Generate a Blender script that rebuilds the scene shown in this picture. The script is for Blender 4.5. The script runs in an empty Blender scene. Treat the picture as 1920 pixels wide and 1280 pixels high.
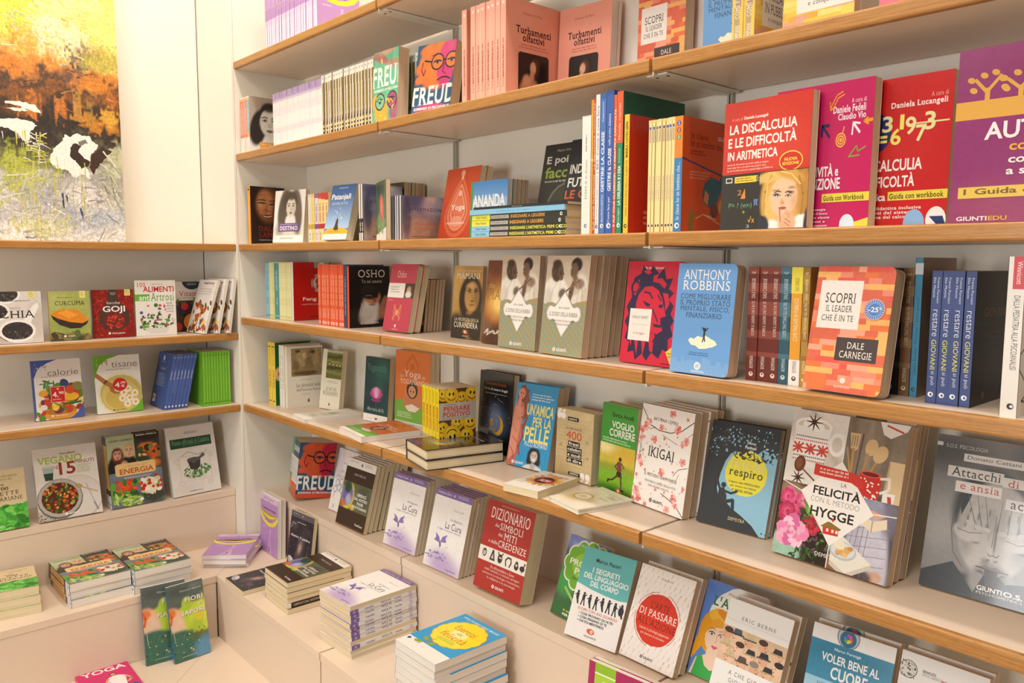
import bpy, math, random
import numpy as np
from mathutils import Matrix, Vector, Euler

# ------------------------------------------------------------------ camera, light, exposure
scene = bpy.context.scene
COL = scene.collection
cam_data = bpy.data.cameras.new('camera')
cam = bpy.data.objects.new('camera', cam_data)
COL.objects.link(cam)
cam_data.sensor_width = 36.0
cam_data.lens = 1499.6 / 1920 * 36.0
cam_data.clip_start = 0.02
_r, _u, _d = (0.668118, 0.744039, 0.004958), (-0.077890, 0.063313, 0.994950), (-0.739967, 0.665130, -0.100254)
_m = Matrix((( _r[0], _u[0], -_d[0], 2.73382), (_r[1], _u[1], -_d[1], -1.17026), (_r[2], _u[2], -_d[2], 1.39468), (0, 0, 0, 1)))
cam.matrix_world = _m
scene.camera = cam
vs = scene.view_settings
vs.view_transform = 'Standard'
vs.look = 'None'
vs.exposure = -0.82
vs.gamma = 1.0
vs.use_curve_mapping = False

world = bpy.data.worlds.new('shop_ambience')
scene.world = world
world.use_nodes = True
_bg = world.node_tree.nodes['Background']
_bg.inputs['Color'].default_value = (1.0, 0.94, 0.86, 1)
_bg.inputs['Strength'].default_value = 0.26

def area(name, loc, target, sx, sy, power, col):
    L = bpy.data.lights.new(name, 'AREA')
    L.shape = 'RECTANGLE'; L.size = sx; L.size_y = sy; L.energy = power; L.color = col
    o = bpy.data.objects.new(name, L); COL.objects.link(o)
    o.location = loc
    o.rotation_euler = (Vector(target) - Vector(loc)).to_track_quat('-Z', 'Y').to_euler()
    return o
WARM = (1.0, 0.92, 0.80)
for _i, _x in enumerate((0.25, 0.85, 1.45, 2.05, 2.65)):
    area('shelf_spotlight', (_x, -0.24, 2.92), (_x, -0.17, 0.5), 0.16, 0.10, 8.0, WARM)
for _i, _y in enumerate((-0.45, -1.1, -1.8)):
    area('shelf_spotlight', (0.24, _y, 2.92), (0.15, _y, 0.5), 0.10, 0.16, 4.0, WARM)
for _x, _y in ((1.1, -1.5), (2.6, -1.5), (1.1, -2.9), (2.6, -2.9)):
    area('ceiling_light', (_x, _y, 2.95), (_x, _y, 0), 0.6, 0.6, 26.0, (1.0, 0.94, 0.86))
area('shop_window_daylight', (2.12, -4.0, 1.22), (2.12, 0, 1.22), 1.35, 1.1, 88.0, (0.98, 1.0, 1.0))

# ------------------------------------------------------------------ helpers
rad = math.radians
def hx(s, m=0.0, g=1.0):
    s = s.lstrip('#'); o = []
    for k in (0, 2, 4):
        c = int(s[k:k + 2], 16) / 255
        c = c / 12.92 if c <= 0.04045 else ((c + 0.055) / 1.055) ** 2.4
        o.append(min(0.92, c * g))
    return (o[0], o[1], o[2], m)
def mixc(a, b, f): return tuple(a[k] + (b[k] - a[k]) * f for k in range(4))

def nodemat(name, rough=0.5, coat=0.0, spec=0.5):
    m = bpy.data.materials.new(name); m.use_nodes = True
    nt = m.node_tree; b = nt.nodes['Principled BSDF']
    b.inputs['Roughness'].default_value = rough
    b.inputs['Specular IOR Level'].default_value = spec
    b.inputs['Coat Weight'].default_value = coat
    b.inputs['Coat Roughness'].default_value = 0.07
    return m, nt, b
def N(nt, t, **kw):
    n = nt.nodes.new(t)
    for k, v in kw.items():
        if k in n.inputs: n.inputs[k].default_value = v
        else: setattr(n, k, v)
    return n

def mat_print(name, rough, coat=0.0):
    """printed card: colour attribute, alpha of the attribute = strength of a fine mottling"""
    m, nt, b = nodemat(name, rough, coat, 0.45)
    a = N(nt, 'ShaderNodeAttribute'); a.attribute_name = 'Col'
    tc = N(nt, 'ShaderNodeTexCoord')
    nz = N(nt, 'ShaderNodeTexNoise', Scale=160.0, Detail=4.0)
    mr = N(nt, 'ShaderNodeMapRange'); mr.inputs['From Min'].default_value = 0.3; mr.inputs['From Max'].default_value = 0.7
    mr.inputs['To Min'].default_value = -1.0; mr.inputs['To Max'].default_value = 1.0
    mu = N(nt, 'ShaderNodeMath', operation='MULTIPLY_ADD'); mu.inputs[2].default_value = 1.0
    vm = N(nt, 'ShaderNodeVectorMath', operation='SCALE')
    L = nt.links.new
    L(tc.outputs['Object'], nz.inputs['Vector']); L(nz.outputs['Fac'], mr.inputs['Value'])
    L(mr.outputs['Result'], mu.inputs[0]); L(a.outputs['Alpha'], mu.inputs[1])
    L(a.outputs['Color'], vm.inputs[0]); L(mu.outputs[0], vm.inputs['Scale'])
    L(vm.outputs['Vector'], b.inputs['Base Color'])
    return m
PRINT = mat_print('printed_card_satin', 0.42)
GLOSS = mat_print('printed_card_gloss', 0.26, 0.0)
LAMIN = mat_print('printed_card_laminated', 0.24, 0.7)
MATTE = mat_print('printed_card_matte', 0.62)

def mat_pages(name, c1, c2, axis=(6, 1400, 6)):
    m, nt, b = nodemat(name, 0.85, 0, 0.2)
    tc = N(nt, 'ShaderNodeTexCoord'); mp = N(nt, 'ShaderNodeMapping'); mp.inputs['Scale'].default_value = axis
    nz = N(nt, 'ShaderNodeTexNoise', Scale=1.0, Detail=2.0)
    rp = N(nt, 'ShaderNodeValToRGB'); rp.color_ramp.elements[0].color = hx(c1)[:3] + (1,); rp.color_ramp.elements[1].color = hx(c2)[:3] + (1,)
    rp.color_ramp.elements[0].position = 0.35; rp.color_ramp.elements[1].position = 0.62
    L = nt.links.new
    L(tc.outputs['Object'], mp.inputs['Vector']); L(mp.outputs['Vector'], nz.inputs['Vector']); L(nz.outputs['Fac'], rp.inputs['Fac']); L(rp.outputs['Color'], b.inputs['Base Color'])
    return m
PG_CREAM = mat_pages('page_block_cream', 'd2bd95', 'eadbba')
PG_WHITE = mat_pages('page_block_white', 'd5cdc2', 'f1ebe2')
PG_TAN = mat_pages('page_block_tan', 'caa888', 'e0c6a8')

def mat_lam(name, c, var=0.03, rough=0.38, scale=25.0):
    m, nt, b = nodemat(name, rough, 0, 0.4)
    tc = N(nt, 'ShaderNodeTexCoord'); nz = N(nt, 'ShaderNodeTexNoise', Scale=scale, Detail=5.0)
    rp = N(nt, 'ShaderNodeValToRGB'); a = hx(c)
    rp.color_ramp.elements[0].color = tuple(v * (1 - var) for v in a[:3]) + (1,)
    rp.color_ramp.elements[1].color = tuple(min(.95, v * (1 + var)) for v in a[:3]) + (1,)
    L = nt.links.new
    L(tc.outputs['Object'], nz.inputs['Vector']); L(nz.outputs['Fac'], rp.inputs['Fac']); L(rp.outputs['Color'], b.inputs['Base Color'])
    return m
LAM_BEIGE = mat_lam('laminate_sand_beige', 'e6d2bf', 0.02)
LAM_CREAM = mat_lam('laminate_cream', 'f0e9dc', 0.012, 0.45)
LAM_SAND = mat_lam('laminate_bench_sand', 'e4cfba', 0.025, 0.42, 60)
WALLP = mat_lam('painted_plaster_cream', 'f2e9d8', 0.02, 0.7)
METAL_W = mat_lam('powder_coated_metal_white', 'e9e3d6', 0.01, 0.35)
METAL_G = mat_lam('powder_coated_metal_greige', 'b9b2a0', 0.02, 0.4)
DARK = mat_lam('dark_gap', '1b140e', 0.1, 0.8)
FLOORM = mat_lam('floor_vinyl_grey_beige', 'a89580', 0.08, 0.5, 3)

def mat_oak():
    m, nt, b = nodemat('beech_edging_varnished', 0.33, 0, 0.5)
    tc = N(nt, 'ShaderNodeTexCoord'); mp = N(nt, 'ShaderNodeMapping'); mp.inputs['Scale'].default_value = (14, 14, 420)
    nz = N(nt, 'ShaderNodeTexNoise', Scale=1.0, Detail=6.0, Roughness=0.62)
    mp2 = N(nt, 'ShaderNodeMapping'); mp2.inputs['Scale'].default_value = (70, 70, 900)
    nz2 = N(nt, 'ShaderNodeTexNoise', Scale=1.0, Detail=2.0)
    rp = N(nt, 'ShaderNodeValToRGB')
    rp.color_ramp.elements[0].color = hx('a06a2e')[:3] + (1,); rp.color_ramp.elements[0].position = 0.3
    rp.color_ramp.elements[1].color = hx('c28c4c')[:3] + (1,); rp.color_ramp.elements[1].position = 0.68
    rp2 = N(nt, 'ShaderNodeValToRGB')
    rp2.color_ramp.elements[0].color = (0.45, 0.36, 0.28, 1); rp2.color_ramp.elements[0].position = 0.30
    rp2.color_ramp.elements[1].color = (1, 1, 1, 1); rp2.color_ramp.elements[1].position = 0.42
    mx = N(nt, 'ShaderNodeMix', data_type='RGBA', blend_type='MULTIPLY'); mx.inputs[0].default_value = 0.5
    L = nt.links.new
    L(tc.outputs['Object'], mp.inputs['Vector']); L(mp.outputs['Vector'], nz.inputs['Vector']); L(nz.outputs['Fac'], rp.inputs['Fac'])
    L(tc.outputs['Object'], mp2.inputs['Vector']); L(mp2.outputs['Vector'], nz2.inputs['Vector']); L(nz2.outputs['Fac'], rp2.inputs['Fac'])
    L(rp.outputs['Color'], mx.inputs[6]); L(rp2.outputs['Color'], mx.inputs[7]); L(mx.outputs[2], b.inputs['Base Color'])
    return m
OAK = mat_oak()

# ------------------------------------------------------------------ glyphs
_G = {}
def _outline(body, st):
    cu = bpy.data.curves.new('t', 'FONT'); cu.body = body; cu.resolution_u = 3
    if 'b' in st: cu.offset = 0.022
    if 'l' in st: cu.offset = -0.012
    o = bpy.data.objects.new('t', cu); COL.objects.link(o)
    dg = bpy.context.evaluated_depsgraph_get()
    me = bpy.data.meshes.new_from_object(o.evaluated_get(dg))
    V = [(v.co.x, v.co.y) for v in me.vertices]; F = [tuple(p.vertices) for p in me.polygons]
    bpy.data.objects.remove(o); bpy.data.curves.remove(cu); bpy.data.meshes.remove(me)
    return V, F
def glyph(ch, st):
    k = (ch, st)
    if k in _G: return _G[k]
    if ch == ' ': _G[k] = ([], [], 0.30); return _G[k]
    V, F = _outline(ch, st)
    def wid(s):
        v, f = _outline(s, st.replace('s', '')); return max(x for x, y in v) - min(x for x, y in v)
    if ('adv', st) not in _G: _G[('adv', st)] = wid('||')
    adv = wid('|' + ch + '|') - _G[('adv', st)]
    if 's' in st:                       # slab serifs on every short horizontal stroke end
        cnt = {}
        for f in F:
            for a, b in zip(f, f[1:] + f[:1]):
                e = (min(a, b), max(a, b)); cnt[e] = cnt.get(e, 0) + 1
        ys = [y for x, y in V]; top, bot = max(ys), min(ys)
        V = list(V); F = list(F)
        for (a, b), n in cnt.items():
            if n != 1: continue
            (x0, y0), (x1, y1) = V[a], V[b]
            if abs(y0 - y1) < 0.004 and 0.03 < abs(x1 - x0) < 0.2 and (abs(y0) < 0.03 or abs(y0 - top) < 0.03 or abs(y0 - bot) < 0.03 or abs(y0 - 0.53) < 0.05):
                lo, hi = min(x0, x1) - 0.07, max(x0, x1) + 0.07
                dy = 0.035 if y0 < 0.2 else -0.035
                i = len(V); V += [(lo, y0), (hi, y0), (hi, y0 + dy), (lo, y0 + dy)]; F.append((i, i + 1, i + 2, i + 3))
        adv += 0.05
    _G[k] = (V, F, adv); return _G[k]
def text_mesh(s, st):
    V, F, x = [], [], 0.0
    for ch in s:
        v, f, a = glyph(ch, st); i = len(V)
        V += [(x + p[0], p[1]) for p in v]; F += [tuple(i + q for q in t) for t in f]
        x += a + (0.12 if 'w' in st else 0.0)
    return V, F

# ------------------------------------------------------------------ cover art (flat coloured polygons printed on a cover)
def clip(poly, outline):
    """Sutherland-Hodgman, outline convex and counter-clockwise"""
    out = poly
    n = len(outline)
    for i in range(n):
        (ax, ay), (bx, by) = outline[i], outline[(i + 1) % n]
        inp, out = out, []
        if not inp: break
        def side(q): return (bx - ax) * (q[1] - ay) - (by - ay) * (q[0] - ax)
        for j in range(len(inp)):
            p, q = inp[j - 1], inp[j]; sp, sq = side(p), side(q)
            if sq >= -1e-9:
                if sp < -1e-9: t = sp / (sp - sq); out.append((p[0] + (q[0] - p[0]) * t, p[1] + (q[1] - p[1]) * t))
                out.append(q)
            elif sp >= -1e-9:
                t = sp / (sp - sq); out.append((p[0] + (q[0] - p[0]) * t, p[1] + (q[1] - p[1]) * t))
    return out

def vnoise(nx, ny, cells, rng, ax=1.0):
    g = rng.random((max(2, int(cells * ny / max(nx, ny))) + 2, max(2, int(cells * ax * nx / max(nx, ny))) + 2))
    yy = np.linspace(0, g.shape[0] - 1.001, ny); xx = np.linspace(0, g.shape[1] - 1.001, nx)
    y0 = yy.astype(int); x0 = xx.astype(int); fy = (yy - y0)[:, None]; fx = (xx - x0)[None, :]
    fy = fy * fy * (3 - 2 * fy); fx = fx * fx * (3 - 2 * fx)
    a = g[y0][:, x0]; b = g[y0][:, x0 + 1]; c = g[y0 + 1][:, x0]; d = g[y0 + 1][:, x0 + 1]
    return (a * (1 - fx) + b * fx) * (1 - fy) + (c * (1 - fx) + d * fx) * fy

class Art:
    def __init__(s, w, h, t, rc=0.0, bg='f2ece6', spine=None, back=None):
        s.w, s.h, s.th, s.rc = w, h, t, rc
        s.V, s.F, s.C = [], [], []
        s.k = 0; s.side = 'f'
        s.bg, s.spine, s.back = bg, spine or bg, back or bg
        s.gain = 1.0; s.ua, s.ub = 0.0, 1.0
        if rc:
            pts = [(0, 0), (w - rc, 0)] + [(w - rc + rc * math.sin(a), rc - rc * math.cos(a)) for a in np.linspace(0.3, 1.57, 5)] + \
                  [(w - rc + rc * math.cos(a), h - rc + rc * math.sin(a)) for a in np.linspace(0, 1.27, 5)] + [(w - rc, h), (0, h)]
        else: pts = [(0, 0), (w, 0), (w, h), (0, h)]
        s.outline = pts
        s.souts = [(0, 0), (t, 0), (t, h), (0, h)]
    def settle(s):
        """keep all printed layers within 0.6 mm of the card"""
        f = min(1.0, 5.7e-4 / max(3e-5 + 1.1e-5 * s.k, 1e-9))
        s.V = [(x if x >= 0 or s.th < 0 else x * f, y * f if y < 0 else (s.th + (y - s.th) * f if y > s.th else y), z) for x, y, z in s.V]
    def W(s): return s.th if s.side == 's' else s.w
    def c(s, c, m=0.0): return c if isinstance(c, tuple) else hx(c, m, s.gain)
    def raw(s, uv, cols, inside=False):
        W = s.W(); off = 3e-5 + 1.1e-5 * s.k
        P = [((s.ua + s.ub * u if s.side == 'f' else u) * W, (1 - v) * s.h) for u, v in uv]
        if not inside:
            ol = s.souts if s.side == 's' else s.outline
            if s.rc or any(p[0] < -1e-9 or p[0] > W + 1e-9 or p[1] < -1e-9 or p[1] > s.h + 1e-9 for p in P):
                P = clip(P, ol); cols = [cols[0]] * len(P)
                if len(P) < 3: return
        i = len(s.V)
        if s.side == 'f': s.V += [(x, -off, z) for x, z in P]; rev = False
        elif s.side == 's': s.V += [(-off, s.th - x, z) for x, z in P]; rev = False
        else: s.V += [(s.w - x, s.th + off, z) for x, z in P]; rev = False
        ar = sum(P[j - 1][0] * P[j][1] - P[j][0] * P[j - 1][1] for j in range(len(P)))
        idx = list(range(i, i + len(P)))
        if ar < 0: idx.reverse(); cols = list(reversed(cols))
        s.F.append(idx); s.C.append(cols)
    def up(s, n=1): s.k += n
    def p(s, uv, c, m=0.0, up=1):
        s.up(up); cc = s.c(c, m); s.raw(list(uv), [cc] * len(uv)); return s
    def r(s, u0, v0, u1, v1, c, c2=None, m=0.0):
        s.up(); a = s.c(c, m); b = s.c(c2, m) if c2 else a
        s.raw([(u0, v0), (u1, v0), (u1, v1), (u0, v1)], [a, a, b, b]); return s
    def e(s, cu, cv, ru, c, rv=None, rot=0, n=18, a0=0, a1=360, m=0.0, up=1):
        W = s.W(); rv = ru if rv is None else rv        # radii in fractions of the cover WIDTH
        cr, sr = math.cos(rad(rot)), math.sin(rad(rot)); pts = []
        k = n if a1 - a0 >= 360 else n + 1
        for i in range(k):
            a = rad(a0 + (a1 - a0) * i / n); x, y = ru * math.cos(a), rv * math.sin(a)
            pts.append((cu + (x * cr - y * sr), cv + (x * sr + y * cr) * W / s.h))
        return s.p(pts, c, m, up)
    def l(s, pts, wd, c, m=0.0, wd2=None):
        s.up(); W = s.W(); q = s.h / W; cc = s.c(c, m); n = len(pts) - 1
        for i in range(n):
            (x0, y0), (x1, y1) = pts[i], pts[i + 1]
            dx, dy = x1 - x0, (y1 - y0) * q; L = math.hypot(dx, dy) or 1e-6
            a = wd if wd2 is None else wd + (wd2 - wd) * i / n
            b = wd if wd2 is None else wd + (wd2 - wd) * (i + 1) / n
            nx, ny = -dy / L / 2, dx / L / 2
            ex, ey = dx / L * a * 0.25, dy / L * a * 0.25
            s.raw([(x0 - ex + nx * a, y0 + (ny * a - ey) / q), (x1 + ex + nx * b, y1 + (ny * b + ey) / q), (x1 + ex - nx * b, y1 + (ey - ny * b) / q), (x0 - ex - nx * a, y0 - (ny * a + ey) / q)], [cc] * 4)
        return s
    def t(s, txt, u0, v0, u1, v1, c, st='', rot=0):
        """text whose bounding box fills u0..u1, v0..v1 ; rot 90 reads upwards, -90 downwards"""
        s.t_(txt, u0, v0, u1, v1, c, st, rot); return s
    def t_(s, txt, u0, v0, u1, v1, c, st, rot):
        V, F = text_mesh(txt, st)
        if not V: return
        s.up(); cc = s.c(c)
        xs = [x for x, y in V]; ys = [y for x, y in V]; a, b, d, e = min(xs), max(xs), min(ys), max(ys)
        fx = lambda x: (x - a) / (b - a or 1); fy = lambda y: (y - d) / (e - d or 1)
        if rot == 0: Q = [(u0 + (u1 - u0) * fx(x), v1 - (v1 - v0) * fy(y)) for x, y in V]
        elif rot == 90: Q = [(u0 + (u1 - u0) * (1 - fy(y)), v1 - (v1 - v0) * fx(x)) for x, y in V]
        else: Q = [(u0 + (u1 - u0) * fy(y), v0 + (v1 - v0) * fx(x)) for x, y in V]
        W = s.W(); off = 3e-5 + 1.1e-5 * s.k
        for f in F:
            s.raw([Q[i] for i in f], [cc] * len(f))
    def g(s, u0, v0, u1, v1, n, c, seed=1, k=0.5, cen=False, rot=0):
        """lines of print too small to read: words of small letter strokes"""
        R = random.Random(seed); s.up(); cc = s.c(c); W = s.W()
        dv = (v1 - v0) / n if rot == 0 else (u1 - u0) / n
        pitch = (dv * k * s.h * 0.62 / ((u1 - u0) * W)) if rot == 0 else (dv * k * W * 0.62 / ((v1 - v0) * s.h))
        pitch = min(max(pitch, 0.011), 0.06)
        for i in range(n):
            x, end, segs = 0.0, R.uniform(0.74, 1.0), []
            while x < end - pitch:
                for q in range(R.randint(2, 8)):
                    if x > end - pitch: break
                    segs.append((x, x + pitch * 0.68, R.choice((0, 0, 0, .35)), R.choice((0, 0, 0, 0, .25)))); x += pitch
                x += pitch * 0.8
            if not segs: continue
            sh = (1 - segs[-1][1]) / 2 if cen else 0
            for a, b, up_, dn in segs:
                a += sh; b += sh
                if rot == 0:
                    y0 = v0 + dv * (i + .15 - up_ * k * .8); y1 = v0 + dv * (i + .15 + k * .8 + dn * k)
                    q = [(u0 + (u1 - u0) * a, y0), (u0 + (u1 - u0) * b, y0), (u0 + (u1 - u0) * b, y1), (u0 + (u1 - u0) * a, y1)]
                else:
                    x0 = u0 + dv * (i + .1 - up_ * .2); x1 = u0 + dv * (i + .1 + k)
                    q = [(x0, v1 - (v1 - v0) * a), (x0, v1 - (v1 - v0) * b), (x1, v1 - (v1 - v0) * b), (x1, v1 - (v1 - v0) * a)]
                s.raw(q, [cc] * 4)
        return s
    def sc(s, n, box, size, cols, seed=1, asp=(0.5, 1.0), kind='e', m=0.1, mask=None, rot=(0, 360)):
        """scattered small shapes"""
        R = random.Random(seed); u0, v0, u1, v1 = box
        for i in range(n):
            u, v = R.uniform(u0, u1), R.uniform(v0, v1); z = R.uniform(*size); q = R.uniform(*asp); c = R.choice(cols); ro = R.uniform(*rot)
            if mask and not mask(u, v): continue
            if kind == 'e': s.e(u, v, z, c, z * q, ro, 9, m=m, up=0.25)
            elif kind == 'leaf':
                cr, sr = math.cos(rad(ro)), math.sin(rad(ro)); W = s.W(); pts = []
                for x, y in ((-1, 0), (-.4, q * .8), (.3, q * .7), (1, 0), (.3, -q * .7), (-.4, -q * .8)):
                    pts.append((u + z * (x * cr - y * sr), v + z * (x * sr + y * cr) * W / s.h))
                s.p(pts, c, m, up=0.25)
            else:
                s.r(u - z, v - z * q, u + z, v + z * q, c, m=m); s.k -= 0.75
        s.up(); return s
    def P(s, u0, v0, u1, v1, nx, ny, base, ops=(), noise=0.0, seed=1, base2=None, cells=14, m=0.05):
        """soft-edged picture on a grid of vertex colours"""
        s.up(); rng = np.random.default_rng(seed)
        U = np.linspace(u0, u1, nx)[None, :] * np.ones((ny, 1)); Vv = np.linspace(v0, v1, ny)[:, None] * np.ones((1, nx))
        b1 = np.array(s.c(base)[:3]); img = np.ones((ny, nx, 3)) * b1
        if base2:
            f = np.linspace(0, 1, ny)[:, None, None]; img = img * (1 - f) + np.array(s.c(base2)[:3]) * f
        q = s.h / s.W()
        for o in ops:
            cu, cv, ru, rv, c = o[:5]; al = o[5] if len(o) > 5 else 1.0; sf = o[6] if len(o) > 6 else 0.3; ro = o[7] if len(o) > 7 else 0
            x = U - cu; y = (Vv - cv) * q; cr, sr = math.cos(rad(ro)), math.sin(rad(ro))
            d = np.sqrt(((x * cr + y * sr) / ru) ** 2 + ((-x * sr + y * cr) / rv) ** 2)
            mk = np.clip((1 - d) / sf, 0, 1); mk = (mk * mk * (3 - 2 * mk) * al)[..., None]
            img = img * (1 - mk) + np.array(s.c(c)[:3]) * mk
        if noise:
            nz = 0.6 * vnoise(nx, ny, cells, rng) + 0.4 * vnoise(nx, ny, cells * 2.7, rng)
            img = img * (1 + noise * (nz[..., None] - 0.5) * 2)
        img = np.clip(img, 0.002, 0.92); W = s.W(); off = 3e-5 + 1.1e-5 * s.k; i0 = len(s.V)
        for j in range(ny):
            for i in range(nx):
                x, z = U[j, i] * W, (1 - Vv[j, i]) * s.h
                s.V.append((x, -off, z) if s.side == 'f' else ((-off, s.th - x, z) if s.side == 's' else (s.w - x, s.th + off, z)))
        cl = [[tuple(img[j, i]) + (m,) for i in range(nx)] for j in range(ny)]
        for j in range(ny - 1):
            for i in range(nx - 1):
                a = i0 + j * nx + i
                s.F.append([a + nx, a + nx + 1, a + 1, a]); s.C.append([cl[j + 1][i], cl[j + 1][i + 1], cl[j][i + 1], cl[j][i]])
        return s
    def logo(s, u, v, z, c, bg, name='GIUNTI', st='b'):
        s.e(u, v, z, c).e(u + z * .12, v, z * .55, bg).e(u + z * .42, v - z * .1 * s.W() / s.h, z * .36, c)
        if name: s.t(name, u + z * 1.7, v - z * .75 * s.W() / s.h, u + z * 1.7 + z * 1.15 * len(name), v + z * .75 * s.W() / s.h, c, st)
        return s

def head(cu, cv, z, q, skin='d9a987', hair='3a2a20', lh=0.0, dark='2a1c16', lip='a85a50', shade=0.35, wide=1.35):
    """painted head: z = half face height as fraction of cover width, q unused tone"""
    ru = z * 0.74; A = z / q
    o = []
    if lh: o += [(cu, cv + A * lh * .5, ru * 1.5, z * (1 + lh), hair, 1, .18)]
    o += [(cu, cv - A * .2, ru * wide, z * 1.16, hair, 1, .15), (cu, cv + A * .06, ru, z, skin, 1, .12), (cu + ru * .55, cv + A * .1, ru * .55, z * .85, dark, shade, .9),
          (cu, cv - A * .95, ru * .95, z * .42, hair, .95, .5),
          (cu - ru * .42, cv - A * .12, ru * .2, z * .075, dark, .95, .5), (cu + ru * .36, cv - A * .12, ru * .2, z * .075, dark, .95, .5),
          (cu - ru * .42, cv - A * .27, ru * .27, z * .05, dark, .7, .6), (cu + ru * .36, cv - A * .27, ru * .27, z * .05, dark, .7, .6),
          (cu + ru * .08, cv + A * .2, ru * .16, z * .22, dark, .3, .9), (cu - ru * .02, cv + A * .56, ru * .36, z * .09, lip, .9, .5)]
    return o

def feat(a, cu, cv, z, dark='2a1c16', lip='a85a50', iris='2a1c16', white='ece2d6', nose='8a5a42', tilt=0.0, gap=.34):
    """crisp printed features over a painted head"""
    A = z * a.w / a.h
    for s in (-1, 1):
        x, y = cu + s * gap * z, cv - .12 * A + s * tilt * A
        a.e(x, y, .155 * z, dark, .085 * z, 0, 12).e(x, y + .012 * A, .125 * z, white, .06 * z, 0, 12).e(x, y - .005 * A, .062 * z, iris, n=10)
        a.l([(x - .2 * z, y + .01 * A), (x - .05 * z, y - .09 * A), (x + .19 * z, y)], .035 * z, dark)
        a.l([(x - .22 * z * s * -1 if s < 0 else x - .2 * z, y - .2 * A), (x, y - .27 * A), (x + .2 * z, y - .21 * A)], .06 * z, dark)
    a.l([(cu - .05 * z, cv), (cu - .08 * z, cv + .22 * A), (cu - .02 * z, cv + .28 * A)], .03 * z, nose).l([(cu - .02 * z, cv + .28 * A), (cu + .1 * z, cv + .27 * A)], .035 * z, nose)
    a.p([(cu - .26 * z, cv + .54 * A), (cu - .08 * z, cv + .48 * A), (cu, cv + .50 * A), (cu + .08 * z, cv + .48 * A), (cu + .26 * z, cv + .54 * A), (cu, cv + .66 * A)], lip).l([(cu - .26 * z, cv + .54 * A), (cu, cv + .56 * A), (cu + .26 * z, cv + .54 * A)], .025 * z, dark)
    return a
# ------------------------------------------------------------------ meshes and objects
def prism(V, F, outline, y0, y1):
    """outline in XZ (counter-clockwise seen from -Y), extruded y0..y1"""
    n = len(outline); i = len(V)
    V += [(x, y0, z) for x, z in outline] + [(x, y1, z) for x, z in outline]
    F.append(list(range(i, i + n))); F.append(list(range(i + 2 * n - 1, i + n - 1, -1)))
    for k in range(n):
        a, b = i + k, i + (k + 1) % n; F.append([b, a, a + n, b + n])
def boxm(V, F, x0, y0, z0, x1, y1, z1):
    prism(V, F, [(x0, z0), (x1, z0), (x1, z1), (x0, z1)], y0, y1)
def mesh_obj(name, V, F, mat, parent=None, bevel=0.0, seg=2):
    me = bpy.data.meshes.new(name); me.from_pydata(V, [], F); me.update()
    me.materials.append(mat)
    o = bpy.data.objects.new(name, me); COL.objects.link(o)
    if parent: o.parent = parent
    if bevel:
        b = o.modifiers.new('bevel', 'BEVEL'); b.width = bevel; b.segments = seg; b.limit_method = 'ANGLE'
    return o
def tag(o, label, cat, group=None):
    o['label'] = label; o['category'] = cat
    if group: o['group'] = group
    return o
def empty(name, loc):
    o = bpy.data.objects.new(name, None); o.empty_display_size = 0.03; COL.objects.link(o); o.location = loc
    return o
def struct(o): o['kind'] = 'structure'; return o

def book_meshes(a, mat, pages, hard):
    c = 0.0024 if hard else 0.0005
    w, h, t, rc = a.w, a.h, a.th, a.rc
    V, F = [], []
    ol = a.outline
    prism(V, F, ol, 0, c); n1 = len(F)
    prism(V, F, ol, t - c, t); n2 = len(F)
    if hard:                                # rounded hard spine
        pts = [(0.0, 0.0), (0.004, 0.0), (0.004, c), (c, c), (c, t - c), (0.004, t - c), (0.004, t), (0.0, t)]
        pts = [(x - (0.0022 * math.sin(math.pi * y / t) if x < 0.003 else 0), y) for x, y in pts]
    i = len(V)
    ns = 5 if not hard else 7
    sp = []
    for k in range(ns + 1):
        y = t * k / ns; bul = 0.0 if not hard else 0.003 * math.sin(math.pi * k / ns)
        sp.append((-bul * 0, y))
    V += [(x, y, 0) for x, y in sp] + [(x, y, h) for x, y in sp] + [(x + c, y, 0) for x, y in sp] + [(x + c, y, h) for x, y in sp]
    m = ns + 1
    for k in range(ns):
        F.append([i + k + 1, i + k, i + m + k, i + m + k + 1])
        F.append([i + 2 * m + k, i + 2 * m + k + 1, i + 3 * m + k + 1, i + 3 * m + k])
        F.append([i + m + k, i + 3 * m + k, i + 3 * m + k + 1, i + m + k + 1]); F.append([i + k, i + k + 1, i + 2 * m + k + 1, i + 2 * m + k])
    bg, sc_, bk, inn = a.c(a.bg), a.c(a.spine), a.c(a.back), hx('efe8dc')
    C = []
    for k, f in enumerate(F):
        c_ = bg if k < n1 else (bk if k < n2 else sc_)
        if not hard and (k == 1 or k == n1): c_ = inn
        C.append([c_] * len(f))
    a.settle()
    i = len(V); V += a.V; F += [[i + q for q in f] for f in a.F]; C += a.C
    me = bpy.data.meshes.new('cover'); me.from_pydata(V, [], F); me.update()
    at = me.color_attributes.new('Col', 'FLOAT_COLOR', 'CORNER')
    flat = np.array([v for cs in C for v in cs], dtype=np.float32).ravel()
    at.data.foreach_set('color', flat)
    me.materials.append(mat)
    ins = 0.003 if hard else 0.0004
    V, F = [], []
    if rc:
        r2 = rc - ins
        po = [(c, ins), (w - rc, ins)] + [(w - rc + r2 * math.sin(x), rc - r2 * math.cos(x)) for x in np.linspace(0.3, 1.57, 5)] + \
             [(w - rc + r2 * math.cos(x), h - rc + r2 * math.sin(x)) for x in np.linspace(0, 1.27, 5)] + [(w - rc, h - ins), (c, h - ins)]
    else: po = [(c, ins), (w - ins, ins), (w - ins, h - ins), (c, h - ins)]
    prism(V, F, po, c, t - c)
    mp = bpy.data.meshes.new('pages'); mp.from_pydata(V, [], F); mp.update(); mp.materials.append(pages)
    return me, mp

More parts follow.
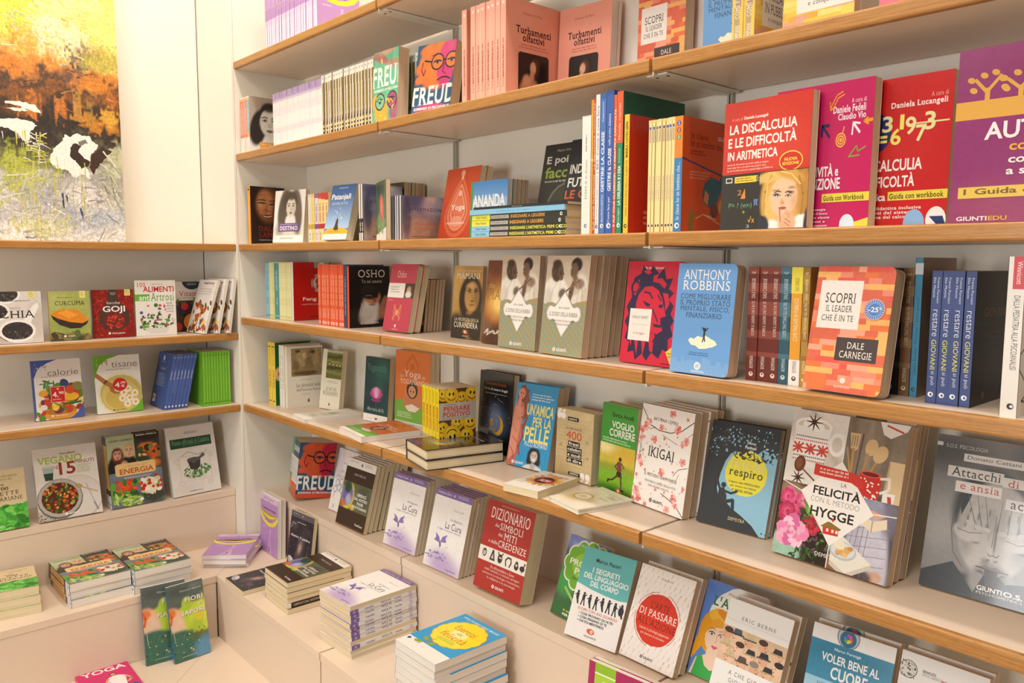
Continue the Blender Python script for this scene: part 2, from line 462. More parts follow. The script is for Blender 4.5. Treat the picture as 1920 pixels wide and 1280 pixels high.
SPECS, MESH = {}, {}
def design(key, dims, bg='f2ece6', spine=None, back=None, mat=None, pages=None, rc=0.0, hard=False):
    def deco(fn):
        SPECS[key] = (dims, bg, spine, back, mat or PRINT, pages or PG_CREAM, rc, hard, fn); return fn
    return deco
def meshes(key):
    if key not in MESH:
        (w, h, t), bg, spine, back, mat, pages, rc, hard, fn = SPECS[key]
        a = Art(w, h, t, rc, bg, spine, back); fn(a)
        MESH[key] = book_meshes(a, mat, pages, hard) + (t, hard)
    return MESH[key]
def rot_of(yaw, lean, roll=0.0):
    return Matrix.Rotation(rad(yaw), 4, 'Z') @ Matrix.Rotation(rad(-lean), 4, 'X') @ Matrix.Rotation(rad(roll), 4, 'Y')
BOOKS = []
def book(key, x, y, z, yaw, lean, label, group=None, roll=0.0, flat=False, cat='book', name=None):
    """x, y, z = lower spine-side corner of the front cover; flat books lie face up with the cover at height z"""
    me, mp, t, hard = meshes(key)
    M = rot_of(yaw, lean, roll)
    r = bpy.data.objects.new(name or ('hardcover_book' if hard else 'paperback_book'), None)
    r.empty_display_size = 0.02; COL.objects.link(r)
    off = M @ Vector((0, t, 0)) if flat else Vector((0, 0, 0))
    r.location = Vector((x, y, z)) + off
    r.rotation_euler = M.to_euler()
    for nm, m in (('cover', me), ('pages', mp)):
        o = bpy.data.objects.new(nm, m); COL.objects.link(o); o.parent = r
        if flat: o.location = (0, -t, 0)
    tag(r, label, cat, group); BOOKS.append(r)
    return r
ORD = ('first second third fourth fifth sixth seventh eighth ninth tenth eleventh twelfth thirteenth fourteenth fifteenth sixteenth seventeenth eighteenth '
       'nineteenth twentieth twenty-first twenty-second twenty-third twenty-fourth twenty-fifth twenty-sixth').split()
def stack_back(key, pose, n, label, copy_label, group, step=None):
    """n copies leaning one behind the other; copy_label has {} for the ordinal"""
    x, y, z, yaw, lean = pose[:5]; t = SPECS[key][0][2]; d = (step or t + .0011) / math.cos(rad(lean))
    nx, ny = -math.sin(rad(yaw)), math.cos(rad(yaw)); R = random.Random(len(BOOKS))
    for k in range(n):
        j = 0 if k == 0 else R.uniform(-.002, .002)
        book(key, x + nx * d * k + ny * j, y + ny * d * k - nx * j, z, yaw, lean, label if k == 0 else copy_label.format(ORD[k]), group if n > 1 else None)
def row(keys, xs, y, z, label, group, R=None, tilt=0.0):
    """books side by side, spines to the viewer (yaw 90): xs = boundaries along the shelf"""
    R = random.Random(len(BOOKS) + 5); n = len(xs) - 1
    for k in range(n):
        key = keys[k] if isinstance(keys, (list, tuple)) else keys
        lb = label[k] if isinstance(label, (list, tuple)) else label.format(ORD[k])
        book(key, xs[k + 1], y + R.uniform(0, .003), z, 90, tilt, lb, group)
def pile(key, pose, n, labels, group, flips=(), jit=0.003, jy=1.2):
    """flat pile, pose = cover corner of the TOP book; labels from top to bottom"""
    x, y, z, yaw = pose[:4]; (w, h, t) = SPECS[key][0]; R = random.Random(len(BOOKS) + 9)
    for k in range(n):
        a = yaw + (0 if k == 0 else R.uniform(-jy, jy)); px, py = x, y
        if k: px += R.uniform(-jit, jit); py += R.uniform(-jit, jit)
        if k in flips:
            M = rot_of(a, 0); c = M @ Vector((w, h, 0)); px += c.x; py += c.y; a += 180
        book(key, px, py, z - k * t * 1.004, a, 90, labels[k] if not isinstance(labels, str) else labels.format(ORD[k]), group if n > 1 else None, flat=True)
def linspace(a, b, n): return [a + (b - a) * i / n for i in range(n + 1)]

# ------------------------------------------------------------------ shop shell and shelving
L1, L2, L3, L4, L5 = 2.067, 1.7577, 1.4481, 1.1916, 0.8813
LL4, LL5, ZA, ZB, ZC = 1.1372, 0.8813, 0.56, 0.3656, 0.1574
DEP = 0.265
def simple(name, x0, y0, z0, x1, y1, z1, mat, parent=None, bevel=0.0):
    V, F = [], []; boxm(V, F, x0, y0, z0, x1, y1, z1); return mesh_obj(name, V, F, mat, parent, bevel)
struct(simple('floor', -0.6, -4.6, -0.05, 5.2, 0.45, 0.0, FLOORM))
struct(simple('ceiling', -0.6, -4.6, 3.0, 5.2, 0.45, 3.05, WALLP))
struct(simple('wall_back', -0.6, 0.30, 0.0, 5.2, 0.40, 3.0, WALLP))
struct(simple('wall_left', -0.45, -4.6, 0.0, -0.35, 0.30, 3.0, WALLP))

def place(o, loc): o.location = loc; return o
BAY = (('left', 'left'), ('middle', 'middle'), ('right', 'right'))
LEV = ((L1, 'topmost'), (L2, 'second'), (L3, 'third'), (L4, 'fourth'), (L5, 'fifth'))
def edge_profile(x0, x1, rz=0.0045):
    """rounded front edging, profile in YZ extruded along X; front at y=0, top at z=0"""
    pr = [(0.011, 0.0), (rz, 0.0)] + [(rz - rz * math.sin(a), -rz + rz * math.cos(a)) for a in np.linspace(0.2, 1.57, 6)] + \
         [(rz - rz * math.cos(a), -0.0248 + rz - rz * math.sin(a)) for a in np.linspace(0, 1.57, 7)] + [(0.011, -0.0248)]
    n = len(pr); V = [(x0, y, z) for y, z in pr] + [(x1, y, z) for y, z in pr]
    F = [list(range(n)), list(range(2 * n - 1, n - 1, -1))] + [[(k + 1) % n, k, k + n, (k + 1) % n + n] for k in range(n)]
    return V, F
def shelf(name_label, length, loc, rotz, depth=0.252, group=None):
    r = empty('shelf', loc); r.rotation_euler = (0, 0, rotz)
    V, F = [], []; boxm(V, F, 0, 0.0111, -0.0244, length, depth, 0)
    mesh_obj('board', V, F, LAM_BEIGE, r)
    V, F = edge_profile(0, length); o = mesh_obj('edging', V, F, OAK, r); o['label'] = 'beech wood edging'
    for p in o.data.polygons: p.use_smooth = False
    tag(r, name_label, 'shelf', group)
    return r
for z, ln in LEV:
    for b, (bn, _) in enumerate(BAY):
        if ln == 'topmost' and b == 2: pass
        shelf('%s shelf from the top in the %s bay of the long wall bookcase' % (ln if ln != 'topmost' else 'highest visible', bn), 0.892 if b else 0.894, (b * 0.9 + (0.004 if b else 0.002), 0, z), 0)
shelf('shelf under the abstract painting on the left wall', 0.885, (0, -0.897, L3), rad(90), 0.29)
shelf('left wall shelf holding superfood and vitamin books', 0.885, (0, -0.897, LL4), rad(90), 0.29)
shelf('left wall shelf holding calorie and herbal tea books', 0.885, (0, -0.897, L5), rad(90), 0.29)

def bracket(x, z, label):
    r = empty('shelf_bracket', (x, 0, z))
    V, F = [], []
    boxm(V, F, 0.0002, 0.006, -0.030, 0.0026, 0.25, -0.002)
    mesh_obj('web_plate', V, F, METAL_W, r)
    for s in (-1, 1):
        V, F = [], []
        x0, x1 = (-0.0215, 0.0002) if s < 0 else (0.0026, 0.0245)
        boxm(V, F, x0, 0.016, -0.0285, x1, 0.25, -0.0255); mesh_obj('flange', V, F, METAL_W, r, 0.0006)
        V, F = [], []
        pts = [(x0 * .5 + x1 * .5 + 0.003 * math.cos(a), 0.034 + 0.0042 * math.sin(a)) for a in np.linspace(0, 2 * math.pi, 11)[:-1]]
        n = len(pts); V = [(px, py, -0.0287) for px, py in pts] + [(px, py, -0.0283) for px, py in pts]
        F = [list(range(n - 1, -1, -1)), list(range(n, 2 * n))] + [[k, (k + 1) % n, (k + 1) % n + n, k + n] for k in range(n)]
        mesh_obj('screw_hole', V, F, DARK, r)
    tag(r, label, 'bracket')
for z, ln in LEV:
    for x, jn in ((0.9, 'left and middle'), (1.8, 'middle and right')):
        bracket(x, z, 'white metal bracket between the %s bays at the %s shelf' % (jn, ln))
def upright(x, label):
    r = empty('shelf_upright', (x, 0.2535, ZA + 0.0006))
    for q in (-1, 1):
        V, F = [], []; boxm(V, F, q * 0.0036 - 0.0022, 0, 0, q * 0.0036 + 0.0022, 0.011, 2.2); mesh_obj('rail', V, F, METAL_G, r)
    V, F = [], []; boxm(V, F, -0.0014, 0.004, 0, 0.0014, 0.0108, 2.2); mesh_obj('slot', V, F, DARK, r)
    tag(r, label, 'upright')
upright(0.9, 'slotted metal upright between left and middle bays, behind the shelves')
upright(1.8, 'slotted metal upright between middle and right bays, behind the shelves')
for b, (bn, _) in enumerate(BAY):
    tag(simple('back_panel', b * 0.9 + 0.001, 0.2655, ZB, b * 0.9 + 0.899, 0.2755, 2.75, LAM_CREAM), 'cream back panel of the %s bay of the long bookcase' % bn, 'panel')
tag(simple('side_panel', -0.0092, 0.0006, ZB, 0.0, 0.2755, 2.75, LAM_CREAM, None, 0.0008), 'cream side panel closing the long bookcase at the corner', 'panel')
tag(simple('side_panel', 2.702, 0.0006, 0, 2.711, 0.2755, 2.75, LAM_CREAM, None, 0.0008), 'cream side panel at the right end of the long bookcase', 'panel')
tag(simple('side_panel', -0.303, -0.0092, ZB, 0.0, -0.0003, 2.75, LAM_CREAM, None, 0.0008), 'cream side panel closing the left wall bookcase at the corner', 'panel')
tag(simple('back_panel', -0.303, -0.90, ZB, -0.293, -0.0135, 2.75, LAM_CREAM), 'cream back panel of the left wall bookcase behind the painting', 'panel')
# stepped display benches
def poly_slab(name, pts, z0, z1, mat, parent, bevel=0.0006):
    n = len(pts); V = [(x, y, z0) for x, y in pts] + [(x, y, z1) for x, y in pts]
    F = [list(range(n - 1, -1, -1)), list(range(n, 2 * n))] + [[k, (k + 1) % n, (k + 1) % n + n, k + n] for k in range(n)]
    return mesh_obj(name, V, F, mat, parent, bevel, 1)
TH = 0.0225
def step(label, pts, front, z0, z1):
    """pts = outline of the top (counter-clockwise), front = the two riser ends"""
    x, y = sum(p[0] for p in pts) / len(pts), sum(p[1] for p in pts) / len(pts)
    r = empty('display_step', (x, y, z0))
    poly_slab('top', [(px - x, py - y) for px, py in pts], z1 - TH - z0, z1 - z0, LAM_SAND, r)
    (ax, ay), (bx, by) = front; dx, dy = bx - ax, by - ay; L = math.hypot(dx, dy); nx, ny = -dy / L, dx / L
    q = [(ax + nx * .002, ay + ny * .002), (bx + nx * .002, by + ny * .002), (bx + nx * .016, by + ny * .016), (ax + nx * .016, ay + ny * .016)]
    poly_slab('riser', [(px - x, py - y) for px, py in q], 0, z1 - TH - 0.0008 - z0, LAM_SAND, r)
    tag(r, label, 'display step'); return r
YA, YB, XA, XB = 0.0604, -0.198, -0.069, 0.2105
for b, (bn, _) in enumerate(BAY):
    x0, x1 = b * 0.9 + (0.003 if b else 0.001), b * 0.9 + 0.897
    step('upper display step under the %s bay of the long bookcase' % bn, [(x0, YA), (x1, YA), (x1, 0.2650), (x0, 0.2650)], ((x0, YA), (x1, YA)), ZB, ZA)
    if b == 0: pts = [(XB, YB), (x1, YB), (x1, YA + 0.014), (-0.048, YA + 0.014)]; fr = ((XB, YB), (x1, YB))
    else: pts = [(x0, YB), (x1, YB), (x1, YA + .014), (x0, YA + .014)]; fr = ((x0, YB), (x1, YB))
    step('middle display step under the %s bay of the long bookcase' % bn, pts, fr, ZC, ZB)
step('upper display step under the left wall bookcase', [(XA, -0.897), (XA, -0.0105), (-0.292, -0.0105), (-0.292, -0.897)], ((XA, -0.897), (XA, -0.0105)), ZB, ZA)
step('middle display step below the left wall bookcase', [(XB, -0.897), (XB, YB - 0.0008), (-0.0495, YA + 0.0130), (XA - 0.012, YA + 0.0130), (XA - 0.012, -0.897)], ((XB, -0.897), (XB, YB - 0.001)), ZC, ZB)
d = 0.36
step('lowest display step along the long bookcase', [(XB + d, YB - d), (2.697, YB - d), (2.697, YB + .012), (XB, YB + .012), (XB, YB)], ((XB + d, YB - d), (2.697, YB - d)), 0, ZC)
step('lowest display step along the left wall bookcase', [(XB + d, -0.897), (XB + d, YB - d - 0.001), (XB, YB - 0.001), (XB - .012, YB - .001), (XB - .012, -0.897)], ((XB + d, -0.897), (XB + d, YB - d - 0.001)), 0, ZC)
# ------------------------------------------------------------------ cover designs
W_, BLK = 'f3ede7', '1d1a18'
Q = lambda a: a.h / a.w
FOOD = ['c8432a', 'e07b2c', '6f8f3a', '3f6b2e', 'e9d9b0', 'd9b04a', '8f2f22', 'f0e6d0']
def veg(a, box, n, seed, size=(.03, .07), cols=FOOD):
    a.sc(n, box, size, cols, seed, (.5, 1), m=.25)
def G(a, u, v, c, bg='f2ece6', z=.035, nm='GIUNTI'): a.logo(u, v, z, c, bg, nm)

# ---- highest shelf / second shelf
@design('lilac', (.145, .205, .0146), 'b88cc6', 'b48ac4', 'c6a4d0', PRINT, PG_WHITE)
def _(a):
    a.r(0, 0, 1, .1, 'd5bfdd').g(.2, .03, .8, .07, 1, '8a6a9a', 2).e(.5, .09, .02, '4a3a5a')
    a.p([(0, .27), (.12, .36), (.3, .43), (.5, .455), (.7, .43), (.88, .36), (1, .27), (1, .36), (.88, .45), (.7, .5), (.5, .52), (.3, .5), (.12, .45), (0, .36)], 'f0df3a')
    a.p([(0, .29), (.15, .33), (.5, .40), (.85, .33), (1, .29), (1, .30), (.5, .34), (0, .30)], 'f0df3a')
    a.t('Il manuale del risveglio', .12, .20, .88, .26, '5a2b5e', 'b').g(.28, .37, .72, .44, 2, '7a5a2a', 4, cen=True)
    a.p([(.55, .56), (.62, .56), (.58, .72), (.66, 1), (.34, 1), (.46, .86), (.54, .72)], 'd0addb').p([(.36, 1), (.5, .86), (.56, .72), (.6, .72), (.56, .86), (.5, 1)], 'c39fd0')
    a.e(.53, .88, .018, '2a1a2a').l([(.53, .9), (.51, .95)], .03, 'b03040').g(.12, .54, .4, .57, 1, 'e8d8f0', 3)
    a.side = 's'; a.r(0, 0, 1, .12, 'e0d2e6').r(.2, .03, .8, .06, 'a88ab8')
    a.r(.06, .46, .94, 1, 'd9c3e0').g(.2, .48, .85, .98, 2, 'f4ecf6', 7, .6, rot=90).r(0, .13, 1, .3, 'bb95ca')
    a.r(0, 0, .05, 1, '9a72ac')
@design('portrait', (.14, .187, .0186), 'cfc9c2', 'e9e4dc', None, PRINT, PG_WHITE)
def _(a):
    a.P(0, 0, 1, 1, 34, 44, 'b9a99c', [(.5, .1, .6, .5, 'a08c80', .6, .8), (.5, 1.0, .75, .5, 'e5e2dd', 1, .2), (.22, .55, .24, .5, '2b2521', 1, .25, 12), (.82, .5, .14, .4, '3a322d', .8, .3)] +
        head(.52, .43, .36, Q(a), 'dcd6ce', '2a2421', 0, '5a5450', '6a6058', .2, 1.15), .05, 3); feat(a, .52, .45, .36, '3a3430', '7a706a', '1a1614', 'e8e4de', '8a827a')
    a.r(.25, .80, .98, .95, 'e79b3c').t('AUTOBIOGRAFIA DI', .30, .82, .93, .86, 'f8e6c4').t('UNO YOGI', .30, .88, .93, .925, 'f8e6c4')
    a.side = 's'; a.r(.08, .06, .92, .62, '7fb0c4').r(.08, .03, .92, .07, 'e6b25a').r(.08, .62, .92, .72, 'e6b25a').g(.2, .08, .8, .6, 2, 'dfeaf0', 2, .5, rot=90)
@design('portrait_red', (.14, .187, .0186), 'cfc9c2', 'e9e4dc')
def _(a):
    a.side = 's'; a.r(.08, .04, .92, .72, 'df7a55').r(.08, .02, .92, .06, 'e6b25a').g(.2, .08, .8, .66, 2, 'f4dccc', 3, .5, rot=90)
def cura_front(a):
    a.P(0, .0, 1, 1, 20, 26, 'f1ecea', [(.45, .86, .5, .28, 'b9a2cc', .8, .9), (.6, .96, .7, .3, 'c0a6d2', .9, .8)], .03, 5)
    a.r(0, 0, 1, .082, '8168a8').t('Costellazione Olistica', .05, .022, .44, .055, 'e6dcf0').e(.52, .042, .026, 'cbb8e0', m=.3).g(.62, .018, .96, .06, 2, 'd8c8e8', 3)
    a.t('Myriam Lucifla', .58, .20, .84, .235, '7d6b94', 'l').t('Life Alignment', .52, .325, .84, .365, '5f5080').t('La Cura', .42, .38, .86, .465, '3d3356')
    a.t('Il viaggio di guarigione dell\'anima', .22, .475, .86, .505, '6a5a86')
    for s, y in ((-1, 0), (1, -.012)):
        a.p([(.36, .66 + y), (.36 + s * .04, .60 + y), (.36 + s * .16, .55 + y), (.36 + s * .13, .61 + y), (.36 + s * .17, .65 + y), (.36 + s * .06, .665 + y)], '8d76b4', .3)
    a.p([(.33, .655), (.38, .65), (.4, .70), (.37, .73), (.35, .69)], '6d5898').sc(10, (.45, .55, .58, .72), (.004, .01), ['a08cc0', '8d76b4'], 4)
    a.sc(40, (.04, .78, .6, .88), (.01, .04), ['7c6aa8', '9a86c0', 'b7a6d2'], 5, (.2, .5), rot=(-10, 10)).t('Gruppo Editoriale', .62, .945, .9, .97, '7a62a0')
def cura_spine(a):
    a.side = 's'; a.r(0, 0, 1, .12, '8168a8').e(.5, .06, .3, 'b9a6d4').g(.25, .2, .8, .34, 1, 'a596ba', 2, .6, rot=90).t('La Cura', .2, .45, .82, .60, '4b4068', '', 90)
    a.g(.3, .64, .75, .76, 1, '8a7aa6', 5, .6, rot=90).r(.1, .88, .9, .93, 'cfc4dc')
@design('cura', (.153, .211, .0118), 'f1ecea', 'ece6e4', None, PRINT, PG_CREAM)
def _(a): cura_front(a); cura_spine(a)
@design('cura_row', (.14, .176, .0125), 'f1ecea', 'efe9e8', None, PRINT, PG_WHITE)
def _(a):
    a.r(0, 0, 1, .1, '8168a8'); a.side = 's'; a.r(0, 0, 1, .13, 'b39ac9').r(0, .13, 1, .17, 'd2c4de').g(.2, .26, .8, .42, 2, 'cbbfd6', 2, .5, rot=90).g(.2, .62, .8, .72, 2, 'bcaaca', 3, .5, rot=90).r(0, 0, .05, 1, 'd8d0d2')
@design('gold_row', (.14, .181, .0158), '6b5534', '8a7a6a', None, PRINT, PG_WHITE)
def _(a):
    a.side = 's'; a.r(0, .0, 1, .12, 'f1ebe2').e(.5, .05, .13, '7a6a58')
    a.r(0, .12, .42, 1, 'd9cfc2').r(.42, .12, 1, .42, '8a7434').r(.42, .42, 1, .75, '6d5a48').r(.42, .75, 1, 1, '3c2618').g(.5, .16, .9, .7, 1, 'd8c070', 3, .5, rot=90)
    a.sc(14, (.5, .2, .95, .78), (.06, .12), ['c8b04a', '9a8430', '584838'], 2, (.5, 1), 'r').r(.5, .8, .92, .84, 'e3cf7a').r(.5, .87, .92, .9, 'e3cf7a')
def freud_pop(a, bg, sk, ac, seed):
    q = Q(a)
    a.P(0, 0, 1, 1, 30, 40, bg, [(.55, .3, .5, .55, sk, 1, .12), (.2, .35, .22, .16, sk, 1, .2), (.12, .5, .12, .1, sk, 1, .2), (.35, .1, .3, .14, sk, 1, .2), (.78, .32, .24, .5, ac, 1, .15), (.95, .1, .2, .2, ac, .9, .3), (.5, .95, .5, .2, ac, .8, .4)], .18, seed, cells=8)
    for cu in (.56, .92):
        a.e(cu, .27, .17, '1f1b2a'); a.e(cu, .27, .14, sk, m=.2); a.l([(cu - .1, .265), (cu, .25), (cu + .1, .268)], .03, '2a2030'); a.e(cu, .275, .035, '243a5a')
    a.l([(.7, .26), (.78, .25)], .04, '1f1b2a').l([(.22, .23), (.40, .26)], .03, '1f1b2a').l([(.74, .3), (.72, .42), (.8, .46)], .022, '8a2040').l([(.6, .53), (.7, .5), (.82, .5), (.92, .53)], .03, '3a1428')
    a.l([(.18, .25), (.16, .36), (.22, .44), (.26, .36)], .025, 'a02848').l([(.4, .18), (.55, .15)], .022, '8a2040')
    a.t('FREUD', -.02, .595, 1.08, .86, 'f5efe8', 'sb').t('SOMMARIO DI PSICOANALISI', .06, .885, .98, .925, 'f5efe8', 'b')
@design('freud_orange', (.130, .187, .034), '2f5a78', '2f5a78', None, GLOSS, PG_CREAM)
def _(a): freud_pop(a, '2f5a80', 'e8803a', 'd83a7c', 4)
@design('freud_green', (.117, .189, .034), '6fbf98', '8fd0b0', None, PRINT, PG_TAN)
def _(a):
    a.P(0, 0, 1, 1, 30, 44, '62b893', [(.3, .1, .4, .12, 'b0606c', .9, .3, 20), (.8, .2, .3, .12, 'c07a6a', .8, .4), (.35, .85, .3, .3, 'e9b040', 1, .25), (.85, .82, .2, .4, 'a84a78', .9, .3), (.15, .7, .2, .2, 'e9b040', .9, .3), (.55, .02, .4, .06, 'd88a7a', .8, .4)], .25, 8, cells=9)
    for cu in (.3, .78): a.e(cu, .70, .2, '4a2a3a').e(cu, .70, .165, '7fc09a' if cu < .5 else 'a8507c', m=.2).e(cu, .705, .05, '2a3a4a').l([(cu - .12, .66), (cu + .1, .67)], .03, '3a2a2a')
    a.sc(26, (0, .05, 1, .98), (.03, .09), ['e9b040', '3fa07c', '7a3a5a', 'f0c860'], 6, (.3, .6), 'leaf')
    a.t('FREUD', -.04, .22, 1.25, .50, 'f5efe8', 'sb').t('SOMMARIO DI PSICOANALISI', .05, .525, 1.1, .56, 'f5efe8', 'b')
def turb(a):
    a.t('Domenico De Maso', .30, .115, .66, .14, '9a5044', 's').t('Turbamenti', .18, .26, .82, .335, '3f1d1a', 'sb').t('olfattivi', .30, .335, .70, .41, '3f1d1a', 'sb').g(.2, .435, .80, .49, 2, 'b06a5a', 3, cen=True)
    a.p([(.22, .545), (.25, .52), (.75, .52), (.78, .545), (.78, .94), (.75, .965), (.25, .965), (.22, .94)], '1f1513')
    a.P(.23, .53, .77, .955, 26, 26, '201614', [(.43, .90, .21, .2, 'c98a68', 1, .35), (.38, .8, .1, .1, 'd99c7a', .9, .5), (.53, .66, .1, .15, '4a2c1c', 1, .3), (.49, .665, .06, .095, 'dba685', 1, .3), (.47, .75, .05, .08, 'cf9474', 1, .4), (.66, .87, .1, .06, '6a3038', .8, .5)], .1, 4)
SAL = 'e89a84'
@design('turb', (.17, .216, .0172), SAL, 'eda893', SAL, GLOSS, PG_WHITE)
def _(a):
    turb(a); a.side = 's'; a.g(.35, .3, .7, .8, 1, 'b2604e', 3, .7, rot=90).t('Turbamenti olfattivi', .35, .50, .68, .9, 'a5584a', 's', 90).r(0, 0, .12, 1, 'f3b9a6').e(.5, .06, .22, 'f6d8cc')
@design('turb_slim', (.147, .214, .012), SAL, 'eda893', SAL, PRINT, PG_WHITE)
def _(a): turb(a)
def bricks(a, cols, seed, nr=22):
    R = random.Random(seed); v = 0.0
    for j in range(nr):
        u = -R.uniform(0, .2); a.up()
        while u < 1:
            L = R.choice([.1, .16, .24, .32]); c = R.choice(cols)
            if c: a.raw([(u, v), (u + L, v), (u + L, v + 1 / nr + .001), (u, v + 1 / nr + .001)], [a.c(c, .05)] * 4)
            u += L
        a.k -= .8; v += 1 / nr
    a.up()
BR = ['d9664c', 'd9664c', 'd9664c', 'e0574a', 'efb266', 'f0a184', 'e98a70', 'e6753f']
def scopri(a, sticker=True):
    bricks(a, BR, 5); a.r(.07, .115, .62, .50, 'eee6de', m=.04).t('SCOPRI', .15, .215, .545, .295, '2b2422', 's').t('IL LEADER', .17, .315, .52, .365, '2b2422', 's').t('CHE È IN TE', .13, .38, .545, .44, '2b2422', 's')
    a.r(.37, .565, .90, .75, '463a38').t('DALE', .52, .60, .73, .65, 'f0e4dc', 's').t('CARNEGIE', .43, .67, .84, .725, 'f0e4dc', 's')
    a.e(.52, .905, .035, 'f2d8c8').t('BOMPIANI', .42, .945, .62, .965, 'f2d8c8', 's')
@design('scopri', (.124, .195, .029), 'd9664c', 'd9664c', None, PRINT, PG_TAN, .011)
def _(a): scopri(a)
def robbins(a):
    a.t('ANTHONY', .10, .055, .90, .145, 'f2ede8', 's').t('ROBBINS', .10, .155, .90, .24, 'f2ede8', 's')
    for i, (s, x0, x1) in enumerate((('COME MIGLIORARE', .08, .93), ('IL PROPRIO STATO', .08, .93), ('MENTALE, FISICO,', .09, .93), ('FINANZIARIO', .20, .81))):
        a.t(s, x0, .275 + i * .057, x1, .322 + i * .057, '34485e', 's')
    a.p([(.28, .70), (.32, .675), (.38, .685), (.44, .655), (.52, .665), (.57, .645), (.66, .67), (.74, .69), (.78, .72), (.70, .745), (.58, .765), (.48, .77), (.42, .745), (.34, .74)], 'f4edcf', .08)
    a.l([(.55, .60), (.55, .66)], .03, '2a2a30').l([(.55, .615), (.51, .575)], .018, '2a2a30').l([(.55, .615), (.60, .58)], .018, '2a2a30').l([(.55, .655), (.53, .705)], .018, '2a2a30').l([(.55, .655), (.57, .70)], .018, '2a2a30').e(.55, .59, .02, '2a2a30')
    a.g(.30, .80, .66, .84, 2, '44709c', 6, cen=True)
    R = random.Random(3); u = 0
    while u < 1: x = R.uniform(.04, .1); a.r(u, .93 - R.uniform(.02, .09), u + x, 1, '7aa8d8', m=.03); a.k -= .9; u += x
    a.up()
    a.e(.48, .925, .055, 'f2ece0').e(.48, .925, .035, 'b8c8d8', m=.4).t('BOMPIANI', .38, .965, .60, .985, 'e8eef4', 's')
@design('robbins', (.126, .198, .027), '6a9fd8', '6a9fd8', None, PRINT, PG_TAN, .011)
def _(a): robbins(a)
YB_ = ['ecc04a', 'f2d878', 'e7a43c', 'd9a08a', 'f0cf5a', 'e8b24a']
@design('parlare', (.124, .19, .0215), 'ecc04a', 'e8c860', None, PRINT, PG_TAN, .008)
def _(a):
    bricks(a, YB_, 9); a.r(.2, .2, .98, .76, 'ece4dc').t('COME', .34, .30, .84, .42, '2b2422', 's').t('PARLARE', .30, .44, .88, .52, '2b2422', 's').t('IN PUBBLICO', .26, .55, .94, .64, '2b2422', 's').t('e conquistare', .36, .67, .86, .72, '2b2422', 's')
    a.side = 's'; a.r(.12, 0, .55, .3, 'c9b060').r(.3, .3, .8, .6, 'a88a80').r(.2, .6, .7, 1, 'b8a070').t('BOMPIANI', .3, .76, .7, .92, 'f2ead8', 's', 90).t('COME PARLARE IN PUBBLICO', .3, .1, .7, .7, 'f2ead8', 's', 90)
@design('pink_plain', (.13, .19, .02), 'e8788c', 'e8788c')
def _(a): a.g(.15, .1, .85, .2, 2, 'f6d8dc', 3)

# ---- third shelf
@design('dalai', (.132, .20, .02), '2a1a14', 'f0a92c', None, PRINT, PG_WHITE)
def _(a):
    a.P(0, 0, 1, .66, 40, 40, '2a1812', [(.5, .32, .42, .55, '7a4526', 1, .35), (.42, .3, .3, .45, 'c07f52', .95, .4), (.3, .28, .12, .2, 'e0a674', .7, .8), (.42, .42, .12, .12, 'a8623a', .8, .7), (.34, .29, .09, .022, '2a140c', 1, .5), (.62, .3, .09, .022, '2a140c', 1, .5), (.33, .24, .13, .02, '3a2014', .8, .6), (.64, .25, .13, .02, '3a2014', .8, .6), (.48, .5, .2, .035, '5a2418', .95, .5), (.48, .53, .14, .02, 'd8a890', .6, .6), (.72, .4, .14, .3, '3a1e14', .7, .8)], .06, 2)
    a.l([(.20, .285), (.32, .27), (.44, .29)], .022, '2a140c').l([(.54, .30), (.66, .285), (.76, .31)], .022, '2a140c').l([(.2, .235), (.32, .215), (.45, .235)], .018, '3a2014').l([(.55, .24), (.68, .23), (.78, .26)], .018, '3a2014').l([(.48, .3), (.46, .38), (.42, .41), (.52, .425), (.6, .41)], .014, '5a2c18').p([(.28, .475), (.46, .5), (.68, .48), (.62, .535), (.46, .555), (.34, .53)], '6a2a1c').p([(.32, .492), (.46, .512), (.64, .495), (.58, .52), (.46, .53), (.38, .52)], 'd8c0a8').l([(.22, .4), (.26, .5), (.34, .58)], .012, '6a3820').l([(.72, .42), (.72, .52), (.64, .59)], .012, '4a2414').l([(.22, .15), (.5, .13), (.74, .17)], .008, '8a5430').t('DALAI', .22, .68, .78, .77, '8a2622', 'sb').t('LAMA', .22, .79, .78, .88, '8a2622', 'sb').g(.22, .91, .75, .95, 1, 'b0a8a0', 2)
    a.side = 's'; a.r(.75, 0, 1, 1, 'e07a20').e(.4, .06, .2, '3a2410').g(.3, .15, .6, .6, 1, 'fbdc90', 3, .6, rot=90)
@design('destino', (.152, .17, .018), 'f1ebe5', 'f1ebe5', None, PRINT, PG_CREAM)
def _(a):
    a.P(0, 0, 1, .86, 40, 44, 'ece5de', [(.55, .9, .55, .4, 'd8cfc6', 1, .4), (.32, .35, .22, .55, '5c5044', 1, .3, 10), (.74, .4, .2, .6, '6a5c50', 1, .3, -8), (.52, .22, .26, .26, '4c4238', 1, .25), (.55, .62, .2, .24, 'e9e2da', 1, .3), (.2, .75, .22, .2, '8a7c70', .6, .7)] + head(.55, .32, .22, Q(a), 'ddd0c2', '4c4238', 0, '5a4c42', '7a6658', .25, 1.05), .06, 4); feat(a, .55, .33, .22, '4a3e36', '8a7466', '2a2420', 'e0d6ca', '8a7a6c')
    a.r(.17, .63, .84, .79, '6b4f86').g(.22, .645, .8, .67, 1, 'd8cce4', 2).t('DESTINO', .22, .685, .80, .765, 'f4eef4', 'sb').g(.25, .9, .75, .95, 1, 'b0a49a', 5)
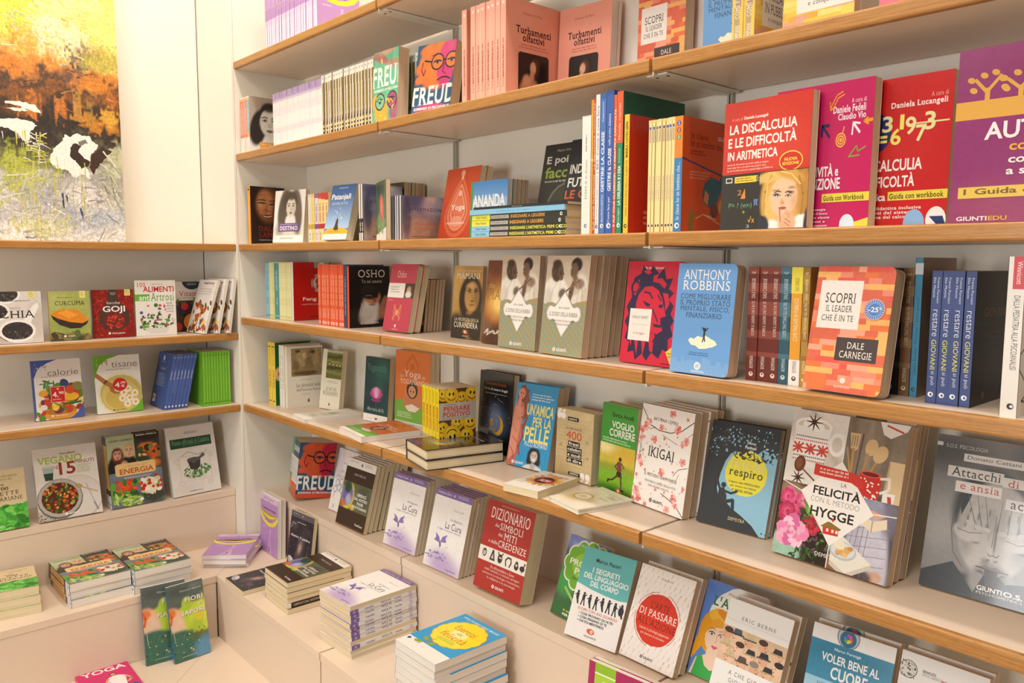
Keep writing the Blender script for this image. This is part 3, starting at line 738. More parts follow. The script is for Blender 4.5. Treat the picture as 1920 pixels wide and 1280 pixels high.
def spine_only(key, dims, cols, txt=None, mat=None, pages=None, extra=None, front=None):
    """cols: list of (v0, v1, colour) bands on the spine"""
    @design(key, dims, front or cols[0][2], cols[0][2], None, mat or PRINT, pages or PG_CREAM)
    def _(a):
        a.side = 's'
        for v0, v1, c in cols[1:]: a.r(0, v0, 1, v1, c)
        for q in (txt or []):
            s, v0, v1, c = q[:4]; st = q[4] if len(q) > 4 else ''; u0, u1 = (q[5], q[6]) if len(q) > 6 else (.28, .74)
            if s is None: a.g(u0, v0, u1, v1, 1, c, int(v0 * 100), .7, rot=90)
            else: a.t(s, u0, v0, u1, v1, c, st, 90 if 'd' not in st else -90)
        if extra: extra(a)
for i, (c, c2, b) in enumerate((('e9e1d4', 'd9cfc0', 'd0a84a'), ('ecd87a', 'e0c860', 'c9a23c'), ('e6d6ea', '8a5f9c', '7a4a8c'), ('f0d98a', 'd0453c', 'c03028'), ('eedc98', 'c83a34', 'b82c28'), ('f3dca0', 'c83a34', 'e0b060'))):
    spine_only('small%d' % i, (.13, .1505, .022), [(0, 1, c), (0, .05 + .02 * i, c2), (.62, .72, b)], [(None, .12, .58, c2), (None, .76, .95, '9a8a76')])
@design('patanjali', (.118, .168, .025), '5a82bc', 'e9e2da', None, PRINT, PG_CREAM)
def _(a):
    a.r(0, 0, 1, .2, '34588f', '3f6aa8').r(0, .2, 1, .8, '3f6aa8', 'a9c6e6').g(.3, .05, .7, .08, 1, 'c8d8ec', 2).t('Patanjali', .06, .17, .86, .30, 'f6f0ea', 'b').t('RIVELATO', .14, .32, .78, .365, 'dfe8f2', 'w')
    a.p([(0, .86), (.15, .80), (.45, .77), (.8, .79), (1, .84), (1, .90), (0, .90)], 'e8b23c').sc(60, (.1, .42, .85, .64), (.008, .02), ['d8e6f4', 'f4f2ea', 'b8d0ea'], 3, (.4, .8), m=.1, mask=lambda u, v: .006 < ((u - .47) / .9) ** 2 + (v - .62) ** 2 < .05)
    a.p([(.38, .82), (.42, .74), (.44, .66), (.48, .60), (.53, .66), (.55, .75), (.60, .82), (.5, .84)], '54422c').l([(.48, .62), (.5, .8)], .03, '2a2018').r(0, .90, 1, 1, 'f3ede6').g(.2, .85, .8, .88, 1, 'a06a20', 4).g(.3, .94, .7, .96, 1, 'b8aa9a', 5)
def afferm(a):
    a.P(0, 0, 1, 1, 30, 26, '8a8aa6', [(.3, .1, .4, .2, '5a5f88', .9, .6), (.75, .2, .4, .3, 'c2bccb', .9, .6), (.4, .8, .8, .4, 'c9a288', .95, .7), (.9, .75, .3, .3, 'b08a78', .8, .7), (.1, .5, .15, .6, '4a4a62', .8, .6), (.7, .05, .2, .1, 'e8d8c8', .6, .7)], .16, 3)
    a.t('AFFERMAZIONI', .15, .26, .95, .34, '3a3440', 'w').t("DELL'AUTOGUARIGIONE", .15, .40, .9, .455, 'a8a0ae', 'l').t('12 frasi e preghiere', .2, .60, .85, .66, 'e0773c').t('guarire la tua vita', .28, .70, .82, .76, 'e0773c').g(.2, .9, .75, .94, 1, '5a5058', 2)
    a.side = 's'; a.r(0, 0, .5, 1, 'eae4de').r(.5, 0, 1, 1, '57525c')
@design('afferm_tall', (.13, .16, .014), '8a8aa6', 'd8d4d4', None, PRINT, PG_WHITE)
def _(a): afferm(a); a.side = 's'; a.r(0, .6, 1, .85, '2a2a30').g(.3, .62, .7, .82, 1, 'e8e4e0', 3, .7, rot=90)
@design('afferm', (.14, .1165, .0103), '8a8aa6', 'e0dcd8', None, GLOSS, PG_WHITE)
def _(a): afferm(a)
@design('lotus_bklt', (.13, .158, .012), '4e7050', 'e6e0d6', None, GLOSS, PG_TAN)
def _(a):
    a.P(0, 0, 1, 1, 24, 30, '50704c', [(.5, .1, .6, .3, '2e4030', .9, .6), (.5, .7, .6, .3, '86a06a', .9, .6)], .15, 3)
    a.p([(.35, .32), (.55, .2), (.75, .34), (.8, .52), (.6, .70), (.4, .56)], 'd9604e', .15).p([(.45, .36), (.58, .28), (.66, .42), (.6, .6), (.46, .52)], 'e88a74', .1).r(0, .9, 1, 1, 'f0eae2').p([(0, .9), (1, .78), (1, .9)], 'f0eae2').sc(16, (.1, .6, .9, .88), (.04, .08), ['7fae5a', '3f6a3a', 'b8cfa0'], 3, (.3, .6), 'leaf')
@design('darkgreen', (.135, .174, .0118), '3a3a2a', '3f7a3c', '4a8a40', PRINT, PG_TAN)
def _(a): a.P(0, 0, 1, 1, 16, 20, '40331f', [(.65, .35, .28, .3, 'd98a6a', .9, .4), (.6, .7, .5, .3, '7a3426', .7, .6)], .2, 3).l([(.995, 0), (.995, 1)], .03, '3f7a3c')
@design('yoga_or', (.153, .189, .018), 'c84a28', 'c84a28', None, PRINT, PG_CREAM)
def _(a):
    for i, (s, c) in enumerate(((1.0, 'd96a48'), (.86, 'c9512f'), (.78, 'e08a68'), (.66, 'cf5a38'), (.58, 'e59a7c'), (.48, 'd7694a'))):
        pts = []
        for k in range(28):
            t = 2 * math.pi * k / 28; y = -math.cos(t); x = math.sin(t) * (.42 if y > .3 else .42 * (.28 + .72 * (y + 1) / 1.3) ** .9)
            pts.append((.5 + x * s, .56 + y * .43 * (s if s < 1 else 1.0)))
        a.p(pts, c)
    a.e(.5, .36, .055, 'eab09a').p([(.38, .5), (.44, .43), (.56, .43), (.62, .5), (.66, .66), (.34, .66)], 'dd7a58').p([(.28, .80), (.4, .68), (.6, .68), (.72, .80), (.5, .84)], 'e59a7c').e(.5, .08, .06, 'e6a288').e(.5, .14, .035, 'eab8a0')
    a.t('Yoga', .27, .52, .70, .62, 'f6e2d6', 'sb').t('Swami Satchidananda', .22, .765, .76, .795, 'f3d6c6', 'sb')
@design('ananda', (.139, .142, .014), '7ba6d4', '3c9a4c', None, PRINT, PG_WHITE)
def _(a):
    a.r(0, 0, 1, .3, '3f82c0', '6f9fd4').r(0, .3, 1, 1, '8fb4dc', 'cfdcec').t('ANANDA', .06, .24, .94, .46, 'f4f0ea', 'b').t('YOGA', .16, .56, .86, .80, 'f4f0ea', 'b')
    a.p([(.4, .95), (.4, .7), (.46, .6), (.54, .6), (.6, .7), (.6, .95)], '4a2c1c').e(.5, .69, .06, '9a6a48').r(.42, .82, .58, 1, '8a5a3a').g(.1, .48, .9, .52, 1, 'dce8f4', 2).r(0, 0, .055, 1, '3c9a4c')
@design('ananda_dark', (.139, .142, .0125), '4a5a4c', '41543f', None, PRINT, PG_TAN)
def _(a): a.l([(.995, 0), (.995, 1)], .02, '2f4a38')
@design('epoi', (.15, .223, .012), '2f302c', '3a3a34', None, PRINT, PG_CREAM)
def _(a):
    a.P(0, 0, 1, 1, 16, 22, '2f302c', [(.5, .8, .6, .5, '44443e', .8, .8)], .1, 2)
    a.t('Mauro Gritzmann', .28, .06, .74, .085, 'c8c4bc').t('E poi cosa', .08, .13, 1.05, .235, 'd6d4ca', 'b').t('faccio?', .08, .245, .92, .37, '93a84a', 'b').g(.1, .39, .85, .43, 1, 'c4c0b8', 4)
    a.e(.62, .70, .42, '6a6a62').e(.62, .70, .38, '35352f').e(.62, .70, .36, '3c3c36').l([(.25, .86), (.95, .7)], .06, 'c08a5a').l([(.45, .80), (.8, .73)], .065, '3a3a7a').l([(.8, .73), (.95, .7)], .065, 'a83a2a')
@design('indov', (.15, .223, .012), '262a2e', '262a2e', None, PRINT, PG_CREAM)
def _(a):
    a.p([(.3, .2), (.6, .08), (.95, .06), (1, .14), (.7, .18), (.5, .24)], 'd8603a').t('INDOVINA IL', .06, .26, .95, .36, 'e8e4da', 'b').t('FUTURO', .06, .40, .8, .50, 'e8e4da', 'b').t('LE COSE', .04, .53, .85, .62, 'd8603a', 'b').t('DA FARE', .04, .67, .85, .77, 'd8603a', 'b').g(.05, .80, .8, .83, 1, 'c8c4ba', 2).g(.05, .87, .7, .96, 3, 'b8b080', 4)
# tall school-guide spines
spine_only('dsm', (.19, .229, .0240), [(0, 1, 'ede6de'), (0, .01, 'd0c8be')], [('DSM-5', .55, .70, '6a7a90', '', .38, .62), ('in Action', .37, .53, 'b0605a', '', .38, .62)], extra=lambda a: (a.g(.4, .12, .6, .3, 1, '8a8078', 3, .7, rot=90), a.e(.5, .93, .16, '4a7098'), a.e(.54, .93, .08, 'ede6de')))
spine_only('edu_or', (.19, .257, .0062), [(0, 1, 'e8a23a'), (.0, .1, 'd89030'), (.44, .45, 'f6e0b0')], [])
spine_only('flip_red', (.19, .259, .0049), [(0, 1, 'd9532c')], [('FLIP YOUR CLASSROOM - LA DIDATTICA CAPOVOLTA', .03, .97, 'f6e4d4', 'b', .25, .8)])
spine_only('bes', (.19, .265, .0112), [(0, 1, 'e6e2e0')], [('I BES  Come e cosa fare', .08, .56, '4a5468', '', .25, .75), ('Raffaele Ciambrone e Giuseppe Fusacchia', .58, .96, '8a8680', '', .3, .7)], extra=lambda a: (a.e(.5, .95, .3, '34507c'), a.e(.6, .95, .14, 'e6e2e0')))
def gl(c, b): return lambda a: (a.e(.5, .945, .28, c), a.e(.58, .945, .15, b), a.e(.66, .94, .08, c))
spine_only('classe1', (.19, .265, .0152), [(0, 1, '4a74bc'), (0, .04, '3c62a4')], [('GESTIRE LA CLASSE', .27, .70, 'f2eef0', 'b', .26, .74), ('Cappuccino', .06, .2, 'dce4f0', '', .34, .68), ('NELLA PRATICA DIDATTICA', .72, .92, 'e4eaf4', '', .36, .66)], extra=gl('f2eef0', '4a74bc'))
spine_only('classe2', (.19, .268, .0188), [(0, 1, '3b5fa8'), (0, .03, '33549a')], [('GESTIRE la CLASSE', .40, .70, 'f2eef0', 'b', .3, .72), ('Come fare per', .74, .92, 'e4eaf4', '', .32, .7), ('nella pratica didattica', .16, .38, 'e4eaf4', '', .32, .7)], extra=gl('f2eef0', '3b5fa8'))
spine_only('flip_or', (.19, .258, .0080), [(0, 1, 'd9603c')], [('FLIP YOUR CLASSROOM - LA DIDATTICA CAPOVOLTA', .10, .92, 'f6e4d4', 'b', .22, .8)], extra=gl('f2eef0', 'd9603c'))
spine_only('dsa', (.19, .263, .0146), [(0, 1, '2f8a64'), (0, .36, 'd9603c')], [('LA DISLESSIA E I DSA', .52, .80, 'f2eef0', 'b', .26, .72), ('Come leggere', .82, .93, 'e4f0ea', '', .3, .66), ('nella scuola secondaria di primo grado', .40, .5, 'cfe4da', '', .3, .66), ('Guida rapida', .08, .34, 'f6e4d4', '', .3, .66)], extra=gl('f2eef0', '2f8a64'), front='1f5a44')
@design('puberta', (.15, .219, .013), 'c8321c', 'f0c83c', None, GLOSS, PG_CREAM)
def _(a):
    a.p([(.42, .3), (.62, .22), (.95, .3), (1, .5), (.9, .62), (.6, .6), (.42, .48)], 'f0c050').p([(.48, .33), (.66, .27), (.95, .35), (.95, .5), (.62, .54), (.48, .46)], 'e89a2c').t('PUBERTÀ', .5, .36, 1.2, .48, 'c8321c', 'b').l([(.6, .64), (.72, .74)], .06, 'f0c050').l([(.72, .64), (.58, .74)], .06, 'f0c050').g(.3, .8, .8, .94, 3, 'e8a080', 3)
    a.side = 's'; a.t('COSA SUCCEDE NELLA PUBERTÀ?', .3, .38, .72, .86, 'b8742a', 'b', 90).t('MARIELA CASTRO ESPIN', .3, .06, .72, .36, '3a2a1a', 'b', 90).e(.5, .94, .3, '4a3a14').e(.56, .94, .15, 'f0c83c')
spine_only('cream', (.15, .202, .0073), [(0, 1, 'f3dd9c'), (0, .03, 'e6cd88')], [("L'AUTISMO A SCUOLA", .5, .72, '8a7a9a', '', .3, .8)], extra=lambda a: (a.r(.25, .06, .8, .085, '4a5a9a'), a.r(.25, .09, .8, .2, 'b8a890'), a.r(.3, .93, .75, .95, '3a3a5a')), front='f0d890')
@design('inclasse', (.15, .20, .017), 'd0501f', '3f86be', None, GLOSS, PG_CREAM)
def _(a):
    a.t('In classe', .16, .13, .52, .18, '5a1a0a', 's').t('ho un bambino che...', .16, .19, .86, .25, '5a1a0a', 's').g(.16, .28, .5, .33, 2, '7a2a12', 3)
    a.l([(0, .36), (.5, .43), (1, .50)], .02, '3a3a78').g(.16, .46, .6, .54, 3, 'e8a080', 2)
    a.p([(.42, .66), (.46, .56), (.6, .50), (.78, .52), (.86, .44), (.9, .52), (.84, .6), (.72, .74), (.58, .78), (.46, .74)], '2f6878', .12).p([(.45, .72), (.48, .62), (.56, .66), (.54, .76)], 'd98a5a')
    a.e(.68, .80, .09, '7a3a2a').e(.86, .76, .1, 'd9a04a', m=.3)
    for x, y in ((.62, .86), (.72, .88), (.8, .92)): a.l([(.3, .88), (.45, .84), (x, y)], .01, 'f0c890')
    a.l([(.2, .84), (.2, 1)], .1, '8a6a2a').e(.2, .81, .04, 'b05a3a').l([(.22, .87), (.32, .84)], .025, '8a6a2a').t('GUS', .72, .13, .88, .165, 'f2e4d8', 'b')
    a.side = 's'; a.r(0, 0, 1, .36, 'e8893a').e(.5, .06, .26, '4a5a9a').e(.5, .12, .26, '9a4a2a').e(.5, .18, .26, '4a9a5a').t('G', .42, .045, .58, .075, 'f4f0ea', 'b').t('U', .42, .105, .58, .135, 'f4f0ea', 'b').t('S', .42, .165, .58, .195, 'f4f0ea', 'b')
    a.t('In classe ho un bambino che...', .3, .40, .72, .90, 'f4f0ea', 's', 90).e(.5, .95, .3, 'f4f0ea').e(.55, .95, .16, '3f86be')
@design('discal', (.165, .21, .018), 'c8281e', 'c8281e', None, LAMIN, PG_CREAM)
def _(a):
    a.P(0, 0, 1, .55, 10, 10, 'c62a1e', [(.6, .4, .6, .5, 'd6402e', .7, .9)], .03, 2)
    a.t('A cura di', .09, .12, .22, .145, 'e8968a').t('Daniela Lucangeli', .24, .12, .52, .15, 'f4e8e0', 'b')
    a.t('LA DISCALCULIA', .07, .175, .85, .25, 'f4ece4', 'b').t('E LE DIFFICOLTÀ', .06, .26, .85, .355, 'f4ece4', 'b').t('IN ARITMETICA', .06, .385, .65, .455, 'f4ece4', 'b')
    a.g(.06, .48, .62, .55, 3, 'e8b0a4', 5)
    a.e(.80, .50, .13, 'f2d84a', .095).e(.80, .50, .12, 'c8281e', .085).t('NUOVA', .73, .475, .87, .50, 'f2d84a', 'b').t('EDIZIONE', .71, .508, .89, .53, 'f2d84a', 'b')
    a.r(0, .565, 1, 1, '181a1a', m=.2).r(.16, .585, .42, .635, 'e6c83a').g(.18, .595, .4, .63, 2, '5a4a14', 3)
    a.r(.05, .59, .13, .63, 'd8d8d4').r(.06, .597, .12, .622, '181a1a')
    a.t('P= ? (em)', .10, .79, .38, .84, '5f9a6a').t('π', .40, .77, .45, .82, '7090d0').t('3x²', .42, .585, .5, .63, 'b8b8b0').t('√x', .34, .90, .42, .95, 'e0a03a').t('2', .2, .69, .25, .73, 'd8843a').p([(.24, .76), (.3, .76), (.29, .68)], 'd8843a').t('3', .32, .965, .36, .99, '9ab0c0').t('÷', .27, .85, .3, .88, 'c8c040')
    a.P(.46, .57, 1, 1, 46, 46, '181a1a', [(.72, .78, .26, .42, 'd9a850', 1, .2), (.62, .84, .12, .24, 'e3bb68', .9, .5, 12), (.95, .74, .1, .32, 'c08838', .9, .4), (.74, .765, .165, .205, 'ecc09c', 1, .15), (.60, .60, .3, .07, 'e3bb68', .9, .5, -12), (.80, .60, .22, .07, 'd29c44', .9, .5, 20), (.655, .745, .045, .018, '2a3f5a', 1, .5), (.82, .735, .045, .018, '2a3f5a', 1, .5), (.65, .715, .06, .012, 'a07038', .9, .5), (.83, .70, .06, .012, 'a07038', .9, .5), (.73, .81, .035, .035, 'd39a78', .8, .6), (.735, .855, .055, .014, 'b8564a', 1, .5), (.86, .80, .07, .18, 'cf9a74', .6, .9),
        (.62, 1.02, .14, .12, 'f0ece8', 1, .2), (.95, 1.0, .12, .14, 'f0ece8', 1, .2), (.50, .98, .1, .12, '1d2236', 1, .2), (1.02, .98, .06, .2, '1d2236', 1, .3), (.79, .965, .11, .12, 'e4b08c', 1, .25), (.71, .91, .028, .075, 'e9ba96', 1, .3, 14), (.80, .90, .03, .06, 'dca682', 1, .4, -30)], .03, 3)
    feat(a, .735, .775, .17, '4a3020', 'c0605a', '2f4a6a', 'f0ece8', 'c08a66', .02)
    a.l([(.60, .60), (.53, .72), (.52, .90)], .02, 'c89840').l([(.64, .585), (.56, .66), (.54, .8)], .012, 'eccb80').l([(.9, .62), (.95, .75), (.94, .9)], .02, 'b07c30').l([(.70, .575), (.82, .6), (.92, .68)], .012, 'eccb80')
    a.l([(.705, .865), (.72, .95)], .012, 'b87a58').l([(.77, .93), (.83, .96)], .008, 'b87a58').l([(.76, .955), (.82, .985)], .008, 'b87a58')
@design('fedeli', (.16, .219, .022), 'c41f5e', 'c41f5e', None, LAMIN, PG_CREAM)
def _(a):
    a.ua, a.ub = .27, .73
    a.t('A cura di', .70, .125, .90, .155, 'f2d8e0', 's').t('Daniele Fedeli', .46, .165, .90, .215, 'f4e8ec', 'sb').t('Claudio Vio', .53, .22, .90, .265, 'f4e8ec', 'sb')
    a.l([(.58, .07), (.50, .09), (.44, .15), (.42, .18)], .012, 'f0a030').l([(.60, .09), (.52, .11), (.46, .17), (.44, .18)], .012, 'f0a030').l([(.41, .13), (.42, .19), (.48, .165)], .012, 'f0a030')
    for r_, c in ((.07, 'f0b040'), (.055, 'c41f5e'), (.045, 'f0b040'), (.03, 'c41f5e'), (.02, 'f0b040')): a.e(.58, .40, r_, c)
    a.l([(.60, .36), (.62, .31)], .012, 'f0b040')
    for r_, c in ((.12, 'f0a030'), (.105, 'c41f5e'), (.07, 'f0a030'), (.058, 'c41f5e')): a.e(.12, .31, r_, c)
    a.l([(.42, .37), (.33, .30)], .03, '2a2a5a').l([(.31, .36), (.32, .29), (.41, .29)], .03, '2a2a5a').l([(.83, .36), (.75, .30)], .025, 'f2e8ee').l([(.73, .37), (.74, .29), (.83, .30)], .02, 'f2e8ee').l([(.99, .285), (.90, .29)], .03, 'e8a030').l([(.93, .27), (.88, .29), (.94, .31)], .02, 'e8a030')
    a.l([(.70, .52), (.80, .45), (.82, .49), (.92, .46)], .014, '8aa03a').l([(.70, .52), (.84, .515)], .014, '8aa03a')
    a.t('DISTURBO', -.5, .46, .13, .555, 'f2ece8', 'b').t('DA ATTIVITÀ e', -.1, .555, .57, .645, 'f2ece8', 'b').t('ATTENZIONE', -.05, .655, .60, .735, 'f2ece8', 'b').t('a scuola', -.2, .77, .22, .835, 'f2ece8', 'b')
    a.r(.36, .765, 1, .825, 'e6d24a').t('Guida con Workbook', .38, .778, .94, .815, '4a3a1a', 'sb')
    for i, s in enumerate(('Strumenti e strategie', 'Parole operative per il lavoro', 'scuola e per la classe', 'Con Espansioni e', 'Suggerimenti per l\'insegnante')): a.t(s, -.12, .865 + i * .028, .42 + .03 * (i % 3), .886 + i * .028, 'f0dce4', 'sb')
    a.p([(.6, 1), (1, .94), (1, 1)], 'e6d24a').e(.72, .985, .1, 'd8e4f0')
@design('lucang', (.16, .217, .02), 'c41c1c', 'c41c1c', None, LAMIN, PG_CREAM)
def _(a):
    a.P(0, 0, 1, 1, 12, 14, 'c41c1c', [(.6, .5, .5, .5, 'cc2c28', .7, .9)], .03, 2); a.ua, a.ub = .27, .73
    a.t('A cura di', .74, .125, .94, .155, 'e8a89e', 's').t('Daniela Lucangeli', .26, .165, .94, .215, 'f4e8e0', 'sb')
    a.e(.10, .36, .18, '2a2a60').r(.02, .27, .10, .34, 'e8a03a')
    for s, u, v, c, z in (('1', .02, .30, 'f0e468', .1), ('3', .16, .25, 'e8e0a0', .11), ('1', .34, .25, 'f0e468', .1), ('9', .45, .27, 'e8e0a0', .12), ('3', .68, .25, 'e8e0a0', .12), ('6', .27, .34, 'f0e468', .11), ('7', .58, .33, 'e8e0a0', .11), ('=', .10, .38, 'f0e468', .05)): a.t(s, u + (.04 if s == '1' else 0), v, u + (.09 if s == '1' else .13), v + z, c, 'b')
    a.r(.58, .315, .97, .325, 'e8e0a0')
    a.t('LA DISCALCULIA', -.3, .545, .68, .625, 'f2ece8', 'b').t('E LE DIFFICOLTÀ', -.3, .64, .60, .735, 'f2ece8', 'b').t('in aritmetica', -.3, .775, .25, .825, 'f2ece8', 'b').r(.28, .765, 1, .825, 'e6d24a').t('Guida con workbook', .30, .778, .96, .815, '4a3a1a', 'sb')
    for i, s in enumerate(('Per una didattica inclusiva', 'Strumenti dal sistema', 'del sistema del calcolo')): a.t(s, -.15, .865 + i * .03, .70 - .06 * i, .887 + i * .03, 'f0dcd4', 'sb')
    a.e(.62, .985, .13, '8ab0d8').e(.88, .965, .12, 'e8e4e0').p([(.8, .94), (.96, .94), (1, 1), (.9, 1)], '2a3a6a')
@design('autis', (.17, .23, .02), '92386e', '92386e', None, LAMIN, PG_CREAM)
def _(a):
    a.P(0, 0, 1, 1, 12, 16, '8e366c', [(.3, .9, .6, .3, 'a04a68', .8, .9), (.5, .3, .5, .4, '8a2e6a', .6, .9)], .05, 2)
    a.r(0, .30, 1, .405, 'd9a348')
    for u, h in ((.22, .12), (.45, .1), (.72, .15)):
        a.l([(u, .31), (u, .31 - h * .6)], .035, 'd9a348').l([(u, .26), (u - .09, .30 - h)], .025, 'd9a348').l([(u, .25), (u + .09, .29 - h)], .025, 'd9a348')
        for dx, dy in ((-.12, -.03), (-.1, .03), (.1, -.02), (.12, .03), (-.03, -.05), (.05, -.06)): a.e(u + dx, .27 - h * .5 + dy, .03, 'd9a348', .022, 30)
    a.t('AUTISMO', .22, .43, .98, .53, 'ece4e4', 'b').t('come fare', .40, .545, .92, .60, 'e0a83c', 'b').t('con bambini', .40, .625, .98, .67, 'ece4e4', 'b').t('a scuola', .39, .69, .78, .735, 'ece4e4', 'b')
    a.r(.06, .795, 1, .86, 'e2bf58').t('1 Guida operativa', .1, .805, .98, .85, '7a5a3a', 'b').t('GIUNTI', .06, .965, .28, .99, 'ece4e4', 'b').t('EDU', .29, .965, .42, .99, 'e0a83c', 'b')
def flatspine(key, t, base, lab, txt, tc, lc):
    @design(key, (.095, .305, t), base, base, None, GLOSS, PG_TAN)
    def _(a):
        a.side = 's'                        # lying on its back: the spine reads along v
        if lab: a.r(0, .21, 1, 1, '2a2e2c').r(.22, .22, .8, .415, 'b8b4aa').t('POTENZIARE LA MENTE', .34, .235, .68, .40, '2a2e2c', '', -90).t(txt, .22, .435, .80, .44 + .021 * len(txt) * .62 + .1, tc, 'b', -90).e(.5, .945, .3, 'f2eee6').e(.5, .948, .15, '2a2e2c').t('Renzo Vianello', .3, .05, .74, .17, lc, '', -90)
        elif txt: a.t(txt, .33, .44 if t < .01 else .3, .66, .55 if t < .01 else .66, tc, '', -90)
flatspine('len_yel', .0128, 'e6e23c', True, 'INSEGNARE A LEGGERE', 'e0a03a', '3a5a8a')
flatspine('len_blu', .0122, '8cc4e0', True, "INSEGNARE L'ARITMETICA: PRIMI CALCOLI", 'e4e04a', '2a4a7a')
flatspine('len_pale', .0118, '86bfe0', False, 'La bambina che non voleva leggere', '4a86b0', '')
flatspine('len_blk', .0062, '22262a', False, 'Prime parole', 'd8d4cc', '')
# ---- fourth shelf
for k, c, tx in (('sky', '8fc0d4', '5a90a8'), ('pale', 'e9e6a0', 'c8c070'), ('teal_s', '4f9a9a', '9ac8c4'), ('lemon', 'eceaae', 'd8c890')):
    spine_only('th_' + k, (.14, .195, {'pale': .0125, 'sky': .0312, 'teal_s': .0362}.get(k, .0172)), [(0, 1, c), (.0, .02, tx), (.94, .96, tx)], [(None, .1, .5, tx), (None, .58, .75, tx)], front=c)
spine_only('th_white', (.14, .195, .0077), [(0, 1, 'e8e2da')], [(None, .1, .8, 'b05a4a')])
@design('feng', (.14, .195, .014), 'c21f1a', 'e6e0da', None, GLOSS, PG_WHITE)
def _(a):
    a.e(.72, .36, .26, 'b8a49a', .24).e(.72, .36, .22, 'd9d2ca', .2).P(.5, .24, .94, .48, 14, 14, 'c21f1a', [(.72, .36, .22, .2, 'd8cfc8', 1, .15), (.72, .33, .17, .13, 'a8382a', 1, .3), (.70, .42, .13, .08, '3a1a14', 1, .4), (.8, .42, .08, .06, 'e6ded4', 1, .4)], .1, 2).r(.55, 0, .95, .1, '9aa89a').e(.75, .05, .08, 'd8e0d4')
    a.t('Feng Shui', .24, .60, .98, .68, 'f4dcd4', 'b').g(.2, .71, .9, .75, 1, 'e89a90', 2).t('GIUNTI DEMETRA', .42, .93, .80, .95, '3a0a08', 'b')
spine_only('osho_s', (.13, .189, .0172), [(0, 1, 'e2572e'), (.93, 1, 'e2572e')], [('OSHO', .72, .88, 'f6d8c4', 's', .3, .75), (None, .1, .66, 'f2b090')], extra=lambda a: (a.r(0, 0, .08, 1, 'f09a78'), a.e(.5, .955, .3, 'f4e4d8'), a.e(.55, .955, .14, 'e2572e')))
spine_only('osho_nv', (.13, .189, .0172), [(0, 1, '39496a')], [(None, .1, .8, '8a9ab8')])
@design('osho', (.142, .185, .012), '191412', 'e2572e', None, PRINT, PG_TAN)
def _(a):
    a.P(0, .3, 1, .95, 44, 36, '191412', [(.25, .78, .5, .2, '2e2822', .8, .7), (.52, .72, .28, .42, 'e4ddd2', 1, .5), (.40, .82, .22, .3, 'cfc6ba', .8, .6), (.56, .5, .24, .19, 'c98a60', 1, .3), (.5, .43, .27, .17, '241d1a', 1, .25), (.47, .37, .2, .11, '2e2622', 1, .3), (.62, .55, .07, .05, '8a4a30', .7, .6), (.5, .52, .06, .015, '3a1e14', .9, .5), (.68, .5, .05, .015, '3a1e14', .9, .5), (.56, .62, .12, .03, 'b0523c', .6, .6), (.86, .66, .11, .26, 'c8875e', 1, .3, 12), (.93, .68, .06, .24, 'a8663f', .9, .4, 8), (.80, .78, .16, .16, 'b87850', .8, .5), (.85, .95, .25, .12, '1a1512', 1, .4)], .1, 3)
    a.l([(.42, .515), (.50, .525), (.55, .515)], .02, '3a1e14').l([(.62, .51), (.70, .515)], .02, '3a1e14').l([(.40, .485), (.5, .475), (.55, .49)], .018, '8a7a70').l([(.60, .52), (.64, .58), (.58, .60)], .014, '8a4a30').l([(.47, .63), (.56, .64), (.64, .63)], .02, '7a3a2a')
    for k in range(26): a.l([(.30 + .016 * k, .60 + .02 * (k % 4)), (.24 + .018 * k, .80 + .03 * (k % 3))], .008, ['f0ebe2', 'd0c8bc', 'b8aea2'][k % 3]); a.k -= .9
    for x in (.80, .84, .88, .92): a.l([(x + .03, .52), (x - .04, .70)], .008, '7a4a30')
    a.t('OSHO', .22, .06, .88, .185, 'ece4da', 's').t('Tu sei amore', .30, .22, .80, .275, 'd8d0c6', 's').e(.30, .925, .028, 'ece4da').e(.305, .925, .014, '191412').t('GIUNTI DEMETRA', .36, .915, .72, .94, 'ece4da', 'b')
@design('osho_pink', (.122, .192, .02), 'c24458', 'c24458', None, PRINT, PG_CREAM, .010)
def _(a):
    a.t('Osho', .28, .10, .62, .20, 'f2dcd8', 'sl').r(0, .285, 1, .50, 'efe8e0').r(.64, .285, 1, .50, '3a2c26').P(.66, .29, .98, .495, 12, 12, '4a3a32', [(.8, .38, .1, .1, 'c89a78', 1, .4), (.8, .45, .14, .1, 'e4dcd2', 1, .4)], .05, 2).g(.08, .33, .5, .44, 3, 'a89a90', 3)
    a.t('libro', .08, .525, .24, .55, 'e8b4b0').r(.32, .60, .62, .84, 'd0695a').e(.47, .65, .10, 'c24458', .09).e(.47, .79, .10, 'c24458', .09).l([(.34, .62), (.60, .82)], .02, 'e0a070').l([(.60, .62), (.34, .82)], .02, 'e0a070').e(.47, .72, .06, 'e0a070').p([(.44, .9), (.52, .9), (.5, .94), (.46, .94)], 'f2dcd8').t('FELTRINELLI', .38, .96, .60, .975, 'f2dcd8')
@design('grey_small', (.105, .149, .0098), '4a5a48', '8a8a80', None, PRINT, PG_TAN)
def _(a):
    a.P(0, 0, 1, 1, 18, 24, '55664e', [(.8, .15, .5, .3, '8aa08c', .8, .6), (.85, .8, .2, .15, 'd88a90', .9, .5), (.9, .65, .2, .2, '7a9a4a', .9, .5), (.4, .5, .5, .4, '3a4a34', .8, .6)], .2, 4).l([(.7, .25), (.8, .2), (.95, .22)], .03, 'e4e8e0').l([(.72, .4), (.85, .34), (.95, .4)], .025, 'd4dcd0').e(.88, .8, .07, 'e2a0a4').e(.9, .84, .05, 'f0d0d0')
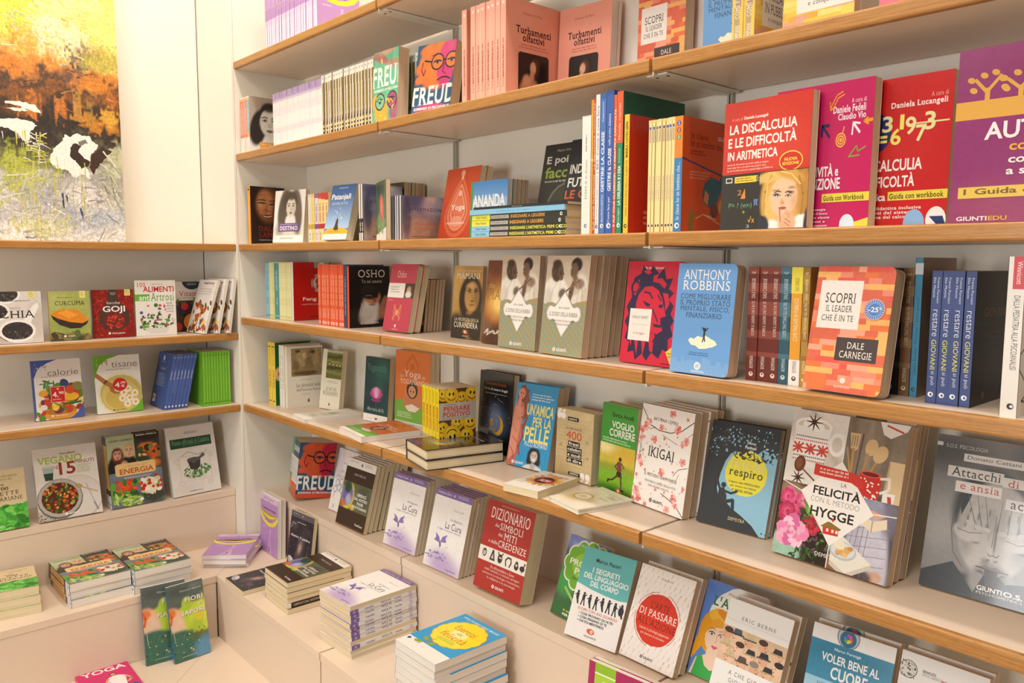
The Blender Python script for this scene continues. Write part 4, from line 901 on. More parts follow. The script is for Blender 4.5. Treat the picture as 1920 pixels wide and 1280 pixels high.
@design('mamani', (.12, .189, .012), '5a4528', '3a2e1e', None, GLOSS, PG_TAN)
def _(a):
    a.P(0, 0, 1, 1, 44, 60, 'b58b48', [(.15, .2, .4, .6, 'c9a05c', .9, .7), (.62, .45, .44, .58, '2c2118', 1, .2), (.2, .9, .5, .5, '33291c', 1, .4), (.85, .8, .4, .5, '33291c', 1, .4), (.66, .42, .27, .36, 'b98a4e', 1, .2), (.82, .42, .14, .34, '7c5a30', .7, .7), (.6, .28, .2, .1, 'd0a566', .7, .7), (.55, .335, .085, .022, '3a2818', 1, .4), (.80, .335, .085, .022, '3a2818', 1, .4), (.55, .30, .1, .016, '4a3420', .8, .5), (.80, .30, .1, .016, '4a3420', .8, .5), (.70, .45, .05, .05, '9a7040', .8, .7), (.66, .53, .11, .028, '8a5a3a', 1, .4), (.66, .53, .1, .008, '4a2a1a', .9, .5), (.6, .64, .15, .06, 'a87a44', .7, .7), (.6, .78, .2, .12, '8a6436', .8, .6)], .05, 5)
    feat(a, .68, .385, .27, '2a1c10', '8a5438', '2a1a0e', 'c8b088', '7a5428')
    a.t('HERNÁN HUARACHE', .06, .045, .94, .085, 'd9c8a4', 's').t('MAMANI', .10, .095, .90, .175, 'ece2cc', 's').t('LA PROFEZIA DELLA', .10, .715, .94, .76, 'd9ceb4', 's').t('CURANDERA', .10, .775, .92, .85, 'ece2cc', 's')
    a.e(.50, .905, .085, 'd8603a', .045, 10).e(.5, .905, .03, 'f0d8b8').t('PICKWICK', .42, .955, .60, .97, 'e4dccc', 'b')
@design('magic', (.13, .204, .012), '6a3a20', '5a3018', None, GLOSS, PG_TAN)
def _(a):
    a.P(0, 0, 1, 1, 30, 44, '8a4a24', [(.4, .5, .6, .5, 'e0a84a', .95, .9), (.4, .5, .3, .3, 'f2cf78', .8, .9), (.2, .08, .4, .3, '6a2c18', .8, .7), (.5, .95, .8, .4, '4a2614', .95, .6), (.1, .8, .2, .2, '7a5a48', .7, .6)], .25, 7, cells=9)
    a.t('the', .08, .27, .24, .33, 'c8a868', 's').t('MAGIC', .06, .35, .86, .47, '9a7a3a', 's').l([(.06, .88), (.16, .82), (.14, .9), (.3, .84), (.36, .88), (.5, .83), (.62, .88)], .016, 'ece2d0').t('Rhonda Byrne', .1, .83, .62, .89, 'ece2d0', 'l')
@design('dono', (.136, .214, .0175), 'a9915e', '4a3a2c', None, PRINT, PG_TAN)
def _(a):
    a.P(0, 0, 1, .56, 46, 48, 'cdbba6', [(.5, .1, .7, .2, 'd8c8b4', .8, .8), (.78, .42, .22, .42, 'ded6ca', 1, .15, 8), (.25, .42, .36, .36, 'e6dfd5', 1, .18, -14), (.1, .42, .14, .2, 'd2c8bc', .9, .5), (.70, .30, .17, .18, 'c9b9a4', 1, .4), (.26, .155, .145, .19, '4a3729', 1, .15), (.33, .16, .075, .15, '6a503c', .9, .5), (.24, .08, .13, .08, '3a2b20', .9, .4), (.2, .17, .03, .05, '6a503c', .9, .5), (.70, .09, .135, .12, '1d1613', 1, .15), (.66, .15, .095, .14, '765844', 1, .25), (.60, .155, .02, .02, '5a4232', .9, .5), (.70, .23, .07, .07, '7a5c46', 1, .4), (.63, .36, .06, .2, '6a4e3a', 1, .3, 12), (.80, .28, .14, .1, '826450', .9, .4), (.42, .38, .12, .1, '4a3729', .9, .5, -30), (.93, .42, .1, .3, 'c4b4a0', .7, .6)], .05, 6)
    a.p([(.36, .10), (.40, .13), (.405, .16), (.435, .185), (.41, .20), (.415, .22), (.40, .245), (.35, .255), (.33, .2)], '6a503c').l([(.375, .145), (.40, .148)], .012, '1d1613').e(.345, .175, .028, '4a3729', .04).l([(.30, .26), (.2, .34), (.12, .5)], .012, 'b8aca0').l([(.36, .27), (.34, .4), (.4, .5)], .01, 'c0b4a8').l([(.1, .36), (.16, .5)], .008, 'c0b4a8')
    a.p([(.60, .12), (.575, .155), (.585, .165), (.575, .18), (.59, .2), (.64, .215), (.68, .16)], '765844').l([(.60, .145), (.62, .147)], .012, '1d1613').l([(.72, .24), (.8, .34), (.76, .5)], .01, 'b0a698').l([(.86, .3), (.9, .48)], .01, 'b0a698').l([(.66, .26), (.6, .36), (.62, .46)], .035, '6a4e3a').l([(.8, .24), (.5, .36)], .03, '7a5c46')
    a.r(0, .50, 1, 1, 'a9915e').p([(0, .50), (.2, .47), (.5, .52), (.8, .46), (1, .44), (1, .56), (0, .56)], 'a9915e')
    R = random.Random(5)
    for j in range(15):
        for i in range(9):
            u, v = i / 8 + (j % 2) * .06, .50 + j * .035
            if v < .49: continue
            a.e(u, v, .05, '6fa3a6', .03, R.uniform(0, 60), 8, up=.05); a.e(u, v, .034, 'b39656', .018, R.uniform(0, 60), 8, up=.05)
    a.up(2)
    sh = lambda s: [(.5 + s * x, .58 + s * y) for x, y in ((0, -.215), (.20, -.07), (.24, -.06), (.31, -.075), (.37, -.055), (.40, -.0), (.37, .055), (.31, .075), (.24, .06), (.20, .07), (0, .235), (-.20, .07), (-.24, .06), (-.31, .075), (-.37, .055), (-.40, 0), (-.37, -.055), (-.31, -.075), (-.24, -.06), (-.20, -.07))]
    a.p(sh(1.07), '6f6a64').p(sh(1.03), 'e8e0d8').p(sh(1.0), '8a857e').p(sh(.97), 'f0eae3')
    a.t('Arun Gandhi', .38, .51, .63, .535, '4a4440').t('IL DONO DELLA RABBIA', .17, .568, .83, .61, '3a3430', 's').t('e altre lezioni di mio nonno', .24, .64, .76, .665, '5a544e').t('Mahatma Gandhi', .34, .675, .66, .70, '5a544e')
    a.logo(.36, .945, .033, 'f4efe8', 'a9915e')
@design('lion', (.135, .203, .016), 'd2203f', 'c61c3a', None, PRINT, PG_WHITE)
def _(a):
    R = '2a2148'; P_ = 'd2203f'
    a.t('VIVERE, AMARE, EDUCARE', .26, .055, .68, .08, 'f2dcd8', 'b')
    a.p([(.14, .16), (.1, .26), (.12, .36), (.04, .45), (.09, .52), (.03, .60), (.1, .66), (.06, .76), (.16, .80), (.14, .90), (.26, .88), (.30, .97), (.42, .90), (.52, .965), (.60, .88), (.74, .93), (.80, .84), (.90, .86), (.88, .74), (.96, .70), (.90, .62), (.95, .56), (.88, .50), (.92, .42), (.82, .36), (.90, .30), (.80, .26), (.86, .16), (.74, .17), (.68, .06), (.60, .12), (.46, .04), (.42, .11), (.28, .04), (.26, .12)], R)
    for q in ([(.60, .12), (.56, .17), (.66, .16), (.76, .22), (.72, .26), (.62, .21), (.5, .2), (.5, .14)], [(.70, .3), (.80, .31), (.84, .4), (.78, .48), (.76, .4)], [(.14, .50), (.17, .60), (.14, .74), (.2, .84), (.2, .7), (.22, .58)], [(.24, .62), (.26, .78), (.32, .92), (.33, .78), (.3, .64)], [(.36, .68), (.40, .80), (.44, .92), (.47, .80), (.44, .70)], [(.52, .74), (.56, .86), (.62, .88), (.62, .78)], [(.14, .2), (.12, .3), (.18, .34), (.26, .26), (.24, .18)], [(.30, .1), (.40, .13), (.46, .11), (.38, .08)]): a.p(q, P_)
    a.e(.17, .25, .08, R, .10, 20).e(.18, .255, .05, P_, .07, 20)
    a.p([(.26, .32), (.36, .25), (.50, .24), (.62, .28), (.70, .36), (.76, .46), (.80, .52), (.79, .57), (.70, .58), (.74, .62), (.76, .66), (.66, .70), (.58, .68), (.50, .72), (.40, .68), (.30, .60), (.22, .50), (.22, .40)], P_)
    a.p([(.34, .385), (.42, .40), (.50, .42), (.46, .445), (.40, .43)], R).p([(.64, .42), (.72, .41), (.73, .44), (.67, .45)], R).p([(.70, .545), (.80, .52), (.79, .57), (.72, .585)], R).p([(.58, .6), (.70, .61), (.78, .60), (.72, .635), (.60, .63)], R).l([(.54, .46), (.6, .52), (.66, .58)], .02, R).l([(.36, .3), (.46, .31), (.52, .36)], .025, R).l([(.62, .32), (.68, .38)], .02, R).p([(.5, .72), (.6, .68), (.64, .72), (.58, .80), (.5, .78)], P_)
    a.r(.12, .465, .535, .775, 'f0e8e0').t('PAOLO CREPET', .18, .535, .48, .56, '3a3430').r(.18, .618, .48, .621, 'b0a8a0').t('il coraggio', .22, .69, .44, .72, 'b8423a')
    a.p([(.86, .86), (.96, .81), (1.05, .86), (1.05, .94), (.96, .97)], 'ecc84a').g(.9, .86, 1, .92, 2, '8a6a1a', 2).t('MONDADORI', .80, .965, .95, .978, '6a0a1a', 'b')
for k, c, c2, tc in (('dred', '6a2a22', '8a4438', 'e8d4c4'), ('bteal', '2f5868', '4a7486', 'c8d8dc'), ('gold', 'b08a3a', '9a7430', 'f0e4c0'), ('dark', '2a3238', '3a444a', '9aa4a8'), ('brn', '7a5a3c', '8f6e4c', 'e0ccac')):
    spine_only('bomp_' + k, (.128, .195, {'dred': .0199, 'bteal': .0193, 'gold': .0128, 'dark': .0275, 'brn': .0170}[k]), [(0, 1, c), (.0, .06, c2), (.14, .22, c2), (.3, .42, c2), (.55, .62, c2), (.74, .78, c2)],
               [('DALE CARNEGIE', .10, .27, tc, 's', .34, .68), ('SCOPRI IL LEADER CHE È IN TE' if k == 'dred' else 'COME TRATTARE GLI ALTRI', .30, .60, tc, 's', .34, .68), ('BOMPIANI', .78, .89, tc, 's', .34, .68), ('42', .04, .06, tc, '', .3, .7)], extra=lambda a, tc=tc: (a.e(.5, .94, .2, tc), a.e(.5, .935, .08, '5a3a2a')))
spine_only('bomp_yel', (.128, .195, .0196), [(0, 1, 'e6a030'), (0, .22, 'ead84a'), (.78, 1, 'f0e8e0')], [('DALE CARNEGIE', .09, .2, '5a4a14', 's', .34, .68), ('COME PARLARE IN PUBBLICO', .26, .62, 'f6e8c0', 's', .3, .7), ('BOMPIANI', .79, .89, '3a3430', 's', .34, .68)], extra=lambda a: (a.e(.5, .94, .2, '4a4440'), a.e(.5, .935, .08, 'f0e8e0')))
spine_only('teal_blue', (.13, .211, .0114), [(0, 1, '3f8cb0'), (.04, .12, 'dfe6e8')], [('Adolescenza e disturbi alimentari', .28, .62, '2a4a6a', 's', .3, .7), ('Luciana Rossetti', .64, .84, '2a4a6a', 's', .3, .7)], extra=gl('2a3a4a', '3f8cb0'), front='a88a70')
@design('giovani', (.14, .192, .0148), '15121a', '3c4c82', None, PRINT, PG_CREAM)
def _(a):
    a.t('restare', .3, .2, .8, .26, '3a2a3a').t('GIOVANI', .25, .27, .9, .34, '6a4a2a', 'b').g(.3, .42, .8, .6, 4, '3a2430', 3).e(.35, .93, .04, '5a5458')
    a.side = 's'; a.t('restare', .30, .52, .68, .66, 'e4e6ee', 'l', 90) if 0 else None
    a.t('Elio Muscio', .20, .05, .40, .20, 'd8dcea', '', -90).t('Franca Porciani', .55, .05, .75, .24, 'd8dcea', '', -90).t('restare', .28, .29, .74, .49, 'eceef4', 'l', -90).t('GIOVANI', .28, .515, .72, .74, 'e4dc5a', '', -90).t('si può', .30, .755, .74, .86, 'eceef4', 'l', -90)
    a.e(.45, .93, .25, 'f0eef0').e(.5, .93, .13, '3c4c82').e(.62, .925, .08, 'f0eef0')
@design('winni', (.16, .212, .0207), 'ece6de', 'e6dfd6', None, GLOSS, PG_WHITE)
def _(a):
    for p_ in ([(.0, .2), (.3, .1), (.25, .4)], [(0, .6), (.3, .5), (.2, .8), (0, .7)], [(.1, .9), (.4, .8), (.5, .95)], [(.3, .1), (.6, .3), (.25, .4)], [(.3, .5), (.6, .55), (.2, .8)]): a.l(p_ + p_[:1], .02, '5a5450')
    a.side = 's'; a.r(.3, 0, 1, .2, 'c8323a').t('Winnicott', .5, .03, .8, .17, 'f4e4e0', '', -90).t('DALLA PEDIATRIA ALLA PSICOANALISI', .42, .24, .78, .70, '5a5450', '', -90).e(.6, .93, .2, '2a2624').e(.66, .93, .1, 'e6dfd6')

# ---- fifth shelf
@design('green_book', (.137, .2234, .0290), '1c6a40', 'f0cf3a', None, GLOSS, PG_CREAM)
def _(a):
    a.e(.16, .5, .2, 'd9b070').e(.16, .5, .16, 'e8d4a8').e(.16, .5, .09, 'c06a3a').e(.7, .12, .05, 'd8c070')
    a.side = 's'; a.r(0, 0, .1, 1, 'c9a62c').t('FIORI DI BACH', .3, .44, .72, .72, 'b05a1a', 'b', 90).t('Demetra', .35, .1, .65, .36, '7a6a1a', '', 90).r(.2, .06, .8, .08, '3a5a2a').r(.2, .93, .8, .945, '3a2a1a')
spine_only('ivory', (.14, .217, .0204), [(0, 1, 'ece6d8')], [(None, .15, .7, 'b8b0a0')])
@design('divinita', (.13, .214, .018), 'ece5d3', 'f0eadc', None, PRINT, PG_CREAM)
def _(a):
    a.P(.12, .03, .98, .49, 34, 28, 'a08a62', [(.4, .2, .2, .3, 'b8a274', .9, .4), (.62, .28, .16, .22, '8a7450', .9, .5), (.8, .2, .12, .3, 'b09a6c', .9, .4), (.25, .32, .14, .2, '7a6444', .8, .5), (.5, .44, .5, .08, '5c4a30', .9, .5), (.72, .1, .1, .06, '3c3020', .9, .5), (.3, .08, .1, .06, '4a3c28', .9, .5), (.48, .15, .06, .1, 'd0bc8c', .9, .5)], .35, 4, cells=16)
    a.g(.35, .545, .7, .565, 1, 'a89a88', 2).t('Le divinità solari', .25, .61, 1.0, .67, '5a5040', 's').t("dell'antica Europa", .25, .69, 1.0, .75, '5a5040', 's').g(.4, .78, .7, .80, 1, 'a89a88', 3).p([(.55, .89), (.6, .86), (.62, .92), (.56, .93)], '7a6e5c')
@design('buddh', (.11, .206, .018), 'eee8d4', 'eee8d4', None, PRINT, PG_CREAM)
def _(a):
    a.P(.22, .0, 1, .48, 26, 26, '6f7038', [(.6, .03, 1, .06, 'c8c8b0', .9, .5), (.6, .12, 1, .05, '4a4a24', .9, .5, -3), (.6, .2, 1, .05, '9a9a58', .9, .5, 4), (.6, .30, .9, .06, '3e4020', .9, .5, -2), (.6, .38, .9, .06, '8a8c48', .9, .5, 3)], .3, 3)
    for u in (.36, .56, .74, .9): a.e(u, .24 + .02 * u, .03, 'ece6dc').l([(u, .25 + .02 * u), (u, .31)], .03, '7a4a2a')
    a.g(.3, .52, .85, .56, 2, 'b0a48c', 4, cen=True).t('LE VIE DEL', .27, .63, .83, .685, '8a8068', 's').t('BUDDHISMO', .15, .70, .90, .765, '8a8068', 's').p([(.45, .91), (.5, .88), (.54, .93), (.47, .94)], '7a6e5c')
@design('white_flat', (.115, .19, .012), 'efe9e0', 'efe9e0', None, PRINT, PG_WHITE)
def _(a): a.P(.3, .25, .75, .6, 10, 10, 'd8dcc8', [(.5, .4, .2, .2, '9aa88a', .9, .6)], .2, 2).g(.3, .7, .7, .8, 2, 'b0a898', 3)
@design('lotus', (.123, .206, .02), '1f4a4c', '1f4a4c', None, PRINT, PG_CREAM)
def _(a):
    a.P(0, 0, 1, .88, 20, 26, '1c4446', [(.7, .2, .5, .5, '2e6a5c', .8, .9), (.3, .75, .5, .3, '16343c', .9, .8), (.6, .5, .3, .3, '3a6a62', .7, .9)], .1, 2)
    a.t('Yogananda', .10, .10, .86, .25, '5f8a84', 'w')
    for an, c in ((-62, 'b04a86'), (62, 'b04a86'), (-40, 'c860a0'), (40, 'c860a0'), (-20, 'dc86b8'), (20, 'dc86b8'), (0, 'eab0cc')):
        d = rad(an); L = .27; cu, cv = .5 + math.sin(d) * L * .55, .63 - math.cos(d) * L * .55 * .6; a.e(cu, cv, .07, c, L * .55, an, 12)
    a.e(.5, .66, .2, '8a3a72', .05).l([(.5, .68), (.52, .80)], .02, '3a6a4a').t('Alla ricerca del Sé', .16, .775, .84, .83, 'd8e4e0', 'l').r(0, .885, 1, 1, 'f0eae4').p([(.45, .93), (.53, .94), (.62, .925), (.54, .97)], '2a3a3c').g(.15, .95, .4, .965, 1, 'b0a8a0', 2)
def yogan(a):
    a.r(0, 0, 1, .92, 'e27a3c').p([(0, .66), (.2, .64), (.5, .66), (.8, .70), (1, .68), (1, .93), (0, .93)], '7ab648')
    a.p([(.25, .6), (.3, .5), (.5, .38), (.7, .48), (.78, .66), (.7, .76), (.4, .78), (.24, .7)], 'd0885a').e(.5, .5, .16, '4a2c20').e(.5, .52, .11, 'd49a70').e(.46, .52, .016, '2a1a14').e(.54, .52, .016, '2a1a14').p([(.3, .72), (.5, .68), (.72, .72), (.6, .78), (.4, .78)], 'f0e4d4')
    a.l([(.35, .25), (.35, .17), (.5, .06), (.65, .17), (.65, .25)], .012, 'b85a24').l([(.3, .18), (.5, .03), (.7, .18)], .012, 'b85a24').e(.5, .2, .06, 'cf6a30')
    a.t('Lo', .16, .30, .24, .345, 'f4e8dc', 'l').t('Yoga', .25, .25, .74, .36, 'f4ece4', 's').t('di', .78, .30, .86, .34, 'f4e8dc', 'l').t('YOGANANDA', .14, .365, .96, .43, 'f4e8dc', 's').g(.08, .80, .6, .88, 3, 'e4f0d4', 3).r(0, .92, 1, 1, 'f2ece6').t('ananda', .4, .945, .6, .965, '8a7a6a')
@design('yogananda', (.167, .237, .018), 'e27a3c', 'f0eae2', None, PRINT, PG_CREAM)
def _(a): yogan(a)
@design('yogananda_s', (.167, .185, .018), 'e27a3c', 'f0eae2', None, PRINT, PG_WHITE)
def _(a): yogan(a)
@design('poncia', (.1, .145, .0165), 'e8e2da', 'e8e2da', None, PRINT, PG_CREAM)
def _(a):
    for k in range(16): t = rad(22.5 * k); a.e(.55 + .3 * math.cos(t), .45 + .3 * math.sin(t) * a.w / a.h, .16, ['e8a83a', 'e0843a', 'f0c860'][k % 3], .06, 22.5 * k)
    a.e(.55, .45, .3, 'd88a3a').e(.55, .45, .24, '2a1c2c').t('Ti', .3, .08, .4, .14, 'b8442a', 's').t('conosco', .3, .12, .9, .2, 'c8544a', 's').g(.06, .72, .3, .76, 1, 'b8a070', 2)
@design('quad_flat', (.11, .142, .011), 'ece4d0', 'ece4d8', None, GLOSS, PG_WHITE, 0, True)
def _(a):
    a.P(0, 0, 1, 1, 20, 24, 'ece4d4', [(.3, .6, .5, .5, 'dcc080', .9, .8), (.55, .6, .3, .16, 'c8b490', .8, .7)], .06, 3)
    a.e(.34, .55, .22, 'c8a860', .2).e(.34, .55, .18, 'ece6dc', .16).e(.34, .55, .09, 'd8c8a0', .08).t('IL PICCOLO', .5, .12, .95, .18, 'a89a80', 's').t('LIBRO', .62, .22, .92, .3, '8a8068', 's').g(.6, .36, .9, .44, 2, 'b8a888', 3)
def smiley(a, u, v, z, rot, rng, sad=False):
    a.e(u, v, z, 'b8860f').e(u - z * .03, v - z * .03, z * .96, 'e8b81e', m=.05).e(u - z * .2, v - z * .25 * a.w / a.h, z * .55, 'f2cc3a')
    c, s_ = math.cos(rad(rot)), math.sin(rad(rot)); k = a.W() / a.h
    pt = lambda x, y: (u + z * (x * c - y * s_), v + z * (x * s_ + y * c) * k)
    for x in (-.26, .24): q = pt(x, -.18); a.e(q[0], q[1], z * .12, '1a1410', z * .22, rot)
    arc = [pt(.55 * math.sin(rad(t)), .12 + .45 * math.cos(rad(t)) * (-1 if sad else 1) + (.5 if sad else 0)) for t in range(-70, 71, 14)]
    a.l(arc, z * .09, '1a1410')
@design('pensare', (.107, .13, .0203), '5a3c1c', 'f2d820', None, GLOSS, PG_CREAM)
def _(a):
    R = random.Random(4)
    for u, v, z, ro in ((.12, .12, .16, 10), (.62, .2, .16, -10), (.95, .42, .15, 20), (.05, .45, .14, 0), (.1, .8, .17, -20), (.9, .14, .2, 8), (.34, .14, .2, 0), (.5, .7, .18, 0), (.85, .72, .2, -5), (.35, .94, .24, 170), (.75, .98, .19, 6), (.08, 1.0, .15, 0)): smiley(a, u, v, z, ro, R)
    a.r(0, .28, 1, .63, 'c0b8ac', m=.05).t('Osvaldo Marchesi', .16, .305, .46, .335, '3a342e').t('PENSARE', .12, .355, .84, .455, 'cf2f24', 'sb').t('POSITIVO', .10, .47, .84, .57, 'cf2f24', 'sb').g(.1, .59, .8, .61, 1, '4a443e', 2)
    a.side = 's'; a.r(0, 0, .1, 1, 'd8b818').t('PENSARE POSITIVO', .32, .36, .74, .86, 'cf4a1c', 'b', -90).t('Osvaldo Marchesi', .36, .06, .62, .30, '8a7418', '', -90)
def fragili(a):
    a.P(0, 0, 1, 1, 30, 44, '12161c', [(.5, .62, .55, .5, '5a6a8c', .95, .95), (.5, .6, .34, .4, '7f8ca8', .75, .95), (.1, .95, .5, .3, '2a3a5a', .7, .8)], .06, 3)
    a.sc(46, (.03, .28, .97, .98), (.005, .009), ['d8dce8', 'aab4c8', 'f0f0ea'], 7, (.8, 1), m=0)
    a.t("alessandro d'avenia", .20, .125, .80, .165, 'b8562a').t("l'arte di essere fragili", .15, .20, .85, .24, 'e4e0da', 'b').g(.18, .265, .85, .285, 1, 'c4c4c8', 2)
    o = [(.60 + .17 * math.sin(rad(t)), .66 - .125 * math.cos(rad(t))) for t in range(-5, 232, 12)]
    i_ = [(.535 + .145 * math.sin(rad(t)), .635 - .115 * math.cos(rad(t))) for t in range(215, 0, -12)]
    a.p(o + i_, 'dca93c', .12).e(.41, .64, .05, 'c8923a', .07, -15).e(.42, .60, .03, 'd8a860').l([(.36, .70), (.48, .73), (.56, .76)], .04, 'b87f30')
@design('fragili', (.14, .215, .0262), '12161c', '181c24', None, LAMIN, PG_CREAM, 0, True)
def _(a): fragili(a)
@design('amica', (.138, .208, .02), '2b93c8', '2b93c8', None, GLOSS, PG_TAN)
def _(a):
    S = 'd48a72'                     # a plain standing figure in a wrap, long auburn hair
    a.p([(.10, .04), (.2, .02), (.26, .08), (.32, .06), (.30, .14), (.36, .2), (.30, .26), (.34, .36), (.26, .46), (.22, .34), (.08, .3), (.04, .16)], '7a3a30')
    a.p([(.02, .26), (.1, .22), (.22, .24), (.27, .34), (.25, .48), (.28, .62), (.24, .80), (.20, 1), (-.02, 1), (-.02, .4)], 'b8685a').p([(.03, .30), (.12, .27), (.2, .32), (.22, .44), (.2, .62), (.18, .85), (.02, .95), (0, .5)], S)
    a.e(.14, .13, .085, S, .1).l([(.11, .2), (.12, .28)], .07, S).l([(.2, .3), (.24, .42), (.12, .44)], .045, 'c97e68').l([(.04, .32), (.02, .52), (.14, .60)], .05, 'c97e68').e(.115, .125, .014, '3a2018').e(.17, .13, .014, '3a2018').l([(.12, .165), (.16, .168)], .012, 'a03a34')
    a.l([(.2, .05), (.3, .16), (.28, .3), (.34, .42), (.28, .55)], .05, '8a4434').l([(.05, .66), (.2, .72), (.24, .86)], .012, '8a4a3e').l([(.03, .78), (.12, .84), (.16, .96)], .012, '8a4a3e').l([(.26, .5), (.3, .64), (.24, .76), (.28, .86)], .03, '8a4434')
    a.g(.40, .11, .97, .205, 3, 'dceaf4', 4, .55)
    a.t("UN'AMICA", .32, .235, .96, .375, 'f2e07a', 'b').t('PER LA', .50, .385, .94, .50, 'f2e07a', 'b').t('PELLE', .34, .51, .92, .685, 'f2e07a', 'b').t('PUCCI ROMANO', .38, .685, .92, .74, 'f0f0ee')
    a.P(.38, .75, .92, 1, 30, 26, '2b93c8', [(.64, .84, .17, .17, '1c1c1e', 1, .2), (.54, .9, .07, .1, '1c1c1e', 1, .3), (.75, .9, .07, .1, '1c1c1e', 1, .3), (.64, 1.02, .27, .13, 'd4d2ce', 1, .2), (.64, .97, .07, .08, 'b4aca6', 1, .3), (.645, .85, .09, .115, 'c6beb8', 1, .2), (.61, .835, .02, .01, '3a3634', 1, .5), (.68, .835, .02, .01, '3a3634', 1, .5), (.645, .885, .045, .016, 'f0eeea', 1, .4), (.645, .862, .016, .02, 'a09892', .8, .6), (.62, .77, .1, .04, '1c1c1e', 1, .4)], .0, 2); feat(a, .645, .85, .1, '2a2624', '5a5250', '1a1614', 'd8d4d0', '8a827c'); a.e(.645, .886, .03, 'f0eeea', .012)
    a.logo(.16, .955, .03, 'f2f0ec', '2b93c8')
@design('frasi', (.123, .164, .045), 'c9b386', 'b09a6c', None, PRINT, PG_CREAM)
def _(a):
    a.P(0, 0, 1, 1, 20, 26, 'cbb588', [(.1, .9, .5, .4, 'b59c68', .8, .8), (.9, .1, .4, .3, 'd8c498', .8, .8)], .12, 4)
    for i in range(16): a.g(.05, .12 + i * .052, .95, .15 + i * .052, 1, 'bba676', i, .4)
    for u in (.06, .18): a.e(u, .10, .065, 'f4efe8').l([(u - .045, .1), (u - .03, .05), (u + .04, .02)], .045, 'f4efe8')
    for u in (.76, .90): a.e(u, .90, .06, 'f4efe8').l([(u + .04, .9), (u + .03, .955), (u - .03, .98)], .045, 'f4efe8')
    a.r(.30, .10, .60, .155, '1c1a18').g(.33, .115, .57, .15, 1, 'e8e0d0', 2, .6)
    a.t('Le mille storie di', .28, .245, .68, .275, '5a4c34').t('400', .28, .30, .70, .42, 'd0452c')
    for s, x0, x1, v in (('frasi', .36, .64, .455), ('celebri', .33, .70, .535), ('e modi', .34, .70, .615), ('di dire', .34, .72, .695)): a.r(x0 - .02, v - .012, x1 + .02, v + .058, '1c1a18').t(s, x0, v, x1, v + .046, 'f0eae0', 'sb')
    a.r(.38, .885, .70, .93, '1c1a18').t('DEMETRA', .42, .895, .66, .92, 'f0eae0', 'b').t('“', .1, .5, .16, .54, '9a8658').t('”', .82, .40, .88, .44, '9a8658').t('”', .84, .62, .9, .66, '9a8658')
@design('correre', (.116, .197, .015), '3f9a34', '3f9a34', None, GLOSS, PG_CREAM)
def _(a):
    a.t('Enrico Arcelli', .30, .09, .90, .14, '14240e', 'b').t('VOGLIO', .30, .185, .93, .265, 'f4f0ea', 'b').t('CORRERE', .24, .275, .96, .36, 'f4f0ea', 'b').g(.06, .385, .95, .44, 2, 'd8ecd0', 3)
    a.P(0, .45, 1, 1, 30, 30, 'c8b83a', [(.15, .5, .5, .2, 'f4e4a0', 1, .9), (.7, .56, .6, .18, 'd8a83a', .8, .8), (.5, .73, 1, .16, '8a9a2a', .9, .6), (.5, .84, 1.2, .22, '7cb02c', 1, .4), (.4, 1, 1.2, .24, '3f7a1c', 1, .6)], .1, 5)
    K = '2a1c18'
    a.e(.60, .60, .042, K).p([(.54, .625), (.64, .63), (.66, .72), (.62, .755), (.54, .75), (.52, .68)], '7a3a34').p([(.53, .74), (.65, .74), (.68, .80), (.60, .80), (.56, .80), (.5, .80)], K)
    a.l([(.56, .78), (.42, .845), (.30, .865)], .045, '5a3a28', 0, .03).l([(.64, .78), (.66, .86), (.68, .935)], .045, '5a3a28', 0, .03).l([(.30, .855), (.28, .885)], .04, K).l([(.66, .94), (.74, .94)], .035, K).l([(.55, .64), (.47, .69), (.53, .72)], .028, '5a3a28').l([(.65, .64), (.72, .69)], .028, '5a3a28')
    a.e(.6, .955, .08, 'd8603a', .04, 5).e(.6, .955, .026, 'f4f0ea').t('PICKWICK', .45, .98, .78, .992, 'f0ece4', 'b')
def blossom(a, u, v, z, seed):
    R = random.Random(seed)
    for k in range(5): t = 72 * k + R.uniform(0, 30); a.e(u + z * .55 * math.cos(rad(t)), v + z * .55 * math.sin(rad(t)) * a.w / a.h, z * .5, R.choice(['e88a86', 'efa6a0', 'e27672', 'f2bcb4']), z * .42, t, 9, m=.12, up=.3)
    a.e(u, v, z * .2, 'c2484a', n=8)
